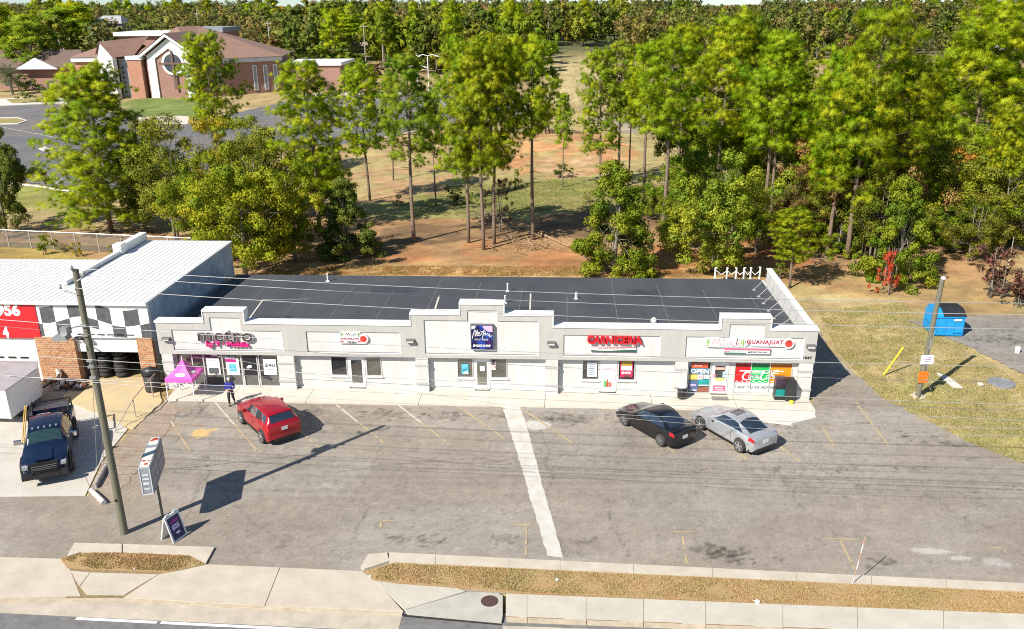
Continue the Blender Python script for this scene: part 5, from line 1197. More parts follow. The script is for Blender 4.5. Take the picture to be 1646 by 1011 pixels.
make_car('parked_car', 'silver two door coupe with a dark sunroof beside the black sedan', M_silver, COUPE, (.93, 3.60), .34, 4.58, mid, rz, 1.10, 1.74,
  dict(side=[(lambda t: 1.70+.44*t, lambda t: 3.72-.55*t, 3.14, 3.92)], wind=(lambda t: 1.55+.02*(1-t), lambda t: 2.08+.06*t, 4.1), back=(lambda t: 3.10+.10*(1-t), lambda t: 3.92+.02*t, 4.1),
  seams=[1.48, 3.0], handles=[2.75], head=(.08, .42, 2.55, 2.95), tail=(4.12, 4.54, 2.35, 2.98), mirror=1.78, rear_lamp=(.44, .72, .66, .86), plate=.70, roof_panel=(2.25, 2.75, 5.0)), M_rimm)
mid, rz = place_car('', '', '', (390, 681), (422.3, 711.5), 4.62, 1.06, 1.82)
root, H, wc = make_car('parked_car', 'bright red family SUV parked nose in near the pink tent', M_redcar, SUV, (.92, 3.62), .36, 4.62, mid, rz, 1.06, 1.80,
  dict(side=[(lambda t: 1.60+.46*t, lambda t: 2.55, 3.12, 3.9), (lambda t: 2.60, lambda t: 3.42, 3.12, 3.9), (lambda t: 3.47, lambda t: 4.02-.18*t, 3.16, 3.85)], wind=(lambda t: 1.44+.02*(1-t), lambda t: 2.04+.06*t, 4.1), back=(lambda t: 4.00+.04*(1-t), lambda t: 4.38, 4.12),
  seams=[1.44, 2.57, 3.5], handles=[2.38, 3.25], head=(.08, .40, 2.55, 2.95), tail=(4.25, 4.56, 2.35, 3.0), mirror=1.72, rear_lamp=(.50, .80, .82, .98), plate=.88, sill=.9), M_rimm)
mb = MB(); H.panel(mb, 3.88, 4.02, 4.0, 5.999, mirror=True, off=.03); mb.v = [(p[0]-wc, p[1], p[2]) for p in map(tuple, mb.v)]; mb.build('roof_spoiler', M_redcar, root, local=True, smooth=True)

# dark blue pickup ----------------------------------------------------------------
A = Vector(G(42, 769)); B = Vector(G(112, 757)); fc = (A+B)/2
head = Vector((.44, -.90)).normalized(); s = 1.07
loc = fc+Vector((.02, .12))-head*1.75*s
rz = math.atan2(-head.y, -head.x)
M_blue = mat('navy_truck_paint', (.005, .014, .040), .25, coat=.35, metal=.1)
TR = [(0,.86,.76,.70,.56,.74,.50),(.12,1.04,.94,.86,.70,.88,.46),(.35,1.16,1.06,.93,.76,.95,.44),(.9,1.22,1.14,.94,.78,.97,.42),(1.45,1.27,1.19,.94,.78,.97,.42),(1.62,1.34,1.22,.93,.76,.97,.42),(1.92,1.70,1.24,.93,.70,.97,.42),(2.15,1.84,1.25,.93,.70,.97,.42),(3.0,1.89,1.25,.93,.70,.97,.42),(3.6,1.87,1.25,.93,.70,.97,.42),(3.82,1.80,1.25,.93,.71,.97,.42),(3.9,1.30,1.22,.93,.74,.97,.42)]
root = empty('pickup_truck', (loc.x, loc.y, .02), 'dark blue lifted pickup with a loaded rack facing the street', 'pickup', rz=rz, scale=s)
L, wheels, rw = 5.75, (.95, 4.55), .46; wc = 2.75
H = Hull(3.9, TR, (.95,), rw)
sh = lambda mb: (setattr(mb, 'v', [(p[0]-wc, p[1], p[2]) for p in map(tuple, mb.v)]), mb)[1]
mb = MB(); H.body(mb); sh(mb).build('cab', M_blue, root, local=True, smooth=38)
mb = MB(); mb.box(.3, 5.6, -.62, .62, .42, .78); sh(mb).build('chassis', M_trim, root, local=True)
mb = MB()
for sd in (-1, 1):
    mb.box(3.94, 4.02, sd*.97, sd*.88, .62, 1.26); mb.box(5.10, 5.75, sd*.97, sd*.88, .60, 1.26); mb.box(4.02, 5.10, sd*.97, sd*.88, .98, 1.26)
mb.box(3.94, 4.0, -.879, .879, .7, 1.26); mb.box(5.69, 5.75, -.879, .879, .62, 1.26); mb.box(4.0, 5.69, -.879, .879, .68, .74)
sh(mb).build('bed', M_blue, root, local=True)
for xa, xb, va, sd in ((lambda t: 1.80+.32*t, lambda t: 2.78, 3.12, -1), (lambda t: 1.80+.32*t, lambda t: 2.78, 3.12, 1), (lambda t: 2.84, lambda t: 3.70, 3.12, -1), (lambda t: 2.84, lambda t: 3.70, 3.12, 1)):
    mb = MB(); H.panel(mb, xa, xb, va, 3.9, sd); sh(mb).build('side_window', M_cglass, root, local=True, smooth=True)
mb = MB(); H.panel(mb, lambda t: 1.66, lambda t: 2.0+.05*t, 4.08, 5.999, mirror=True); sh(mb).build('windscreen', mat('truck_glass', (.022, .05, .05), .05, spec=.9), root, local=True, smooth=True)
mb = MB()
for k in range(5):
    y = -.5+k*.25; mb.box(2.16, 2.24, y-.04, y+.04, 1.84, 1.90)
sh(mb).build('roof_light', M_head, root, local=True)
mb = MB(); mb.box(-.05, .10, -.60, .60, .74, 1.02); sh(mb).build('grille', M_trim, root, local=True)
mb = MB()
for k in range(3): mb.box(-.095, -.072, -.52, .52, .78+k*.09, .80+k*.09)
sh(mb).build('grille_bar', mat('dull_chrome', (.35, .34, .33), .35, metal=.7), root, local=True)
for sd in (-1, 1):
    mb = MB(); mb.box(-.03, .20, sd*.66, sd*.90, .86, 1.0); sh(mb).build('headlight', M_head, root, local=True)
    mb = MB(); p = H.pt(1.9, 3.05, sd); mb.obox(p+Vector((.02, sd*.26, .14)), (.07, 0, 0), (0, .15, 0), (0, 0, .10)); mb.tube([p, p+Vector((0, sd*.16, .10))], .03, 5); sh(mb).build('wing_mirror', M_chrome, root, local=True)
mb = MB(); mb.box(-.30, -.02, -.94, .94, .46, .70); mb.box(-.34, -.30, -.6, .6, .50, .66); sh(mb).build('bumper', mat('bumper_black', (.02, .02, .022), .4), root, local=True)
mb = MB(); mb.tube([(-.28, -.5, .7), (-.30, -.4, .95), (-.30, .4, .95), (-.28, .5, .7)], .035, 6); sh(mb).build('bull_bar', M_trim, root, local=True)
for xw in wheels:
    for sd in (-1, 1): wheel(root, xw-wc, sd*.92, rw, .33, M_drim, 6, sd)
mb = MB()
for x in (4.0, 5.65):
    for sd in (-1, 1): mb.tube([(x, sd*.9, 1.26), (x, sd*.88, 1.72)], .04, 5)
    mb.tube([(x, -.9, 1.72), (x, .9, 1.72)], .04, 5)
for sd in (-1, 1): mb.tube([(3.95, sd*.88, 1.74), (5.7, sd*.88, 1.72)], .04, 5)
sh(mb).build('rack', M_trim, root, local=True)
# load of the pickup
def on_truck(name, mats_, fn, label, cat):
    mb = MB(); fn(mb); o = sh(mb).build(name, mats_, None); o.location = root.location; o.rotation_euler = root.rotation_euler; o.scale = root.scale
    return tag(o, label, cat)
def ladder(mb):
    for y in (.98, 1.06): mb.tube([(2.3, y, 1.15+.0), (4.9, y, 1.95)], .03, 5)
    for k in range(8): x = 2.5+k*.3; mb.tube([(x, .97, 1.2+k*.093), (x, 1.07, 1.2+k*.093)], .02, 5)
on_truck('ladder', mat('ladder_yellow', (.55, .34, .08), .6), lambda mb: ladder(mb), 'yellow ladder strapped along the side of the pickup', 'ladder')
on_truck('tool_chest', mat('chest_white', (.72, .71, .68), .5), lambda mb: mb.box(4.15, 4.65, .0, .62, .745, 1.5), 'white tool chest in the bed of the pickup', 'tool chest')
on_truck('timber_bundle', mat('timber', (.40, .26, .13), .8), lambda mb: [mb.box(4.3+.02*k, 5.5, -.75+k*.13, -.65+k*.13, .745, .85+.05*(k % 3)) for k in range(5)], 'bundle of timber lying in the bed of the pickup', 'timber')
on_truck('paint_pail', mat('pail_red', (.45, .08, .07), .5), lambda mb: mb.lathe([(.13, .745), (.15, 1.05)], (5.35, .35, 0), 12), 'dull red pail at the back of the pickup bed', 'pail')

H = Hull(3.9, TR, (.95,), rw)
for xw in wheels:
    for sd in (-1, 1):
        mb = MB(); rr_ = rw*1.22; mb.tube([(xw-wc+rr_*math.cos(a), sd*.99, rw+rr_*math.sin(a)) for a in [math.pi*k/10 for k in range(11)]], .055, 6); mb.build('wheel_flare', M_trim, root, local=True)
mb = MB(); mb.obox((.62-wc, 0, 1.215), (.50, 0, .05), (0, .34, 0), (-.002, 0, .03)); mb.build('bonnet_scoop', M_blue, root, local=True)
mb = MB(); mb.box(-.07-wc, .08-wc, -.60, .60, .70, 1.10); mb.build('grille_surround', M_trim, root, local=True)
# ------------------------------------------------------------------ utility poles and wires
M_wood = mat('weathered_pole', (.20, .185, .135), .9, col2=(.12, .115, .075), scale=2.5, streak=(3, 3, .3), bump=.4)
M_wire = mat('wire_metal', (.42, .42, .41), .45, metal=.3); M_wire2 = mat('wire_sheath', (.16, .16, .165), .5)
M_iron = mat('galvanised_iron', (.35, .36, .36), .5, metal=.5)
bx, by = G(200, 857)
tx, tz = AT(121, 433, by)
pole = empty('utility_pole', (bx, by, 0), 'tall weathered wooden pole rising beside the kerb logs and the street sign', 'utility pole')
mb = MB(); mb.tube([(bx, by, -.3), (bx+(tx-bx)*.5, by, tz*.5), (tx, by, tz)], [.175, .15, .12], 14); mb.build('shaft', M_wood, pole, smooth=50)
mb = MB()
def pp(px, py): x, z = AT(px, py, by); return Vector((x, by-.14, z))
mb.tube([pp(124, 463), pp(108, 464), pp(101, 463)], .03, 6); mb.tube([pp(124, 470), pp(106, 466)], .02, 5)
mb.tube([pp(127, 450), pp(134, 446), pp(137, 440)], .03, 6)
mb.build('bracket', M_iron, pole)
for px, py in ((100, 461), (137, 440), (118, 431)):
    c = pp(px, py); mb = MB(); mb.lathe([(.03, -.05), (.07, 0), (.05, .05), (.07, .1), (.03, .16)], c, 10); mb.build('insulator', mat('insulator_grey', (.42, .40, .38), .3), pole, smooth=True)
for py in (521, 536, 577, 587, 604):
    x, z = AT(200-(857-py)*.1865, py, by); mb = MB(); mb.box(x-.12, x+.12, by-.22, by-.13, z-.05, z+.05); mb.build('clamp', M_iron, pole)
mb = MB(); z = AT(135, 523, by)[1]; c = pp(132, 522)
mb.tube([c, pp(116, 526), pp(112, 530)], .03, 5); mb.tube([pp(132, 541), pp(118, 545)], .03, 5)
mb.build('lamp_arm', M_iron, pole)
mb = MB(); c = pp(114, 536); mb.obox(c+Vector((-.1, -.35, .02)), (.28, 0, .03), (0, .20, 0), (-.03, 0, .09)); mb.obox(c+Vector((.0, -.2, .25)), (.14, 0, 0), (0, .14, 0), (0, 0, .16)); mb.build('lamp_head', M_iron, pole)
mb = MB(); mb.box(*[v for v in (AT(189, 801, by)[0]-.04, AT(189, 801, by)[0]+.04)], by-.20, by-.17, AT(189, 801, by)[1]-.06, AT(189, 801, by)[1]+.06); mb.build('tag', M_black, pole)
# guy wires
for i, (a, h_, lab) in enumerate((((157, 768), 8.6, 'guy wire anchored left of the logs'), ((167, 748), 6.2, 'guy wire anchored at the grey log'))):
    x, y = G(*a); q = (bx+(tx-bx)*h_/tz, by, h_); mb = MB(); mb.tube([(x, y, 0), (x, y, .0+.02), ((x+q[0])/2, (y+q[1])/2, h_/2), q], .014, 4); tag(mb.build('guy_wire', M_wire), lab+' and tied to the tall pole', 'guy wire')
def fitwire(pts, Y, deg=2):
    X = []; Z = []
    for px, py in pts:
        x, z = AT(px, py, Y); X.append(x); Z.append(z)
    c_ = np.polyfit(X, Z, min(deg, len(X)-1)); lo, hi = min(X)-14, max(X)+14
    return [(x, Y, float(np.polyval(c_, x))) for x in np.linspace(lo, hi, 40)]
WIRES = [([(0,425),(120,430),(420,448),(660,462),(1040,476),(1340,483),(1646,487)], by-.10, .017, M_wire, 'topmost pale power line, the first to cross the black roof from the back'),
 ([(0,435.5),(137,440),(288,451),(420,460),(660,475),(1040,493),(1340,500),(1646,505)], by+.35, .017, M_wire, 'second pale power line from the top, across the middle of the black roof'),
 ([(0,456),(100,461),(260,470.6),(420,482),(660,496),(1040,515),(1340,523.5),(1646,528)], by-.55, .017, M_wire, 'third pale power line from the top, just above the parapet'),
 ([(0,518),(135,520.5),(260,529),(470,548),(820,566),(1040,574),(1320,582),(1646,589)], by-.22, .016, M_wire, 'pale service line that crosses the signs on the mall fascia'),
 ([(0,527),(138,537),(260,543),(500,565),(700,580),(1040,599),(1320,608),(1646,613)], by-.24, .011, M_wire2, 'thin dark line that runs through the lower edge of the fascia'),
 ([(0,570),(142,577),(240,583),(440,597),(660,608),(1040,628),(1330,642),(1646,649)], by-.20, .014, M_wire, 'pale cable crossing the middle of the shop windows'),
 ([(0,582),(145,587),(240,597),(440,607),(660,616),(1040,636),(1320,652),(1646,658)], by-.23, .012, M_wire2, 'grey cable crossing the lower half of the shop windows'),
 ([(0,611),(148,603),(240,613),(440,625),(660,633),(1040,648),(1320,668),(1646,672)], by-.21, .014, M_wire, 'pale cable just above the foot of the shop fronts'),
 ([(0,599),(147,613),(240,626),(440,640),(700,648),(988,661),(1200,676),(1380,683),(1646,690)], by-.25, .013, M_wire, 'lowest pale cable, in front of the pavement and the parked cars'),
 ([(820,650),(1000,675),(1130,682),(1270,690),(1646,700)], by-.6, .010, M_wire, 'thin pale wire that crosses the black sedan and the silver coupe')]
for pts, Y, r_, m_, lab in WIRES:
    mb = MB(); mb.tube(fitwire(pts, Y), r_*.78, 5, cap=False); tag(mb.build('power_line', m_, smooth=True), lab, 'cable', 'overhead cables along the street')
# right pole
b2x, b2y = G(1475, 637); t2x, t2z = AT(1515, 449, b2y)
P2 = lambda z: Vector((b2x+(t2x-b2x)*z/t2z, b2y, z))
pole2 = empty('utility_pole', (b2x, b2y, 0), 'shorter leaning wooden pole on the grass with an orange plate', 'utility pole')
mb = MB(); mb.tube([P2(-.2), P2(t2z/2), P2(t2z)], [.16, .145, .13], 12); mb.build('shaft', M_wood, pole2, smooth=50)
mb = MB(); mb.lathe([(.10, 0), (.15, .06), (.12, .16), (.03, .2)], P2(t2z)+Vector((.04, 0, -.02)), 12); mb.build('cap', mat('cap_white', (.65, .62, .55), .5), pole2, smooth=40)
zc = AT(1482, 604, b2y)[1]; c = P2(zc)+Vector((0, -.19, 0)); mb = MB(); mb.obox(c, (.27, 0, .01), (0, .012, 0), (-.02, 0, .36)); mb.build('orange_plate', mat('safety_orange', (.80, .17, .015), .6, var=.2, scale=8), pole2)
zc = AT(1488, 576, b2y)[1]; c = P2(zc)+Vector((.02, -.18, 0)); mb = MB(); mb.obox(c, (.36, 0, .02), (0, .012, 0), (-.01, 0, .27)); q = mb.build('notice_board', M_paper, pole2)
mb = MB()
for k in range(3): mb.obox(c+Vector((.02, -.016, .12-k*.11)), (.24-.05*k, 0, .02), (0, .002, 0), (0, 0, .022))
mb.build('writing', mat('violet_ink', (.30, .12, .35), .6), q)
mb = MB(); c = P2(AT(1492, 552, b2y)[1])+Vector((.02, -.17, 0)); mb.obox(c, (.06, 0, 0), (0, .03, 0), (0, 0, .30)); mb.tube([P2(4.2)+Vector((.1, -.13, 0)), P2(2.0)+Vector((.1, -.15, 0)), P2(1.1)+Vector((.25, -.2, 0)), P2(.5)+Vector((.6, -.2, 0))], .02, 5); mb.build('meter_pipe', M_iron, pole2)
A = W(1420, 603); B = Vector((*G(1455, 600)[:1], A.y, 0)); 
d_ = (P2(t2z*.9)-A).normalized()
mb = MB(); zz_ = AT(1455, 561, A.y); E_ = Vector((zz_[0], A.y+.3, zz_[1])); mb.tube([A, A+(E_-A)*.5, E_], .06, 6); g_ = mb.build('guy_guard', mat('guard_yellow', (.75, .50, .03), .5)); tag(g_, 'slanting yellow guard tube over a guy wire on the grass', 'guy guard')
mb = MB(); mb.tube([A, E_, P2(t2z*.95)], .012, 4); tag(mb.build('guy_wire', M_wire), 'guy wire inside the yellow guard, tied to the leaning wooden pole', 'guy wire')
mb = MB()
for i in range(16):
    rnd = random.Random(i); a = rnd.uniform(0, 6.3); r_ = rnd.uniform(.15, .4); mb.obox((b2x+r_*math.cos(a), b2y+r_*math.sin(a), .04), (rnd.uniform(.04, .1), .02, 0), (-.02, rnd.uniform(.03, .08), 0), (0, 0, rnd.uniform(.03, .07)))
tag(mb.build('rubble', mat('pale_rubble', (.55, .48, .38), .9), kind=None) if False else mb.build('rubble', mat('pale_rubble', (.55, .48, .38), .9)), 'pale rubble round the foot of the leaning pole', 'rubble', kind='stuff')
# slab, lids
mb = MB(); mb.prism([G(*p) for p in ((1505,600),(1522,605),(1548,624),(1532,624),(1515,610))], 0, .06); tag(mb.build('stone_slab', M_conc2), 'pale broken slab lying on the grass by the pole shadow', 'slab')
x, y = G(1609, 616); mb = MB(); mb.lathe([(.78, -.02), (.78, .07), (.6, .10), (.58, .08)], (x, y, 0), 24); tag(mb.build('access_lid', mat('lid_grey', (.22, .23, .24), .7, var=.25, scale=4), smooth=40), 'round grey access lid set in the grass near the side lot', 'lid')
x, y = G(1576, 619); mb = MB(); mb.lathe([(.18, 0), (.2, .1), (.1, .16)], (x, y, 0), 9); tag(mb.build('pale_stone', mat('pale_rubble', (.5, .5, .5))), 'small pale stone left of the round grey lid', 'stone')
x, y = G(787, 969); mb = MB()
mb.lathe([(.34, .07), (.34, .092), (.31, .094), (.31, .090), (.24, .090), (.24, .094), (.19, .094), (.19, .09), (.12, .09), (.12, .094), (.02, .094)], (x, y, 0), 28); tag(mb.build('manhole_cover', mat('rusty_iron', (.085, .045, .04), .7, var=.3, scale=12)), 'rusty round manhole cover in the grey drain slab', 'manhole cover')
# dumpster
x0, y0 = G(1500, 541); x1 = G(1546, 541)[0]
d = empty('dumpster', (x0, y0, 0), 'bright blue dumpster with a black lid beside the side lot', 'dumpster')
M_dump = mat('dumpster_blue', (.012, .29, .66), .5, var=.15, scale=2.5)
prof = [(0, .10), (0, 1.52), (.60, 1.86), (1.60, 1.86), (1.95, 1.35), (1.95, .10)]
def side(mb, xa, xb, pr, mi=0):
    n = len(pr); V = [(xa, y0+p[0], p[1]) for p in pr]+[(xb, y0+p[0], p[1]) for p in pr]
    mb.add(V, [tuple(range(n)), tuple(reversed(range(n, 2*n)))]+[(i, n+i, n+(i+1) % n, (i+1) % n) for i in range(n)], mi)
mb = MB(); side(mb, x0, x1, prof)
for k in range(4): mb.box(x0+.1+(x1-x0-.2)*k/3-.04, x0+.1+(x1-x0-.2)*k/3+.04, y0-.05, y0, .2, 1.2)
mb.box(x0-.06, x0, y0+.3, y0+1.6, .75, .95); mb.box(x1, x1+.06, y0+.3, y0+1.6, .75, .95); mb.box(x1-.75, x1-.15, y0-.10, y0-.0, .35, .43)
mb.box(x0-.03, x1+.03, y0-.06, y0+.0, 1.40, 1.50)
mb.build('bin_body', M_dump, d, fix=True)
xl_ = x0+.48; L_ = [(-.08, 1.53), (.60, 1.90), (1.62, 1.90)]
mb = MB(); mb.add([(x_, y0+a, z+dz) for dz in (0, -.035) for a, z in L_ for x_ in (xl_, x1+.04)], [(0,1,3,2),(2,3,5,4),(6,8,9,7),(8,10,11,9),(0,6,7,1),(1,7,9,3),(3,9,11,5),(5,11,10,4),(4,10,8,2),(2,8,6,0)])
mb.build('lid', mat('lid_black', (.02, .022, .026), .55, var=.3), d)
mb = MB(); mb.box(x1-.75, x1-.25, y0-.063, y0-.055, 1.18, 1.32); mb.build('white_label', M_paper, d)
x, y = G(1635, 567); mb = MB(); mb.lathe([(.15, 0), (.18, .38), (.16, .38), (.14, .05)], (x, y, .01), 16); tag(mb.build('bucket', M_white, smooth=40), 'white bucket standing on the side lot', 'bucket')
# ------------------------------------------------------------------ street sign on its post
sx, sy = G(262, 832)
M_cab = mat('weathered_cabinet', (.30, .33, .35), .6, col2=(.14, .15, .17), scale=3)
s = empty('pylon_sign', (sx, sy, 0), 'weathered slanting sign cabinet on a thin post above the A-board', 'sign')
# the cabinet runs away from the street; its near end shows as a narrow panel
e0 = Vector((-17.936, 31.548, 0)); e1 = Vector((-18.664, 34.252, 0)); dd = (e1-e0).normalized(); nn = Vector((dd.y, -dd.x, 0)); zc0, zc1 = 2.05, 3.25
c = (e0+e1)/2+Vector((0, 0, 2.675)); hl = (e1-e0).length/2
mb = MB(); mb.tube([(sx, sy, -.2), (sx-.02, sy, 2.1)], .06, 8); mb.build('post', mat('rusty_post', (.14, .12, .09), .7, var=.3, scale=6), s)
mb = MB(); mb.obox(c, dd*hl, nn*.25, (0, 0, .675)); cb = mb.build('cabinet', M_cab, s)
mb = MB()
for k in (-1, 1):
    mb.obox(c-dd*(hl+.006)+nn*k*.21, dd*.012, nn*.02, (0, 0, .675)); 
mb.obox(c-dd*(hl+.006)+Vector((0, 0, .655)), dd*.012, nn*.19, (0, 0, .02)); mb.obox(c-dd*(hl+.006)+Vector((0, 0, -.655)), dd*.012, nn*.19, (0, 0, .02)); mb.build('end_frame', mat('frame_pale', (.55, .58, .60), .5), s)
mb = MB()
for k, z in enumerate((-.38, -.12, .10, .30)): mb.obox(c-dd*(hl+.004)+Vector((0, 0, z)), dd*.005, nn*.13, (0, 0, .055 if k % 2 else .04))
mb.build('worn_letters', mat('worn_white', (.55, .60, .60), .6, var=.3, scale=9), s)
mb = MB()
for k, (t, z, l_, hh) in enumerate(((-.5, .25, .45, .20), (.45, .28, .40, .16), (-.4, -.2, .5, .14), (.5, -.22, .38, .20))): mb.obox(c+dd*hl*t+nn*.253+Vector((0, 0, z)), dd*hl*l_, nn*.004, (0, 0, hh))
mb.build('faded_face', mat('faded_face', (.22, .17, .19), .6, col2=(.45, .43, .42), scale=5, streak=(1, 1, 3)), s)
mb = MB(); mb.obox(c+Vector((0, 0, .681))-dd*hl*.35, dd*hl*.62, nn*.20, (0, 0, .004)); mb.obox(c+Vector((0, 0, .681))+dd*hl*.72, dd*hl*.25, nn*.20, (0, 0, .004)); mb.build('pale_top', mat('pale_flaking', (.62, .62, .55), .8, var=.15, scale=6), s)
mb = MB()
for t, q, r_ in ((-.80, .04, .09), (-.58, -.10, .08), (-.62, .12, .06), (.85, .05, .14), (.78, -.08, .10)): blobp = c+dd*hl*t+nn*q+Vector((0, 0, .688)); mb.lathe([(r_, 0), (r_*.8, .012)], blobp, 9)
mb.build('rust_patch', mat('rust_red', (.42, .05, .025), .8), s)
# A-board
a0, a1, ap = Vector((*G(279, 874), 0)), Vector((*G(301, 858), 0)), None
d1 = (a1-a0).normalized(); nb = Vector((d1.y, -d1.x, 0)); nb = nb if nb.y < 0 else -nb
wv = (a1-a0).length; cbase = (a0+a1)/2; hgt = 1.18; lean = .34
f0 = cbase; ftop = cbase-nb*lean+Vector((0, 0, hgt)); up = (ftop-f0).normalized(); hh2 = (ftop-f0).length/2; nf = d1.cross(up); nf = nf if nf.dot(nb) > 0 else -nf
s = empty('a_board', tuple(cbase), 'white framed A-board with a navy 25 dollar poster on the asphalt', 'A-board')
mb = MB(); c = (f0+ftop)/2; mb.obox(c, d1*wv/2, nf*.025, up*hh2)
for k in (-1, 1): mb.obox(ftop+d1*k*wv*.28+up*.03, d1*.09, nf*.03, up*.04)
mb.build('front_panel', M_white, s)
b0 = cbase-nb*lean*2; mb = MB(); upb = (ftop-b0).normalized(); nb2 = d1.cross(upb); mb.obox((b0+ftop)/2-nb*.03, d1*wv/2, nb2*.025, upb*hh2); mb.build('rear_panel', M_white, s)
mb = MB(); mb.obox(c+nf*.028-up*.02, d1*wv*.40, nf*.004, up*hh2*.84); mb.build('poster', mat('navy_poster', (.022, .018, .10), .4), s)
Mr = Matrix((d1, -nf, up)).transposed()
tc_ = c+nf*.036
def atext(t, du, dv, w_, h_, m_, bold=.03): return text(t, *(tc_+d1*du+up*dv), w_, h_, m_, s, depth=.006, bold=bold, rot=Mr.to_4x4())
atext('$25', -.02, .02, .42, .26, mat('lilac_print', (.62, .58, .78), .5), .05)
mb = MB(); mb.obox(tc_+up*.26, d1*.22, nf*.003, up*.03); mb.obox(tc_+up*.34+d1*.03, d1*.15, nf*.003, up*.02); mb.build('magenta_line', mat('magenta_ink', (.50, .03, .32), .5), s)
mb = MB(); mb.obox(tc_-up*.27, d1*.10, nf*.003, up*.05); mb.build('white_badge', M_paper, s)
# ------------------------------------------------------------------ pink tent on the pavement
tcx, tcy = -22.25, 45.25; hw = .82
t = empty('canopy_tent', (tcx, tcy, .13), 'small hot pink pop-up canopy on white legs by the shop glass', 'tent')
M_tent = mat('tent_pink', (.74, .12, .48), .6, var=.06)
ze, zv, zp = 1.62, 1.38, 2.55
cn = [(tcx-hw, tcy-hw), (tcx+hw, tcy-hw), (tcx+hw, tcy+hw), (tcx-hw, tcy+hw)]
mb = MB(); ap = (tcx, tcy, zp)
n_ = 6
for i in range(4):
    a, b = Vector((*cn[i], ze)), Vector((*cn[(i+1) % 4], ze)); apv = Vector(ap)
    V = []; 
    for k in range(n_+1):
        u = k/n_
        for j in range(n_+1):
            q = a+(b-a)*j/n_; p = q+(apv-q)*u; p.z -= .26*math.sin(math.pi*u)*(.75+.25*math.cos(math.pi*2*(j/n_-.5)))*(1 if u < 1 else 0); V.append(p)
    mb.add(V, [(k*(n_+1)+j, k*(n_+1)+j+1, (k+1)*(n_+1)+j+1, (k+1)*(n_+1)+j) for k in range(n_) for j in range(n_)])
    mb.add([a, b, b-Vector((0, 0, ze-zv)), a-Vector((0, 0, ze-zv))], [(3, 2, 1, 0)])
mb.build('canopy', M_tent, t)
mb = MB(); mb.lathe([(.06, zp-.06), (.05, zp+.12), (.02, zp+.14)], (tcx, tcy, 0), 8); mb.build('peak_cap', mat('pale_pink_cap', (.75, .45, .62), .5), t)
for x, y in cn:
    mb = MB(); sx_ = .03 if x < tcx else -.03; sy_ = .03 if y < tcy else -.03; mb.box(x+sx_-.025, x+sx_+.025, y+sy_-.025, y+sy_+.025, .13, zv+.15); mb.build('leg', M_white, t)
mb = MB()
for i in range(4):
    a, b = cn[i], cn[(i+1) % 4]
    i_ = lambda p: (p[0]*.96+tcx*.04, p[1]*.96+tcy*.04)
    a, b = i_(a), i_(b); m_ = ((a[0]+b[0])/2, (a[1]+b[1])/2)
    mb.tube([(*a, 1.45), (*m_, 1.15)], .014, 4); mb.tube([(*m_, 1.15), (*b, 1.45)], .014, 4); mb.tube([(*a, 1.1), (*m_, 1.4)], .014, 4); mb.tube([(*m_, 1.4), (*b, 1.1)], .014, 4)
mb.build('brace', M_white, t)
mb = MB(); V = []
def on_tent(u, v): 
    a, b = Vector((*cn[0], ze)), Vector((*cn[1], ze)); q = a+(b-a)*v; p = q+(Vector(ap)-q)*u; p.z -= .26*math.sin(math.pi*u)*(.75+.25*math.cos(math.pi*2*(v-.5))); return p+Vector((0, -.02, .025))
for k in range(14):
    a = 2*math.pi*k/14; V.append(on_tent(.33+.14*math.sin(a), .52+.27*math.cos(a)))
mb.add(V, [tuple(range(14))]); mb.build('white_emblem', M_paper, t)
def on_tent2(u, v): 
    a, b = Vector((*cn[1], ze)), Vector((*cn[2], ze)); q = a+(b-a)*v; p = q+(Vector(ap)-q)*u; p.z -= .26*math.sin(math.pi*u)*(.75+.25*math.cos(math.pi*2*(v-.5))); return p+Vector((.02, 0, .025))
mb = MB(); mb.add([on_tent2(.2, .3), on_tent2(.2, .62), on_tent2(.42, .62), on_tent2(.42, .3)], [(0, 1, 2, 3)]); mb.build('white_emblem', M_paper, t)
# ------------------------------------------------------------------ bins by the right shop
x, y = 7.02, 46.2
b_ = empty('waste_bin', (x, y, .13), 'black waste bin with a white bag beside the flyer window', 'bin')
mb = MB(); mb.lathe([(.24, .13), (.28, .2), (.29, .82), (.26, .86)], (x, y, 0), 16); mb.build('bin_body', M_black, b_, smooth=40)
rnd = random.Random(2); mb = MB(); V = []
mb.lathe([(.27, .84), (.31, .90), (.24, .98), (.13, 1.04), (.03, 1.06)], (x-.02, y, 0), 11); mb.v = [(p[0]+rnd.uniform(-.03, .03), p[1]+rnd.uniform(-.03, .03), p[2]+rnd.uniform(-.02, .02)) for p in map(tuple, mb.v)]; mb.build('white_bag', M_white, b_, smooth=True)
x = 12.62
b_ = empty('ice_chest', (x, 46.45, .13), 'teal and black cabinet standing in front of the orange pane', 'cabinet')
mb = MB(); mb.box(x-.28, x+.30, 46.15, 46.66, .13, 1.0); mb.build('base', M_black, b_)
mb = MB(); mb.box(x-.27, x+.29, 46.17, 46.66, 1.0, 1.46); mb.build('display', mat('display_dark', (.045, .025, .05), .3, var=.5, scale=5), b_)
mb = MB(); mb.box(x-.26, x+.28, 46.135, 46.149, .36, .80); mb.build('teal_front', mat('teal_plastic', (.0, .23, .21), .4), b_)
x = 13.15
b_ = empty('wheelie_bin', (x, 46.2, .13), 'tall black wheeled bin at the right end of the shop front', 'bin')
mb = MB(); V = [(x-.26, 45.95, .2), (x+.26, 45.95, .2), (x+.26, 46.5, .2), (x-.26, 46.5, .2), (x-.30, 45.86, 1.25), (x+.30, 45.86, 1.25), (x+.30, 46.55, 1.25), (x-.30, 46.55, 1.25)]
mb.add(V, [(0,3,2,1),(4,5,6,7),(0,1,5,4),(1,2,6,5),(2,3,7,6),(3,0,4,7)]); mb.build('bin_body', mat('bin_black', (.03, .03, .032), .5), b_)
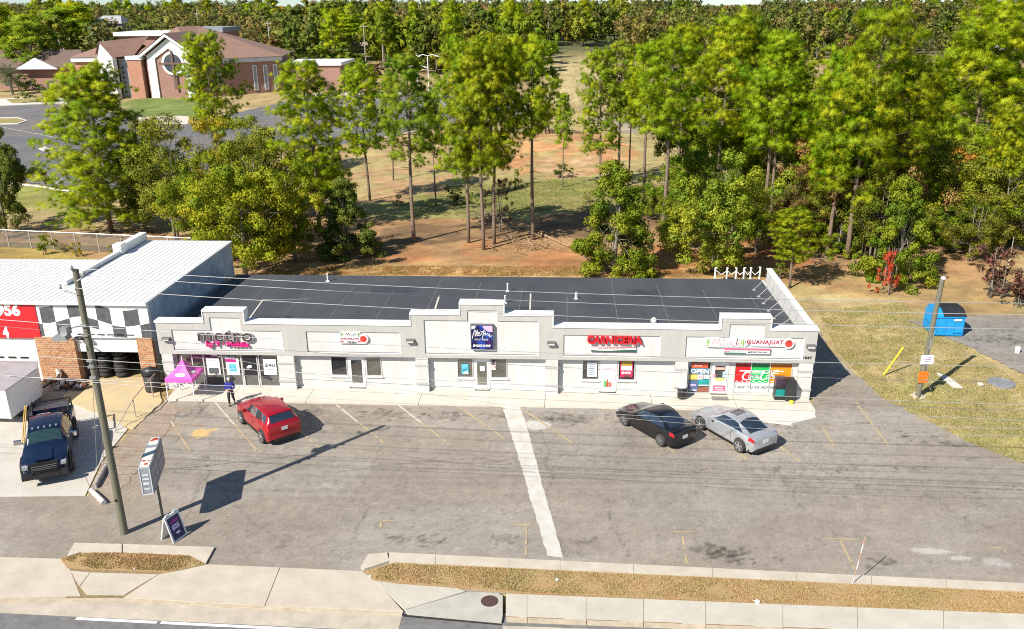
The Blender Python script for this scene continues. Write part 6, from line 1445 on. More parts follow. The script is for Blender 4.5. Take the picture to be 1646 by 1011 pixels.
mb = MB(); mb.add([(x-.32, 45.83, 1.255), (x+.32, 45.83, 1.255), (x+.32, 46.58, 1.30), (x-.32, 46.58, 1.30), (x-.26, 45.9, 1.36), (x+.26, 45.9, 1.36), (x+.26, 46.5, 1.44), (x-.26, 46.5, 1.44)], [(0,3,2,1),(4,5,6,7),(0,1,5,4),(1,2,6,5),(2,3,7,6),(3,0,4,7)]); mb.build('lid', M_black, b_)
for k in (-1, 1): mb = MB(); mb.lathe([(.10, -.03), (.10, .03)], (x+k*.27, 46.45, .23), 12, 'x'); mb.build('wheel', M_tyre, b_)
mb = MB(); mb.lathe([(.13, .13), (.14, .26), (.10, .30)], (13.2, 45.72, 0), 12); tag(mb.build('yellow_tub', mat('tub_yellow', (.75, .72, .05), .5), smooth=40), 'small yellow tub at the foot of the wheeled bin', 'tub')
mb = MB(); mb.box(8.75, 9.7, 45.95, 46.45, .131, .15); tag(mb.build('door_mat', mat('mat_grey', (.20, .19, .17), .95, var=.3, scale=9)), 'grey door mat before the flyer covered shop door', 'door mat')
# marker stick and litter on the verge
A = W(1370, 941); x, z = AT(1391, 862, A.y); mb = MB(); 
pts = [Vector((A.x+(x-A.x)*k/6, A.y, .02+(z-.02)*k/6)) for k in range(7)]
for k in range(6): mb.tube([pts[k], pts[k+1]], .018, 6, mi=k % 2)
tag(mb.build('marker_stake', [M_white, mat('stake_rust', (.50, .28, .18), .7)]), 'thin white marker stake leaning out of the dry verge', 'stake')
for i, (px, py, r_, lab) in enumerate(((895, 935, .07, 'scrap of white litter on the verge right of the manhole cover'), (1217, 971, .12, 'crumpled white litter at the pavement edge on the right'), (595, 929, .05, 'tiny white litter at the tip of the verge'), (543, 938, .0, ''), (217, 917, .05, 'white litter on the small left turf island'), (535, 718, .0, ''))):
    if r_ == 0: continue
    x, y = G(px, py); rnd = random.Random(i); mb = MB(); mb.lathe([(r_*.6, 0), (r_, r_*.4), (r_*.5, r_*.9)], (x, y, .08), 7); mb.v = [(p[0]+rnd.uniform(-.3, .3)*r_, p[1]+rnd.uniform(-.3, .3)*r_, p[2]) for p in map(tuple, mb.v)]; tag(mb.build('litter', M_paper), lab, 'litter')
# ------------------------------------------------------------------ person: one skin grown on joints
def skin(name, joints, edges, m_, parent, root=0, sub=2):
    me = bpy.data.meshes.new(name); me.from_pydata([j[0] for j in joints], edges, []); o = bpy.data.objects.new(name, me); COL.objects.link(o)
    md = o.modifiers.new('skin', 'SKIN'); md.use_smooth_shade = True; sv = me.skin_vertices[0].data
    for i, j in enumerate(joints): sv[i].radius = (j[1], j[1]) if not isinstance(j[1], tuple) else j[1]; sv[i].use_root = (i == root)
    ms = o.modifiers.new('sub', 'SUBSURF'); ms.levels = sub; ms.render_levels = sub
    bpy.context.view_layer.update(); dg = bpy.context.evaluated_depsgraph_get(); m2 = bpy.data.meshes.new_from_object(o.evaluated_get(dg)); bpy.data.objects.remove(o)
    m2.materials.clear(); return link(name, m2, m_, parent, local=True, smooth=True)
M_skin = mat('skin', (.34, .19, .12), .6)
px_, py_ = G(373, 651)
man = empty('person', (px_, py_, .0), 'person in a blue hooded top and dark trousers walking by the red SUV', 'person', rz=R(12), scale=1.0)
J = [((0,.01,.94),(.10,.07)), ((0,.015,1.12),(.10,.065)), ((0,.02,1.32),(.13,.07)), ((0,.0,1.43),(.075,.07)), ((0,-.02,1.50),(.052,.052)), ((0,-.04,1.58),(.075,.09)), ((0,-.045,1.67),(.075,.092)), ((0,-.035,1.72),(.05,.06)),
 ((-.19,.0,1.38),.062), ((-.27,.03,1.14),.048), ((-.13,-.20,1.08),.038), ((-.07,-.26,1.10),(.034,.022)),
 ((.19,.0,1.38),.062), ((.27,.03,1.14),.048), ((.13,-.20,1.06),.038), ((.07,-.26,1.08),(.034,.022)),
 ((-.095,-.03,.86),.092), ((-.11,-.13,.48),.062), ((-.10,-.10,.10),.044), ((-.105,-.14,.045),.04), ((-.11,-.25,.035),.03),
 ((.095,.03,.86),.092), ((.11,.06,.48),.060), ((.12,.24,.16),.044), ((.125,.24,.09),.038), ((.13,.14,.045),.03)]
E_ = [(0,1),(1,2),(2,3),(3,4),(4,5),(5,6),(6,7),(2,8),(8,9),(9,10),(10,11),(2,12),(12,13),(13,14),(14,15),(0,16),(16,17),(17,18),(18,19),(19,20),(0,21),(21,22),(22,23),(23,24),(24,25)]
body = skin('body', J, E_, M_skin, man)
# fingers and thumbs, closed on the sheet held in both hands
fb = MB()
for sd in (-1, 1):
    for k in range(4):
        x0_ = sd*.055; z0_ = 1.13-k*.018; l_ = (.05, .06, .057, .045)[k]
        fb.tube([(x0_, -.265, z0_), (x0_-sd*.02, -.295, z0_), (x0_-sd*.03, -.30, z0_-.008), (x0_-sd*.034, -.285-.0*l_, z0_-.012)], [.0095, .009, .0085, .007], 6)
    fb.tube([(sd*.07, -.245, 1.12), (sd*.05, -.25, 1.15), (sd*.03, -.262, 1.155)], [.011, .010, .008], 6)
fb.build('fingers', M_skin, body, local=True, smooth=True)
mb = MB(); 
for sd in (-1, 1): mb.lathe([(.002, -.008), (.010, 0), (.002, .008)], (sd*.03, -.128, 1.655), 8, 'y')
mb.build('eye', M_trim, body, local=True)
mb = MB(); mb.add([(-.014,-.130,1.615),(.014,-.130,1.615),(0,-.156,1.618),(0,-.132,1.66)], [(0,2,1),(0,3,2),(1,2,3)]); mb.box(-.022, .022, -.126, -.118, 1.583, 1.589)
for sd in (-1, 1): mb.lathe([(.004, -.008), (.022, -.004), (.022, .004), (.004, .008)], (sd*.085, -.04, 1.63), 8, 'x')
mb.build('face', mat('skin_dark', (.28, .14, .09), .6), body, local=True)
g = .018
JT = [((0,0,.88),(.17,.145)), ((0,.0,1.10),(.168,.145)), ((0,.0,1.32),(.19,.145)), ((0,.02,1.44),(.09,.09)), ((-.19,.0,1.38),.08), ((-.27,.03,1.14),.064), ((-.155,-.165,1.085),.05), ((.19,.0,1.38),.08), ((.27,.03,1.14),.064), ((.155,-.165,1.065),.05), ((0,.09,1.46),(.09,.06))]
skin('hooded_top', JT, [(0,1),(1,2),(2,3),(2,4),(4,5),(5,6),(2,7),(7,8),(8,9),(3,10)], mat('royal_blue_cloth', (.018, .022, .28), .85, var=.3, scale=9), man)
JP = [((0,0,.93),(.135,.11)), ((-.095,-.03,.84),.108), ((-.11,-.13,.48),.078), ((-.10,-.10,.13),.062), ((.095,.03,.84),.108), ((.11,.06,.48),.076), ((.12,.235,.17),.060)]
skin('trousers', JP, [(0,1),(1,2),(2,3),(0,4),(4,5),(5,6)], mat('dark_denim', (.035, .035, .042), .9), man)
for P_ in ([((-.10,-.08,.09),.055), ((-.105,-.14,.055),.052), ((-.11,-.26,.045),.042)], [((.12,.25,.13),.055), ((.125,.23,.075),.05), ((.13,.12,.04),.04)]): skin('boot', P_, [(0,1),(1,2)], mat('brown_boot', (.09, .045, .03), .7), man)
mb = MB(); mb.lathe([(.102, 1.665), (.104, 1.70), (.085, 1.76), (.04, 1.785)], (0, -.042, 0), 16); mb.add([(-.075,-.12,1.672),(.075,-.12,1.672),(.05,-.22,1.665),(-.05,-.22,1.665),(-.075,-.12,1.682),(.075,-.12,1.682),(.05,-.22,1.675),(-.05,-.22,1.675)], [(0,3,2,1),(4,5,6,7),(0,1,5,4),(1,2,6,5),(2,3,7,6),(3,0,4,7)]); mb.build('cap', mat('grey_cap', (.42, .42, .44), .8), man, local=True, smooth=50)
o = None; mb = MB(); mb.obox((0, -.282, 1.13), (.085, 0, 0), (0, .004, .0), (0, -.03, .06)); o = mb.build('paper_sheet', M_paper, None); o.location = man.location; o.rotation_euler = man.rotation_euler; tag(o, 'small white sheet held by the person in blue', 'sheet of paper')
# ------------------------------------------------------------------ foliage
def leaf_mat(name, trans=.3, lobes=True):
    m = bpy.data.materials.new(name); m.use_nodes = True; n = m.node_tree.nodes; L = m.node_tree.links; n.remove(n['Principled BSDF'])
    oi = n.new('ShaderNodeObjectInfo'); at = n.new('ShaderNodeAttribute'); at.attribute_name = 'tint'
    hs = n.new('ShaderNodeHueSaturation'); L.new(oi.outputs['Color'], hs.inputs['Color'])
    mh = n.new('ShaderNodeMapRange'); mh.inputs['To Min'].default_value = .465; mh.inputs['To Max'].default_value = .535; L.new(at.outputs['Fac'], mh.inputs['Value']); L.new(mh.outputs[0], hs.inputs['Hue'])
    mv = n.new('ShaderNodeMapRange'); mv.inputs['To Min'].default_value = 1.28; mv.inputs['To Max'].default_value = .70; L.new(at.outputs['Fac'], mv.inputs['Value']); L.new(mv.outputs[0], hs.inputs['Value'])
    d = n.new('ShaderNodeBsdfDiffuse'); t = n.new('ShaderNodeBsdfTranslucent'); g_ = n.new('ShaderNodeBsdfGlossy'); g_.inputs['Roughness'].default_value = .45
    L.new(hs.outputs[0], d.inputs['Color']); L.new(hs.outputs[0], t.inputs['Color']); g_.inputs['Color'].default_value = (.8, .85, .8, 1)
    mx = n.new('ShaderNodeMixShader'); mx.inputs[0].default_value = trans; L.new(d.outputs[0], mx.inputs[1]); L.new(t.outputs[0], mx.inputs[2])
    m2 = n.new('ShaderNodeMixShader'); m2.inputs[0].default_value = .008; L.new(mx.outputs[0], m2.inputs[1]); L.new(g_.outputs[0], m2.inputs[2])
    L.new(m2.outputs[0], n['Material Output'].inputs['Surface']); return m
M_leaf = leaf_mat('leaves', .40); M_needle = leaf_mat('needles', .42); M_blade = leaf_mat('blades', .3, False)
M_bark = mat('pine_bark', (.27, .20, .15), .95, col2=(.13, .09, .065), scale=3, streak=(4, 4, .8), bump=.6)
M_bark2 = mat('grey_bark', (.28, .25, .20), .95, col2=(.15, .125, .10), scale=3, streak=(4, 4, .8), bump=.5)
def unit(rs, n):
    v = rs.normal(size=(n, 3)); return v/np.linalg.norm(v, axis=1, keepdims=True)
def needles(rs, C, D, per, ln, wd, tint, N):
    """tufts at C with main directions D: thin triangles that radiate"""
    k = len(C); c = np.repeat(C, per, 0); d = np.repeat(D, per, 0)
    v = unit(rs, k*per); v = v*1.0+d*.75+np.array([0, 0, .12]); v /= np.linalg.norm(v, axis=1, keepdims=True)
    l = ln*rs.uniform(.65, 1.15, (k*per, 1)); s = np.cross(v, unit(rs, k*per)); s /= np.linalg.norm(s, axis=1, keepdims=True)+1e-9
    b = c+v*l*.10+rs.normal(size=(k*per, 3))*ln*.13
    V = np.stack([b-s*wd/2, b+s*wd/2, b+v*l], 1).reshape(-1, 3); F = np.arange(k*per*3).reshape(-1, 3)
    nn = np.repeat(N, per, 0)*.95+v*.40+unit(rs, k*per)*.34; nn /= np.linalg.norm(nn, axis=1, keepdims=True)+1e-9
    t = np.clip(np.repeat(tint, per)+rs.normal(size=k*per)*.10, 0, 1)
    return V, F, np.repeat(t, 3), np.repeat(nn, 3, 0)
def make_pine(seed, H, cs, Rr, nb, per, ln, wd, tuftk=1.0, dead=3, shape=(.62, 1.0, .30), lod=False):
    rs = np.random.RandomState(seed); rnd = random.Random(seed)
    tr = MB(); lean = Vector((rnd.uniform(-.03, .03), rnd.uniform(-.03, .03), 0))*H
    P = lambda t: Vector((lean.x*t*t+.12*math.sin(t*5+seed), lean.y*t*t+.12*math.cos(t*4+seed), H*t))
    tr.tube([P(k/9) for k in range(10)], [(.018*H*.55)*(1-k/9)**.8+.03 for k in range(10)], 5 if lod else 8)
    C = []; D = []; CT = []; CN = []
    for i in range(nb):
        u = (i+rnd.random())/nb; t = cs+(1-cs)*u**.9*.985
        a, b, c_ = shape; prof = a+(b-a)*min(1, u/.35) if u < .35 else b+(c_-b)*((u-.35)/.65)**1.15
        r_ = Rr*prof*rnd.uniform(.55, 1.08); az = i*2.399+rnd.uniform(-.5, .5); up = -.12+.75*u+rnd.uniform(-.12, .18)
        o = P(t); d = Vector((math.cos(az), math.sin(az), up)).normalized(); pts = [o]
        for k in range(1, 5):
            q = k/4; pts.append(o+d*r_*q+Vector((0, 0, r_*(.18*q*q-.10*q))))
        tr.tube(pts, [.055*(1-u*.6)*(H/18), .045*(1-u*.5), .032, .022, .012], 3, cap=False)
        qs = [1.0, .74, .50][:1+int(r_*.75+rnd.random())]
        for q in qs:
            k = min(3, int(q*4-1e-6)); base = pts[k]+(pts[k+1]-pts[k])*(q*4-k)
            cc = base+Vector((rnd.gauss(0, .22), rnd.gauss(0, .22), rnd.uniform(.0, .3)))
            if q < 1: cc = cc+Vector((-d.y, d.x, 0))*rnd.choice((-1, 1))*rnd.uniform(.25, .8)*(.5+.18*r_)
            if not lod: tr.tube([base, cc], [.018, .01], 3, cap=False)
            ct = rnd.gauss(.42, .2); cr_ = rnd.uniform(.30, .50)*(.8+.06*r_)
            for j in range(int((13 if not lod else 4)*tuftk*rnd.uniform(.7, 1.2))):
                off = Vector((rnd.gauss(0, 1), rnd.gauss(0, 1), rnd.gauss(.1, .62)))*cr_
                C.append(cc+off); D.append((off.normalized()*.9+d*.35+Vector((0, 0, .45))).normalized()); CT.append(ct+rnd.gauss(0, .08)); CN.append(tuple((off/cr_*.8+d*.35+Vector((0, 0, .35))).normalized()))
    for k in range(int(10*tuftk)):
        C.append(P(1)+Vector((rnd.gauss(0, .45), rnd.gauss(0, .45), rnd.uniform(-1.2, .25)))); D.append(Vector((rnd.gauss(0, .5), rnd.gauss(0, .5), 1)).normalized()); CT.append(.35); CN.append((0, 0, 1))
    for i in range(dead):
        t = rnd.uniform(cs*.45, cs); az = rnd.uniform(0, 6.3); o = P(t); d = Vector((math.cos(az), math.sin(az), rnd.uniform(-.25, .15))); l_ = rnd.uniform(.8, 2.2)
        tr.tube([o, o+d*l_*.5, o+d*l_+Vector((0, 0, -.2*l_))], [.04, .028, .01], 3, cap=False)
    C = np.array([tuple(c) for c in C]); D = np.array([tuple(d) for d in D])
    tint = np.clip(np.array(CT), 0, 1)
    V, F, T, NN = needles(rs, C, D, per, ln, wd, tint, np.array(CN))
    kz = H/np.percentile(V[:, 2], 99.6); V[:, 2] *= kz; tr.v = [(p[0], p[1], p[2]*kz) for p in map(tuple, tr.v)]
    me = npmesh('crown', V, F, {'tint': T, 'nrm': NN}); me.materials.append(M_needle)
    mt = tr.mesh('trunk'); mt.materials.append(M_bark)
    for p in mt.polygons: p.use_smooth = True
    return mt, me
def leaves(rs, C, Rc, per, sz, tint, flat=.75):
    k = len(C); n = k*per; v = unit(rs, n); rad = np.repeat(Rc, per)[:, None]*rs.uniform(.35, 1.05, (n, 1))
    v[:, 2] *= flat; p = np.repeat(C, per, 0)+v*rad
    nm = v*.6+unit(rs, n)*.9+np.array([0, 0, .55]); nm /= np.linalg.norm(nm, axis=1, keepdims=True)
    a = np.cross(nm, unit(rs, n)); a /= np.linalg.norm(a, axis=1, keepdims=True)+1e-9; b = np.cross(nm, a); s = sz*rs.uniform(.45, 1.5, (n, 1))
    V = np.stack([p-a*s*.6, p+b*s*.36, p+a*s*.6, p-b*s*.36], 1).reshape(-1, 3); F = np.arange(n*4).reshape(-1, 4)
    t = np.clip(np.repeat(tint, per)+rs.normal(size=n)*.16, 0, 1); nn = v*.9+np.array([0, 0, .25])+unit(rs, n)*.30; nn /= np.linalg.norm(nn, axis=1, keepdims=True)+1e-9; return V, F, np.repeat(t, 4), np.repeat(nn, 4, 0)
def make_oak(seed, H, Rr, cs, nc, per, sz, crown='round', lod=False, gap=.0, stems=1):
    rs = np.random.RandomState(seed); rnd = random.Random(seed); tr = MB(); C = []; Rc = []
    tops = []
    for s_ in range(stems):
        bx_ = rnd.uniform(-.5, .5) if stems > 1 else 0; by_ = rnd.uniform(-.5, .5) if stems > 1 else 0; lx = rnd.uniform(-.08, .08)*H; ly = rnd.uniform(-.08, .08)*H
        P = [Vector((bx_+lx*t, by_+ly*t, H*.86*t)) for t in (0, .2, .4, .6, .8, 1)]; r0 = .020*H/(stems**.5)+.02
        tr.tube(P, [r0*1.15, r0, r0*.8, r0*.55, r0*.32, .02], 4 if lod else 7); tops.append(P)
    hc = H*cs
    nl = max(9, nc//6); LB = unit(rs, nl); LQ = rs.uniform(.34, 1.16, nl); LT = rs.normal(.45, .18, nl); LI = rs.randint(0, nl, nc); LT_ = LT[LI]
    for i in range(nc):
        v = LB[LI[i]]*LQ[LI[i]]+rs.normal(size=3)*np.array([.22, .22, .19]); q = 1.0; z = min(1.02, max(-1, v[2]))
        if crown == 'cone': zz_ = (LI[i]+.5)/nl+rs.normal()*.03; zz_ = min(1, max(0, zz_))**1.15; a = LI[i]*2.399+rs.normal()*.75; rr_ = Rr*(1-zz_*.84)*rs.uniform(.25, 1)**.45*(.72+.38*LQ[LI[i]]); c = np.array([rr_*math.cos(a), rr_*math.sin(a), hc+(H-hc)*zz_*.97])
        else: c = np.array([v[0]*q*Rr, v[1]*q*Rr, (hc+H)/2+z*(H-hc)/2*.94])
        c += rs.normal(size=3)*.18*Rr*.3
        C.append(c); Rc.append(Rr*rs.uniform(.11, .25)*(1 if crown != 'cone' else .85))
        if i % (4 if lod else 2) == 0:
            P = tops[i % stems]; k = rnd.randint(1, 4); o = P[k]+(P[k+1]-P[k])*rnd.random()
            if o.z > c[2]-.1: o = P[max(0, k-1)]
            e = Vector(c); m_ = (o+e)/2+Vector((0, 0, -.08*(e-o).length)); tr.tube([o, m_, e], [.045*H/9, .028*H/9, .008], 3, cap=False)
    C = np.array(C); Rc = np.array(Rc); tint = np.clip(LT_+rs.normal(size=nc)*.12, 0, 1)
    V, F, T, NN = leaves(rs, C, Rc, per, sz, tint)
    kz = H/np.percentile(V[:, 2], 99.6); V[:, 2] = np.maximum(V[:, 2]*kz, .05); tr.v = [(p[0], p[1], p[2]*kz) for p in map(tuple, tr.v)]
    me = npmesh('crown', V, F, {'tint': T, 'nrm': NN}); me.materials.append(M_leaf)
    mt = tr.mesh('trunk'); mt.materials.append(M_bark2)
    for p in mt.polygons: p.use_smooth = True
    return mt, me
PINES = [make_pine(1, 18, .40, 3.8, 46, 66, .37, .025), make_pine(2, 18, .26, 4.0, 52, 66, .37, .025), make_pine(3, 18, .48, 3.3, 38, 66, .36, .025, dead=7), make_pine(4, 18, .07, 5.0, 92, 66, .37, .026, shape=(.85, 1.0, .30)), make_pine(5, 18, .36, 4.4, 50, 66, .37, .025, shape=(.5, 1, .45)), make_pine(6, 18, .55, 3.5, 32, 66, .36, .025, dead=9, shape=(.45, 1, .5))]
FARP = [make_pine(11, 18, .30, 4.0, 32, 22, .95, .15, lod=True), make_pine(12, 18, .45, 3.6, 26, 22, .95, .15, lod=True), make_pine(13, 18, .2, 4.2, 34, 22, 1.0, .16, lod=True)]
OAKS = [make_oak(21, 9, 4.2, .08, 120, 300, .15), make_oak(22, 9, 3.8, .04, 120, 300, .15), make_oak(23, 9, 4.4, .12, 110, 240, .15, stems=3), make_oak(24, 9, 4.0, .04, 140, 300, .15, 'cone'), make_oak(25, 9, 4.6, .16, 120, 270, .155)]
THIN = [make_oak(26, 9, 3.8, .18, 60, 150, .16, stems=2), make_oak(27, 9, 3.4, .2, 52, 130, .16, stems=3)]
FARO = [make_oak(31, 9, 4.3, .10, 40, 60, .62, lod=True), make_oak(32, 9, 4.0, .08, 44, 56, .62, 'cone', lod=True), make_oak(33, 9, 4.6, .15, 40, 52, .66, lod=True)]
SHRUB = [make_oak(41, 2.4, 1.2, .05, 30, 46, .11, stems=4), make_oak(42, 3.2, 1.8, .12, 46, 50, .15, stems=5)]
LIME = (.335, .45, .015, 1); LIME2 = (.38, .47, .018, 1); DEEP = (.245, .345, .022, 1); GRN = (.23, .31, .024, 1); YGRN = (.30, .355, .022, 1); OLV = (.265, .285, .034, 1); BRN = (.38, .25, .09, 1); DRK = (.15, .20, .032, 1); RED = (.60, .17, .05, 1); PUR = (.27, .13, .09, 1); ORG = (.54, .30, .04, 1); GOLD = (.42, .38, .026, 1)
def tree(name, meshes, x, y, sx, sz, label, cat, col, group=None, rz=0, parts=True, z=None):
    z = gz(x, y)-.05 if z is None else z
    e = empty(name, (x, y, z), label, cat, group, rz=rz); e.scale = (sx, sx, sz)
    for nm, me in zip(('trunk', 'crown'), meshes):
        o = bpy.data.objects.new(nm, me); COL.objects.link(o); o.parent = e; o.color = col
    return e
rnd = random.Random(99)
def jit(c, a=.12): k = rnd.uniform(1-a, 1+a); return (c[0]*k*rnd.uniform(.92, 1.08), c[1]*k, c[2]*k, 1)
# pines: base px, top px, mesh, radius factor, colour, label
NEAR = [
 ((180,372),(135,103),3,1.32,LIME2,'broad full pine left of the white roofed workshop, branched nearly to the ground'),
 ((358,300),(360,52),4,.95,LIME,'tall full pine standing right before the round church window'),
 ((515,368),(480,97),1,1.2,LIME,'full pine before the right end of the church, over dark shrubs'),
 ((594,322),(574,103),4,.95,LIME,'loose pine against the striped grey church lot, left of the bare trunked one'),
 ((667,389),(655,88),2,1.0,DEEP,'slender sparse pine whose long bare trunk stands alone in the clay field'),
 ((752,390),(735,60),4,.80,LIME,'left pine of the tight clump behind the roof, branched low'),
 ((776,401),(768,66),0,.85,LIME2,'frontmost pine of the tight clump behind the roof'),
 ((796,391),(802,64),0,.80,LIME,'right pine of the tight clump behind the roof'),
 ((858,384),(872,57),5,.90,LIME,'straight pine with a small round crown and a long bare trunk by the brush pile'),
 ((963,300),(953,78),1,.85,LIME2,'pale leafy pine just left of a very thin dark trunk'),
 ((995,300),(993,66),5,.95,DEEP,'very thin dark trunked pine with a small high crown'),
 ((1035,330),(1036,70),2,1.0,LIME,'pine with twin looking grey trunk above the round green bush'),
 ((1063,388),(1068,52),5,1.05,LIME,'tall pine with a slim grey trunk left of the maple like tree'),
 ((1085,330),(1110,38),2,1.05,LIME2,'tall spreading pine behind the maple like tree'),
 ((1150,345),(1150,20),0,0.97,LIME,'very tall pine right above the maple like tree'),
 ((1185,330),(1195,28),4,0.92,DEEP,'dark tall pine between the maple like tree and the leaning trunks'),
 ((1222,386),(1248,50),2,1.01,LIME,'leaning pine, the left of two slanted grey trunks'),
 ((1236,386),(1290,60),2,0.92,LIME,'leaning pine, the right of two slanted grey trunks'),
 ((1270,462),(1284,335),4,1.35,LIME2,'short young pine with drooping limbs by the white parapet wall'),
 ((1330,412),(1345,75),0,0.92,LIME,'pine rising behind the short young one, trunk at the shaded edge'),
 ((1362,415),(1405,12),1,0.97,LIME2,'very tall full pine above the brown leaved tree'),
 ((1300,390),(1318,120),1,.95,LIME,'middle sized pine left of the brown leaved tree'),
 ((1430,400),(1442,95),4,1.0,LIME,'pine standing behind the big bush with the red shrub'),
 ((1545,335),(1562,0),3,1.15,LIME,'huge rounded pine with a thick forked trunk near the side lot'),
 ((1625,330),(1632,45),1,1.1,DEEP,'tall pine at the picture edge right of the huge rounded one'),
 ((1490,330),(1492,90),0,.9,LIME,'slim pine left of the huge rounded one'),
 ((1590,390),(1600,170),3,.8,LIME2,'low bright pine under the huge rounded one'),
 ((905,300),(905,150),2,.7,LIME,'short thin pine at the foot of the orange bank'),
 ((1012,285),(1016,110),5,.8,LIME2,'thin pine at the near end of the grey track'),
 ((700,330),(697,150),2,.7,DEEP,'thin dark pine in the middle of the clearing'),
 ((632,290),(630,120),2,.7,LIME,'thin pine at the kerb of the striped church lot'),
 ((1075,385),(1076,310),3,.5,LIME2,'tiny bright pine sapling left of the maple like tree'),
]
for (b, t, k, rf, col, lab) in NEAR:
    x, y = G(*b); H = AT(t[0], t[1], y)[1]; tree('pine_tree', PINES[k], x, y, H/18*rf*(1.0 if H > 8 else 1.15), H/18, lab, 'pine', jit(col), 'pines behind the mall', rz=rnd.uniform(0, 6.3))
# broadleaved trees: base px, half width in px, top px y, mesh, colour
BROAD = [
 ((395,446),72,235,0,YGRN,'big yellow green tree whose crown overhangs the left end of the black roof'),
 ((420,400),62,225,2,OLV,'olive tree with a golden tinge behind the roof corner'),
 ((475,420),52,262,0,YGRN,'rounded yellow green tree between the roof corner and the full pine'),
 ((562,410),50,285,3,DRK,'dark dense tree left of the bare clay bank'),
 ((285,395),62,198,2,OLV,'loose olive tree over the chain link fence'),
 ((345,360),45,190,2,GOLD,'golden green tree behind the loose olive one'),
 ((235,372),40,210,0,GRN,'small green tree beside the broad full pine'),
 ((985,440),70,262,3,GRN,'rounded dense bush like tree at the back edge of the black roof'),
 ((1145,436),74,240,1,(.27,.34,.030,1),'layered maple like tree behind the row of white posts'),
 ((10,372),46,215,1,DRK,'dark cone shaped tree at the picture edge over the left lawn'),
 ((1360,395),64,180,4,BRN,'brown leaved tree in the middle of the right wood'),
 ((1440,452),56,285,3,GRN,'big green bush behind the bright red shrub'),
 ((1405,420),46,270,2,OLV,'olive bush at the left of the green bush'),
 ((1512,378),70,225,4,OLV,'wide olive oak with an orange patch before the thick forked pine'),
 ((1612,400),60,255,4,GRN,'spreading light green tree above the purple shrub'),
 ((1585,352),55,200,0,YGRN,'yellow green tree below the huge rounded pine'),
 ((1180,330),50,150,4,GRN,'dark green oak between the tall pines of the middle wood'),
 ((1105,318),42,170,0,DRK,'dark oak at the end of the grey track'),
 ((1290,360),50,200,2,OLV,'thin olive tree behind the short young pine'),
 ((330,420),50,258,0,YGRN,'yellow green tree right at the end of the chain link fence'),
 ((455,352),50,205,4,OLV,'tall olive tree against the church lot, left of the full pine'),
 ((400,330),52,188,2,YGRN,'loose gold flecked tree before the grey church lot'),
 ((518,345),40,240,0,GRN,'green understorey tree at the foot of the full pine'),
 ((250,330),46,190,2,OLV,'olive tree overlapping the broad full pine'),
 ((1100,372),40,225,0,GRN,'green tree half hidden behind the maple like tree'),
 ((1265,402),36,265,2,BRN,'brown tinged tree at the shaded edge by the leaning trunks'),
 ((1335,350),58,190,2,BRN,'wide rusty brown tree inside the right wood'),
 ((1390,372),56,205,4,OLV,'wide olive tree over the big green bush'),
 ((1560,420),44,310,2,OLV,'olive bush between the red shrub and the purple shrub'),
 ((1630,330),56,190,0,YGRN,'yellow tree under the tall pine at the picture edge'),
 ((1450,300),60,160,4,OLV,'olive oak crown in the middle of the right wood'),
 ((1225,300),48,150,2,OLV,'thin olive crown between the two very tall pines'),
 ((1090,400),30,300,0,GRN,'low green tree between the slim trunks left of the maple like tree'),
 ((1215,405),34,300,2,YGRN,'loose yellow green tree right of the maple like tree'),
 ((1300,398),40,285,0,OLV,'olive bush under the brown trees'),
 ((1345,408),34,320,3,GRN,'small green tree at the trunk of the rising pine'),
 ((1480,395),44,290,0,YGRN,'yellow green bush in the middle of the right wood'),
 ((1530,405),40,320,0,GRN,'green bush right of the big green bush'),
 ((1580,385),50,285,3,GRN,'dense green tree above the dumpster'),
 ((1635,400),44,290,0,OLV,'olive bush at the picture edge above the purple shrub'),
 ((1045,352),26,285,0,GRN,'small round green tree by the twin grey trunk'),
 ((1175,380),36,270,4,DRK,'dark tree right behind the maple like tree'),
 ((1470,330),52,170,2,YGRN,'loose yellowish tree left of the thick forked pine'),
]
for (b, hw, ty, k, col, lab) in BROAD:
    x, y = G(*b); H = AT(b[0], ty, y)[1]; dep = (Vector((x, y, 0))-Vector((0, 0, HC))).dot(_f); r_ = hw*dep/FOC
    tree('leafy_tree', OAKS[k], x, y, r_/3.7, H/9, lab, 'tree', jit(col), 'leafy trees behind the mall', rz=rnd.uniform(0, 6.3))
for (b, hw, ty, k, col, lab) in (((1318,400),34,250,0,BRN,'half bare brown tree with a greyish trunk by the leaning pines'), ((805,372),22,285,1,(.15,.12,.06,1),'half bare thicket tree in the tight clump of pines'), ((1535,360),40,235,0,ORG,'thin tree with orange leaves before the side wood'), ((1385,410),30,255,1,BRN,'thin brown tree leaning over the shaded hollow'), ((880,215),30,165,0,OLV,'sparse bush at the edge of the orange clay bank'), ((1015,205),26,160,1,DRK,'dark bush beside the grey track')):
    x, y = G(*b); H = AT(b[0], ty, y)[1]; dep = (Vector((x, y, 0))-Vector((0, 0, HC))).dot(_f); r_ = hw*dep/FOC
    tree('thin_tree', THIN[k], x, y, r_/3.6, H/9, lab, 'tree', jit(col), 'thin trees behind the mall', rz=rnd.uniform(0, 6.3))
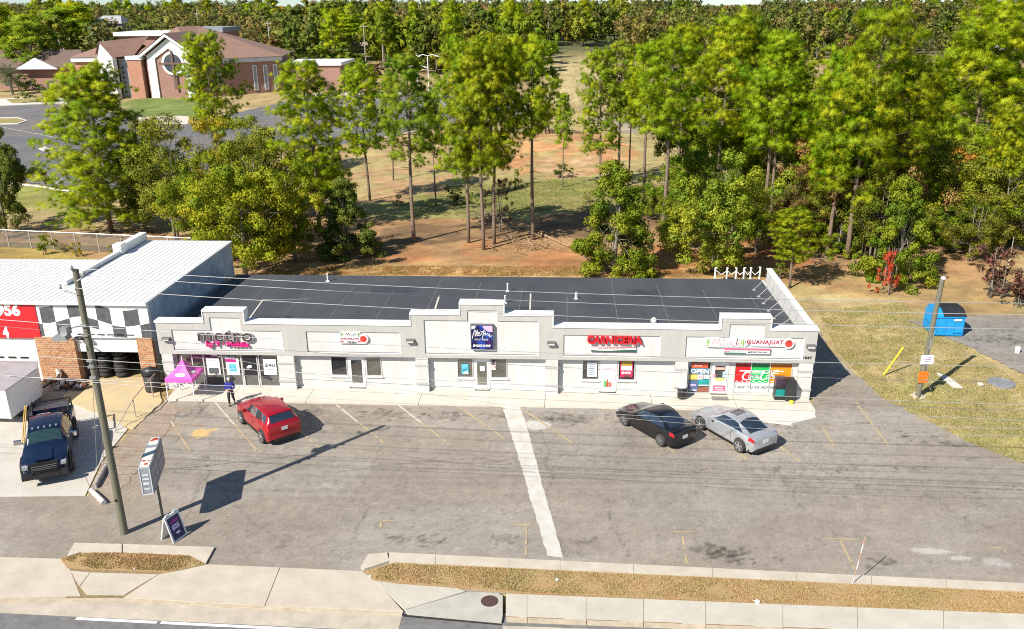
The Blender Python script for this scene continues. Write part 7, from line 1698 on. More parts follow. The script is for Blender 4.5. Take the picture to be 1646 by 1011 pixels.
for (b, hw, ty, k, col, lab) in (((1424,472),22,400,0,RED,'bright red shrub before the big green bush'), ((1602,478),44,395,1,PUR,'wide purple brown shrub with a bare pale stem near the dumpster'), ((1640,492),30,430,1,PUR,'small purple brown shrub at the picture edge'), ((125,412),12,388,0,GOLD,'little yellow shrub behind the white roof'), ((185,412),13,392,0,GRN,'little green shrub behind the white roof divider'), ((72,408),16,375,1,YGRN,'loose weedy shrub on the left behind the white roof'), ((75,165),26,138,1,DRK,'low dark hedge like shrub by the church island'), ((268,197),20,180,0,DRK,'round clipped shrub on the church path'), ((240,197),12,186,0,GRN,'smaller clipped shrub on the church path'), ((530,182),22,168,0,DRK,'shrub at the corner of the small brick building'), ((1250,448),16,420,1,GRN,'low weed clump by the white posts'), ((40,146),30,118,1,DRK,'dark shrub row below the brown roofed house'), ((95,140),26,112,1,DRK,'dark shrub beside the flagpole foot'), ((1500,300),30,262,1,DRK,'dark undershrub in the right wood'), ((735,330),22,300,1,DRK,'dark thicket left of the tight clump of pines'), ((900,285),18,262,1,DRK,'dark shrub below the orange bank'), ((830,300),14,272,0,GRN,'small green shrub below the orange bank'), ((640,330),12,312,0,OLV,'little olive shrub in the clearing'), ((945,325),10,305,0,YGRN,'little yellow green sapling in the green grass')):
    x, y = G(*b); H = AT(b[0], ty, y)[1]; dep = (Vector((x, y, 0))-Vector((0, 0, HC))).dot(_f); r_ = hw*dep/FOC
    tree('shrub', SHRUB[k], x, y, r_/(1.2 if k == 0 else 1.8), H/(2.4 if k == 0 else 3.2), lab, 'shrub', jit(col), 'shrubs', rz=rnd.uniform(0, 6.3))
# woods behind: individual trees on the ground, kept out of the open places
OPEN = [[G(*p) for p in P] for P in (
   [(1150,128),(1750,128),(1750,222),(1260,228),(1190,190)],
   [(-60,300),(0,160),(110,160),(200,150),(470,135),(560,120),(800,140),(860,160),(870,110),(900,82),(960,82),(1000,120),(960,190),(1100,175),(1200,180),(1190,215),(1050,330),(560,345),(500,300),(340,300)],)]
CH_KEEP = [(-135, 196), (-45, 196), (-38, 262), (-135, 262)]
placed = []
def wood(n, area, mp, label_p, label_o, pp_, hp, ho, cols, group_p, group_o, gap):
    k = tries = 0
    while k < n and tries < n*60:
        tries += 1; x, y = area(rnd)
        if any(bool(inpoly(np.array([x]), np.array([y]), P)[0]) for P in OPEN) or bool(inpoly(np.array([x]), np.array([y]), CH_KEEP)[0]): continue
        if any((x-a)**2+(y-b)**2 < gap*gap for a, b in placed): continue
        placed.append((x, y)); k += 1
        if rnd.random() < pp_:
            s_ = rnd.uniform(*hp); tree('pine_tree', rnd.choice(FARP if mp else PINES), x, y, s_/18*rnd.uniform(.95, 1.25), s_/18, label_p, 'pine', jit(rnd.choice([LIME, LIME, LIME2, DEEP]), .2), group_p, rz=rnd.uniform(0, 6.3))
        else:
            s_ = rnd.uniform(*ho); tree('leafy_tree', rnd.choice(FARO if mp else OAKS), x, y, s_/9*rnd.uniform(.75, 1.05), s_/9, label_o, 'tree', jit(rnd.choice(cols), .25), group_o, rz=rnd.uniform(0, 6.3))
def px_area(x0, x1, y0, y1):
    def f(r_):
        a, b = G(r_.uniform(x0, x1), y1), G(r_.uniform(x0, x1), y0); d1, d2 = a[1], b[1]
        px = r_.uniform(x0, x1); Y = d1+(d2-d1)*r_.random(); dx = G(px, y1); return dx[0]*Y/dx[1], Y
    return f
MIX = [GRN, OLV, OLV, DRK, YGRN, BRN, OLV]
wood(20, px_area(1130, 1700, 225, 330), False, 'tall pine inside the dense right wood', 'leafy tree inside the dense right wood', .35, (10, 15), (6, 10), [GRN, OLV, YGRN, BRN, OLV], 'pines of the right wood', 'leafy trees of the right wood', 5.0)
wood(18, px_area(1000, 1720, 88, 128), True, 'pine beyond the dry field on the right', 'leafy tree beyond the dry field on the right', .3, (10, 14), (7, 11), MIX, 'pines beyond the field', 'leafy trees beyond the field', 9)
wood(56, px_area(470, 870, 84, 122), True, 'tall pine of the front row of wood along the church lot', 'leafy tree of the front row of wood along the church lot', .3, (17, 22), (13, 18), [OLV, DRK, OLV, GRN, GRN, BRN], 'front pines along the church lot', 'front leafy trees along the church lot', 7)
wood(50, px_area(500, 1000, 66, 82), True, 'pine in the long belt of wood behind the church lot', 'leafy tree in the long belt of wood behind the church lot', .25, (17, 23), (13, 19), [OLV, DRK, OLV, GRN, DRK], 'pines of the long belt', 'leafy trees of the long belt', 8)
wood(46, px_area(-60, 520, 62, 80), True, 'pine in the wood behind the church', 'leafy tree in the wood behind the church', .5, (16, 24), (11, 16), MIX+[ORG], 'pines behind the church', 'leafy trees behind the church', 11)
wood(30, px_area(1000, 1720, 60, 95), True, 'far pine on the right skyline', 'far leafy tree on the right skyline', .35, (16, 22), (12, 17), MIX, 'pines of the right skyline', 'leafy trees of the right skyline', 11)
for (b, hw, ty, col, lab, pine) in (((60,140),42,22,DEEP,'dark pine with a bare leaning trunk before the brown roofed house',1), ((20,134),40,6,LIME,'bright pine over the left end of the brown roofed house',1), ((105,110),38,12,DEEP,'dark pine behind the flagpole',1), ((135,108),42,4,LIME,'bright pine between the flagpole and the church roof',1), ((95,118),40,30,OLV,'olive oak between the flagpole and the wide dark pine',0), ((500,92),60,2,DRK,'dark spreading oak behind the small brick building',0), ((565,100),46,22,LIME,'bright pine right of the small brick building',1), ((625,108),44,8,GRN,'green oak behind the church lot lamps',0), ((700,112),40,30,OLV,'olive oak by the church lot lamps',0), ((455,70),30,10,ORG,'orange tinged oak behind the church roof',0), ((600,135),20,100,PUR,'small purple leaved tree at the church lot edge',0), ((895,75),18,48,BRN,'small brown tree at the end of the pale field',0), ((560,125),40,70,GRN,'green oak in front of the small brick building',0), ((745,128),40,62,OLV,'low olive oak at the far end of the church lot',0), ((800,122),50,50,GRN,'green oak at the corner of the pale field',0)):
    x, y = G(*b); z0_ = gz(x, y); H = max(6, AT(b[0], ty, y)[1]-z0_); dep = (Vector((x, y, 0))-Vector((0, 0, HC))).dot(_f); r_ = hw*dep/FOC
    tree('pine_tree' if pine else 'leafy_tree', (FARP if pine else FARO)[rnd.randint(0, 2)], x, y, r_/(3.6 if pine else 4.2), H/(18 if pine else 9), lab, 'pine' if pine else 'tree', jit(col), rz=rnd.uniform(0, 6.3))
# the far wood that reads as one mass
rs = np.random.RandomState(5); VV = []; FF = []; TT = []; n0 = 0
Cn = []; Rn = []; Tn = []
for i in range(2300):
    px = rs.uniform(-120, 1770); y0_ = 300 if px < 560 else 390 if px < 870 else 450 if px < 1000 else 330; Y = y0_+(1350-y0_)*rs.uniform()**1.35; x = ray(px, 40).x/ray(px, 40).y*Y
    h_ = rs.uniform(11, 19)*(1.0 if rs.uniform() > .10 else 1.35)*(1+.25*(fbm(x/60., Y/60., 77, 2)-.5)); z = gz(x, Y); t_ = rs.uniform(0, 1)
    win = 425 < px < 505 or 1120 < px < 1225 or px > 1590; lim = rs.uniform(5, 20) if win else rs.uniform(-6, 12)
    d_ = ray(px, lim); h_ = min(h_, (HC+Y*d_.z/d_.y-z)/1.02)
    h_ = max(h_, 3)
    for j in range(5):
        Cn.append((x+rs.normal()*2.6, Y+rs.normal()*2.6, z+h_*(.35+.13*j))); Rn.append(h_*rs.uniform(.24, .38)*(1-.13*j)); Tn.append(np.clip(t_+rs.normal()*.1, 0, 1))
Cn, Rn, Tn = np.array(Cn), np.array(Rn), np.array(Tn); kind_ = np.repeat(rs.choice(4, 2300, p=[.46, .32, .16, .06]), 5)
for q, (col, lab) in enumerate((((.22, .25, .05, 1), 'far green wood rolling to the skyline as one mass'), ((.24, .215, .06, 1), 'olive part of the far wood on the skyline'), ((.15, .18, .06, 1), 'dark evergreen part of the far wood on the skyline'), ((.33, .225, .085, 1), 'rusty autumn part of the far wood on the skyline'))):
    k_ = kind_ == q; V, F, T, NN = leaves(rs, Cn[k_], Rn[k_], 44, 1.2, Tn[k_], .8)
    o = link('far_wood', npmesh('far_wood', V, F, {'tint': T, 'nrm': NN}), M_leaf); o.color = col; tag(o, lab, 'wood', kind='stuff')
# grass blades on the verges
def blades(name, P, n, h_, z, cols, label, seed):
    rs = np.random.RandomState(seed); P = [G(*p) for p in P]; xs = [p[0] for p in P]; ys = [p[1] for p in P]
    x = rs.uniform(min(xs), max(xs), n*3); y = rs.uniform(min(ys), max(ys), n*3); k = inpoly(x, y, P) & (fbm(x/.7, y/.7, seed, 3) > rs.uniform(.2, .62, n*3)); x, y = x[k][:n], y[k][:n]; n = len(x)
    a = rs.uniform(0, 6.283, n); hh_ = h_*rs.uniform(.4, 1.3, n); w_ = .014+.02*rs.uniform(size=n); b = np.stack([x, y, np.full(n, z)], 1); s = np.stack([np.cos(a)*w_, np.sin(a)*w_, np.zeros(n)], 1)
    tip = b+np.stack([rs.normal(size=n)*hh_*.6, rs.normal(size=n)*hh_*.6, hh_], 1); V = np.stack([b-s, b+s, tip], 1).reshape(-1, 3)
    me = npmesh(name, V, np.arange(3*n).reshape(-1, 3), {'tint': np.repeat(np.clip(fbm(x/1.2, y/1.2, seed+3, 3)+rs.normal(size=n)*.15, 0, 1), 3)}); o = link(name, me, M_blade); o.color = cols; return tag(o, label, 'grass', kind='stuff')
blades('grass', [(590,921),(635,908),(1646,955),(1730,959),(1730,999),(1646,990),(1330,976),(1060,962),(860,956),(760,947),(603,934)], 26000, .055, .07, (.46, .36, .16, 1), 'short dry grass along the street verge', 3)
blades('grass', [(99,901),(132,892),(200,891),(305,896),(328,908),(270,920),(150,916)], 5000, .07, .065, (.45, .34, .15, 1), 'short dry grass on the small turf island', 4)
blades('grass', [(1315,500),(1450,485),(1560,560),(1700,660),(1700,770),(1560,712),(1420,643),(1345,565)], 40000, .09, -.02, (.40, .36, .14, 1), 'dry yellow grass on the slope right of the lot', 5)
blades('grass', [(400,441),(480,427),(900,428),(1150,436),(1225,445)], 16000, .12, -.03, (.38, .24, .08, 1), 'rough dry grass behind the black roof', 6)
blades('grass', [(640,350),(700,300),(900,290),(1110,300),(1110,340),(760,342)], 16000, .14, -.02, (.20, .20, .045, 1), 'green grass in the field behind the pines', 7)
# brush pile and fallen limbs
def limbs(name, px, py, n, sp, label, seed, m_):
    r2 = random.Random(seed); x, y = G(px, py); mb = MB()
    for i in range(n):
        a = r2.uniform(0, 6.3); l_ = r2.uniform(.5, 2.2); o = Vector((x+r2.gauss(0, sp), y+r2.gauss(0, sp*.6), r2.uniform(0, .4))); d = Vector((math.cos(a), math.sin(a), r2.uniform(-.1, .5))); mb.tube([o, o+d*l_*.5+Vector((0, 0, .1)), o+d*l_], [.04, .03, .012], 4, cap=False)
    return tag(mb.build(name, m_), label, 'brush pile', kind='stuff')
limbs('brush', 845, 396, 70, 2.0, 'pile of dead branches at the foot of the straight pine', 4, mat('dead_wood', (.34, .22, .12), .9))
limbs('brush', 795, 350, 50, 1.8, 'grey dead twigs in the clump of pines', 8, mat('grey_wood', (.20, .16, .125), .9))
limbs('brush', 1000, 438, 16, 1.0, 'twigs and pale stones at the edge of the black roof', 9, mat('dead_wood', (.3, .2, .1)))
limbs('brush', 1350, 425, 26, 2.4, 'fallen limbs in the shade of the right wood', 10, mat('grey_wood', (.2, .2, .1)))
a, b = W(870, 378), W(915, 398); mb = MB(); mb.tube([a+Vector((0, 0, .15)), b+Vector((0, 0, .12))], [.12, .09], 7); tag(mb.build('fallen_log', mat('dead_wood', (.3, .2, .1))), 'fallen log by the brush pile behind the roof', 'log')
a, b = W(1608, 455), None; x, z = AT(1640, 392, a.y); mb = MB(); mb.tube([a, Vector(((a.x+x)/2-.1, a.y, z*.5)), Vector((x-.6, a.y, z+.6))], [.05, .04, .02], 5); tag(mb.build('bare_stem', mat('pale_bark', (.5, .42, .33), .9)), 'bare pale stem leaning out of the purple shrub', 'stem')
# ------------------------------------------------------------------ church and what stands round it
M_cb = brick_mat('church_brick', (.27, .125, .095), (.34, .165, .125), (.34, .24, .20), size=.9); M_cbo = brick_mat('orange_brick', (.40, .155, .095), (.47, .20, .125), (.42, .28, .2), size=.9)
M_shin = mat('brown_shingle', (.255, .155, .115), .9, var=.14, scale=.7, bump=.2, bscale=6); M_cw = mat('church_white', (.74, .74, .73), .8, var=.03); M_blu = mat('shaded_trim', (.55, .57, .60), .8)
YC = 215.0
ch = empty('church', (-92, YC, 0), 'brick church with a white gable, a cross in its round window and brown roofs', 'church')
def X(px, py, Y=YC): return AT(px, py, Y)
zb = -.1
gl_x0, gl_x1 = X(205, 100)[0], X(316, 100)[0]; ap = X(272, 55); le = X(229, 91.5); re_ = X(315, 82)
ze = (le[1]+re_[1])/2; xl, xr = le[0], re_[0]; xa, za = (xl+xr)/2, ap[1]; xo = X(204, 93)[0]
# gabled front block
mb = MB(); mb.xz([(xl+.8, zb), (xr-.8, zb), (xr-.8, ze-.2), (xa, za-.9), (xl+.8, ze-.2)], YC, YC+14); mb.build('front_wall', M_cb, ch)
b0, b1 = X(249, 90)[0], X(300, 90)[0]; b1 = xa+(xa-b0); dz = (za-ze)/(xa-xl)
mb = MB()
mb.xz([(xl+1.2, zb), (b0, zb), (b0, za-3.3-(xa-b0)*dz*.95), (xa, za-3.3), (b1, za-3.3-(b1-xa)*dz*.95), (b1, zb), (xr-1.2, zb), (xr-1.2, ze-.4), (xa, za-1.0), (xl+1.2, ze-.4)], YC-.35, YC-.002)
mb.build('white_surround', M_cw, ch)
mb = MB(); x3 = X(232, 120)[0]; mb.box(xo+.3, x3, YC-.9, YC+2, zb, ze-1.3); mb.build('brick_column', M_cbo, ch)
mb = MB(); mb.box(xo, x3+.3, YC-1.1, YC+2, ze-1.29, ze-.4); mb.build('entablature', M_cw, ch)
mb = MB()
for sd, xe in ((-1, xl-.4), (1, xr+.4)):
    P = [(xe, ze-.3), (xa, za+.1), (xa, za-.55), (xe, ze-.95)]; mb.xz(P if sd < 0 else P, YC-1.3, YC-.36)
mb.build('gable_trim', M_cw, ch)
mb = MB(); yb_ = YC+18
V = [(xl-.6, YC-1.4, ze-.25), (xa, YC-1.4, za+.3), (xr+.6, YC-1.4, ze-.25), (xl-.6, yb_, ze-.25), (xa, yb_, za+.3), (xr+.6, yb_, ze-.25)]
mb.add(V, [(0,1,4,3),(1,2,5,4)]); mb.build('gable_roof', M_shin, ch)
cx, cz = X(278, 102, YC-.4); rr_ = 2.45
mb = MB(); n = 36; V = []
for r_, y in ((rr_*1.15, YC-.52), (rr_*.92, YC-.52)): V += [(cx+r_*math.cos(2*math.pi*k/n), y, cz+r_*math.sin(2*math.pi*k/n)) for k in range(n)]
V += [(cx+rr_*1.15*math.cos(2*math.pi*k/n), YC-.0, cz+rr_*1.15*math.sin(2*math.pi*k/n)) for k in range(n)]
mb.add(V, [(k, n+k, n+(k+1) % n, (k+1) % n) for k in range(n)]+[(k, (k+1) % n, 2*n+(k+1) % n, 2*n+k) for k in range(n)]); rw_ = mb.build('round_window', M_cw, ch, fix=True)
mb = MB(); mb.add([(cx+rr_*.95*math.cos(2*math.pi*k/n), YC-.45, cz+rr_*.95*math.sin(2*math.pi*k/n)) for k in range(n)], [tuple(range(n))]); mb.build('pane', mat('church_glass', (.05, .065, .085), .1, spec=.8), rw_)
mb = MB(); mb.box(cx-.24, cx+.24, YC-.75, YC-.53, cz-6.2, cz+3.0); mb.box(cx-3.5, cx-.241, YC-.75, YC-.53, cz-.22, cz+.22); mb.box(cx+.241, cx+3.5, YC-.75, YC-.53, cz-.22, cz+.22); mb.build('cross', mat('cross_brown', (.15, .09, .07), .7), ch)
# main hipped roof over the long wing to the right
hx, hz = X(285, 43, YC+12); rx0, rz0 = X(452, 92, YC+6)
mb = MB(); ez = X(400, 93, YC+2)[1]
qx0, qy0 = xr-.5, YC+1.6; qx1 = X(452, 120, YC+15)[0]; qy1 = YC+15.0; qd = Vector((qx1-qx0, qy1-qy0, 0)).normalized(); qn = Vector((qd.y, -qd.x, 0)); ez = X(430, 92, YC+10)[1]
mb = MB(); mb.prism([(qx0, qy0), (qx1, qy1), (qx1-4, YC+34), (xl+2, YC+34), (xl+2, YC+2)], zb, ez-.05); mb.build('long_wall', M_cb, ch)
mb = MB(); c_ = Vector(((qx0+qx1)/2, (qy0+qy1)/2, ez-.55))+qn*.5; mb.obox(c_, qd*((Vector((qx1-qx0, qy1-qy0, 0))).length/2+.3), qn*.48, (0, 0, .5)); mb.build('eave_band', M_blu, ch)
mb = MB(); yk = YC+36; xw = xo-1.0
V = [(xw, YC+.9, ez+.05), (qx0+qn.x*1.2, qy0+qn.y*1.2, ez+.05), (qx1+qn.x*1.2+.4, qy1+qn.y*1.2, ez+.05), (qx1-3, yk, ez+.05), (xw, yk, ez+.05), (hx-1, YC+14, hz), (hx+2, YC+20, hz)]
mb.add(V, [(0,1,5),(1,2,6,5),(2,3,6),(3,4,5,6),(4,0,5)]); mb.build('hip_roof', M_shin, ch)
for a in (410, 427, 443, 352):
    lo_, hi_ = 0.0, 1.0; d_ = ray(a, 120)
    den = qd.x*d_.y-qd.y*d_.x; t_ = (qd.x*qy0-qd.y*qx0)/den if abs(den) > 1e-9 else 0
    p_ = Vector((d_.x*t_, d_.y*t_, 0)); z0_, z1_ = (ez-8.2, ez-2.0)
    mb = MB(); mb.obox(p_+qn*.05+Vector((0, 0, (z0_+z1_)/2)), qd*.55, qn*.06, (0, 0, (z1_-z0_)/2)); w_ = mb.build('window', M_cw, ch); mb = MB(); mb.obox(p_+qn*.12+Vector((0, 0, (z0_+z1_)/2)), qd*.36, qn*.012, (0, 0, (z1_-z0_)/2-.2)); mb.build('pane', mat('church_strip_glass', (.25, .26, .28), .2), w_)
# tall white slanting wall on the left with its glass strip
wl, wr = X(153, 90)[0], X(190, 92)[0]; wt = X(163, 68)[1]; wz0, wz1 = X(154, 89)[1], X(191, 92)[1]
mb = MB(); V = [(wl, YC+1, zb), (wr, YC-3, zb), (wr, YC-3, wz1), (wl+(wr-wl)*.28, YC-.1, wt), (wl, YC+1, wz0)]; V += [(v[0]+.4, v[1]+1.2, v[2]) for v in V]
mb.add(V, [(0,1,2,3,4),(9,8,7,6,5),(1,6,7,2),(2,7,8,3),(3,8,9,4),(4,9,5,0)]); mb.build('white_wing_wall', M_cw, ch)
mb = MB(); gx0, gx1 = wr+.2, xo+.28; mb.box(gx0, gx1, YC-.6, YC-.3, zb, wz1-.3); mb.build('glass_strip', mat('strip_grey', (.30, .31, .32), .6), ch)
mb = MB()
for k in range(6): mb.box(gx0+.5, gx0+1.2, YC-.63, YC-.601, 1.2+k*1.15, 1.9+k*1.15)
mb.build('strip_pane', mat('church_glass', (.05, .06, .08)), ch)
mb = MB(); V = [(wl-.3, YC+.5, wz0+.1), (wl+(wr-wl)*.28, YC-.6, wt+.15), (wr+.3, YC-3.4, wz1+.1), (xo+2, YC+9, wt+1.0), (xo+1, YC+2, ze-.3), (wl+3, YC+14, wt+.2)]
mb.add(V, [(0,1,5),(1,3,5),(1,2,4),(1,4,3)]); mb.build('wing_roof', M_shin, ch)
lx0 = X(118, 90, YC+4)[0]; lz = X(120, 92, YC+4)[1]
mb = MB(); mb.box(lx0, wl+1.5, YC+4, YC+20, zb, lz-.02); mb.build('left_wing', M_cbo, ch)
mb = MB(); mb.box(lx0-.5, wl+.8, YC+3.3, YC+3.99, lz-1.1, lz); mb.build('left_band', M_cw, ch)
mb = MB(); V = [(lx0-.7, YC+3, lz+.05), (wl+3, YC+3, lz+.05), (wl+6, YC+22, lz+.05), (lx0-.7, YC+22, lz+.05), (wl+6, YC+11, wt-.3), (lx0+6, YC+12, wt-.6)]; mb.add(V, [(0,1,4,5),(3,0,5),(2,3,5,4)]); mb.build('left_roof', M_shin, ch)
# back hall with a pale flat roof
YB = 262
h_ = empty('back_hall', (-112, YB, 0), 'low hall with a pale flat roof behind the church', 'building')
a, b = X(190, 58, YB), X(262, 46, YB); mb = MB(); mb.box(a[0], b[0]+3, YB, YB+12, 0, a[1]); mb.build('wall', M_cb, h_); mb = MB(); mb.box(a[0]-1, b[0]+4, YB-1, YB+16, a[1]+.01, a[1]+1.1); mb.build('roof', M_white, h_)
h_ = empty('grey_roof_hall', (-80, 275, 0), 'grey flat roofed hall peeping over the right of the church roof', 'building')
a, b = X(305, 52, 275), X(357, 46, 275); mb = MB(); mb.box(a[0], b[0], 275, 288, 0, a[1]); mb.build('wall', M_cb, h_); mb = MB(); mb.box(a[0]-.5, b[0]+.5, 274, 290, a[1]+.01, b[1]+.4); mb.build('roof', mat('slate_grey', (.24, .26, .29), .8), h_)
# small brick building to the right
YS = 232; h_ = empty('brick_annex', X(525, 130, YS)[:1]+(YS, 0), 'small brick building with a white flat roof right of the church', 'building')
a, b = X(460, 128, YS), X(546, 100, YS); mb = MB(); mb.box(a[0], b[0], YS, YS+14, -.1, b[1]-.8); mb.build('wall', M_cb, h_); mb = MB(); mb.box(a[0]-.5, b[0]+.5, YS-.5, YS+15, b[1]-.79, b[1]); mb.build('roof', M_white, h_)
mb = MB(); c_ = X(525, 118, YS); mb.box(c_[0]-.5, c_[0]+.5, YS-.05, YS-.002, 0, 2.4); mb.build('door', mat('annex_door', (.12, .07, .05), .6), h_)
# brown roofed house at the left
YH = 238; h_ = empty('brown_house', (X(80, 110, YH)[0], YH, 0), 'long low house with a brown roof and an orange end wall on the left', 'house')
a, b = X(-40, 130, YH), X(128, 112, YH); ez = X(60, 108, YH)[1]; mb = MB(); mb.box(a[0], b[0], YH, YH+16, 0, ez); mb.build('wall', M_cb, h_)
mb = MB(); mb.add([(a[0]-1, YH-1.5, ez), (b[0]+1, YH-1.5, ez), (b[0]-3, YH+8, ez+4.2), (a[0]-1, YH+8, ez+4.2), (b[0]+1, YH+17, ez)], [(0,1,2,3),(1,4,2)]); mb.build('roof', mat('shaded_shingle', (.15, .10, .08), .9, var=.15), h_)  # tree shade over the brown roof is put into its colour
mb = MB(); mb.xz([(b[0]-17, ez-.4), (b[0]-11, ez+2.6), (b[0]-5, ez-.4)], YH-2.2, YH-1.6); mb.build('gable', M_cw, h_)
for k in range(4): mb = MB(); mb.box(b[0]-4-k*6, b[0]-2-k*6, YH-.06, YH-.002, .2 if k == 1 else 1.0, 2.3); mb.build('window', mat('church_glass', (.05, .06, .08)), h_)
for (px, py, Y, wd, hh_, col, lab) in ((172, 38, 330, 11, 5, (.33,.34,.34), 'far grey roofed house behind the wide bright pine'), (1627, 82, 330, 14, 6, (.80,.80,.78), 'white far house glimpsed beyond the tall pines on the right'), (590, 40, 420, 16, 6, (.5,.47,.44), 'far pale house half hidden in the long belt of wood')):
    x, z = AT(px, py, Y); z0_ = gz(x, Y); h_ = empty('far_house', (x, Y, z0_), lab, 'house'); mb = MB(); mb.box(x-wd/2, x+wd/2, Y, Y+9, z0_-.5, z); mb.build('wall', mat('tan_siding', (.42, .37, .30), .85) if wd != 14 else M_cw, h_)
    mb = MB(); mb.add([(x-wd/2-.5, Y-.8, z), (x+wd/2+.5, Y-.8, z), (x+wd/2-2, Y+4.5, z+2.8), (x-wd/2+2, Y+4.5, z+2.8), (x+wd/2+.5, Y+9.8, z), (x-wd/2-.5, Y+9.8, z)], [(0,1,2,3),(1,4,2),(4,5,3,2),(5,0,3)]); mb.build('roof', mat('far_roof_'+lab[:9].strip().replace(' ', '_'), col, .8), h_)
    for k in (-1, 1): mb = MB(); mb.box(x+k*wd*.25-.8, x+k*wd*.25+.8, Y-.06, Y-.002, z-2.2, z-.8); mb.build('window', mat('church_glass', (.05, .06, .08)), h_)
# flagpole, flag
x, y = G(105, 122); zt = AT(97, 61, y)[1]
f_ = empty('flagpole', (x, y, 0), 'white flagpole in front of the brown roofed house', 'flagpole'); mb = MB(); mb.tube([(x, y, 0), (x, y, zt)], [.14, .08], 8); mb.build('shaft', M_white, f_); mb = MB(); mb.lathe([(.02, zt-.05), (.18, zt+.12), (.02, zt+.3)], (x, y, 0), 8); mb.build('ball', M_white, f_)
mb = MB(); mfl = [M_white, mat('flag_red', (.45, .05, .06), .7), mat('flag_blue', (.03, .04, .18), .7)]; n = 7; hh_ = 4.6; z1 = zt-1.4
for k in range(n):
    for j in range(5):
        u0, u1 = j*.28, (j+1)*.28; q = lambda u, z: (x+.15+u*.75, y-.15*math.sin(u*4), z-u*1.2)
        mb.add([q(u0, z1-hh_*(k+1)/n), q(u1, z1-hh_*(k+1)/n), q(u1, z1-hh_*k/n), q(u0, z1-hh_*k/n)], [(0,1,2,3)], 2 if (k < 3 and j < 3) else 1-(k % 2))
tag(mb.build('flag', mfl), 'limp red and white striped flag hanging on the flagpole', 'flag')
# palms
def palm_meshes(seed, droop):
    r2 = random.Random(seed); tr = MB(); tr.tube([(0, 0, 0), (.05, 0, 1.5), (0, .05, 3.2)], [.30, .24, .26], 8); V = []; F = []; T = []
    for i in range(54):
        az = i*2.399; el = 1.35-1.9*(i/54)*droop; L_ = r2.uniform(2.2, 3.0); o = Vector((0, 0, 3.2)); p = o; d = Vector((math.cos(az)*math.cos(el), math.sin(az)*math.cos(el), math.sin(el))); s = d.cross(Vector((0, 0, 1))).normalized(); pts = []
        for k in range(6): pts.append(p.copy()); p = p+d*L_/5; d = (d+Vector((0, 0, -.20))).normalized()
        for k in range(5):
            w0, w1 = .03, .03
            for sd in (-1, 1):
                for q in range(3):
                    a = pts[k]+(pts[k+1]-pts[k])*q/3; l_ = .62*(1-abs(k/5-.4)); e = a+s*sd*l_+(pts[k+1]-pts[k]).normalized()*.3+Vector((0, 0, -.15)); n0 = len(V); V += [tuple(a), tuple(a+(pts[k+1]-pts[k])*.22), tuple(e)]; F.append((n0, n0+1, n0+2)); T += [r2.random()]*3
    me = npmesh('fronds', V, F, {'tint': T}); me.materials.append(M_blade); mt = tr.mesh('trunk'); mt.materials.append(M_bark2); return mt, me
PM = palm_meshes(1, 1.0)
for i, (b, s_, col, lab) in enumerate((((20, 152), 1.45, (.20, .21, .12, 1), 'grey green palm at the left edge of the church island'), ((73, 140), 1.15, (.13, .16, .06, 1), 'small green palm before the brown roofed house'), ((-3, 148), 1.2, (.17, .19, .10, 1), 'palm cut by the picture edge beside the grey green one'))):
    x, y = G(*b); e = empty('palm', (x, y, 0), lab, 'palm', rz=i*2.0, scale=s_)
    for nm, me in zip(('trunk', 'fronds'), PM): o = bpy.data.objects.new(nm, me); COL.objects.link(o); o.parent = e; o.color = col
# far poles and lot lamps
for i, (b, t, lab) in enumerate((((435, 76), (430, 33), 'far utility pole above the right end of the church roof'), ((588, 86), (584, 38), 'far utility pole left of the pair in the wood'), ((614, 80), (613, 47), 'far pole with a transformer in the wood'), ((320, 45), (316, 18), 'far pole behind the church ridge'))):
    Y = 300 if i != 3 else 330; x, z = AT(t[0], t[1], Y); z0_ = gz(x, Y)
    e = empty('distant_pole', (x, Y, z0_), lab, 'utility pole', 'far utility poles'); mb = MB(); mb.tube([(x, Y, z0_-.2), (x, Y, z)], [.2, .15], 6); mb.build('shaft', mat('far_pole_wood', (.36, .33, .28), .9), e); mb = MB(); mb.box(x-1.1, x+1.1, Y-.08, Y+.08, z-1.0, z-.8); mb.build('crossarm', mat('far_pole_wood', (.3, .3, .3)), e)
    if i in (0, 2): mb = MB(); mb.lathe([(.3, z-3.2), (.3, z-2.2)], (x+.4, Y-.2, 0), 8); mb.build('transformer', M_iron, e)
for i, (b, t, lab) in enumerate((((690, 158), (684, 90), 'white lamp post with two arms at the back of the church lot'), ((672, 150), (664, 108), 'shorter white lamp post at the back of the church lot'))):
    x, y = G(*b); z = AT(t[0], t[1], y)[1]; e = empty('lot_lamp', (x, y, 0), lab, 'lamp post', 'lamps of the church lot'); mb = MB(); mb.tube([(x, y, 0), (x, y, z)], [.14, .10], 7); mb.build('post', M_white, e)
    for k in (-1, 1): mb = MB(); mb.tube([(x, y, z), (x+k*1.0, y, z+.35), (x+k*2.0, y, z+.1)], [.08, .08, .12], 6); mb.obox((x+k*2.3, y, z), (.45, 0, -.1), (0, .2, 0), (0, 0, .09)); mb.build('lamp_head', M_white, e)
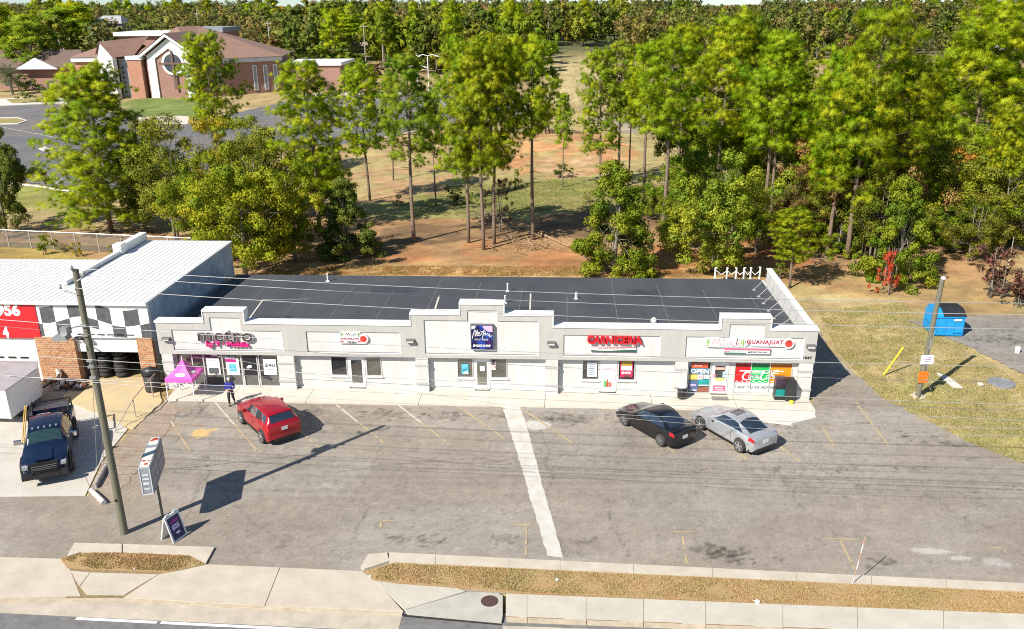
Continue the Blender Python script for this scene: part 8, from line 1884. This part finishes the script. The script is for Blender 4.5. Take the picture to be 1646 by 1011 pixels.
# chain link fence behind the workshop
fa, fb_ = W(-20, 396), W(312, 412); fz = 1.75
f_ = empty('chain_link_fence', tuple(fa), 'chain link fence with a pale top rail behind the workshop', 'fence')
zf = lambda px, py, p: AT(px, py, p.y)[1]
n = 9; P = [fa+(fb_-fa)*k/n for k in range(n+1)]
mb = MB(); mb.tube([p+Vector((0, 0, fz)) for p in P], .045, 6); mb.build('top_rail', M_alu, f_)
for p in P: mb = MB(); mb.tube([p, p+Vector((0, 0, fz))], .04, 6); mb.build('post', M_alu, f_)
mesh_m = bpy.data.materials.new('link_mesh'); mesh_m.use_nodes = True; nn_ = mesh_m.node_tree.nodes; ll = mesh_m.node_tree.links
bs = nn_['Principled BSDF']; bs.inputs['Base Color'].default_value = (.20, .20, .195, 1); bs.inputs['Metallic'].default_value = .4; bs.inputs['Roughness'].default_value = .5
tcn = nn_.new('ShaderNodeTexCoord'); mpn = nn_.new('ShaderNodeMapping'); mpn.inputs['Rotation'].default_value = (0, R(45), 0); ll.new(tcn.outputs['Object'], mpn.inputs[0]); ck = nn_.new('ShaderNodeTexBrick'); ck.offset = 0; ck.inputs['Scale'].default_value = 8; ck.inputs['Mortar Size'].default_value = .07; ck.inputs['Brick Width'].default_value = .5; ck.inputs['Row Height'].default_value = .5
sx_ = nn_.new('ShaderNodeSeparateXYZ'); cx_ = nn_.new('ShaderNodeCombineXYZ'); ll.new(mpn.outputs[0], sx_.inputs[0]); ll.new(sx_.outputs['X'], cx_.inputs['X']); ll.new(sx_.outputs['Z'], cx_.inputs['Y']); ll.new(cx_.outputs[0], ck.inputs['Vector']); ll.new(ck.outputs['Fac'], bs.inputs['Alpha'])
mb = MB()
for k in range(n): a, b = P[k], P[k+1]; mb.add([a+Vector((0, .03, .05)), b+Vector((0, .03, .05)), b+Vector((0, .03, fz)), a+Vector((0, .03, fz))], [(0,1,2,3)])
mb.build('mesh_panel', mesh_m, f_)
# row of leaning white posts behind the roof
for i, (px, t) in enumerate(((1150, 431), (1168, 431), (1182, 431), (1196, 431), (1206, 431), (1220, 430))):
    x, y = G(px, 455); y = 66.0; x = AT(px, 446, y)[0]; z = AT(px, t, y)[1]
    o = ('leftmost white post of the row behind the roof', 'second white post from the left behind the roof', 'third white post from the left behind the roof', 'third white post from the right behind the roof', 'second white post from the right behind the roof', 'rightmost white post of the row, nearest the parapet wall')[i]
    mb = MB(); mb.tube([(x, y, -.1), (x+.05*(i % 3-1), y, z)], .07, 7); mb.box(x-.08, x+.08, y-.08, y+.08, z-.001, z+.05); tag(mb.build('white_post', M_white), o, 'post', 'white posts behind the roof')
mb = MB(); px = [AT(q, 446, 66)[0] for q in (1150, 1168, 1182, 1196, 1206, 1220)]
for a, b in zip(px[:-1], px[1:]): mb.tube([(a, 66, 1.9), ((a+b)/2, 66, 1.55), (b, 66, 1.85)], .035, 5)
tag(mb.build('sagging_pipe', M_white), 'sagging white pipe strung between the posts behind the roof', 'pipe')
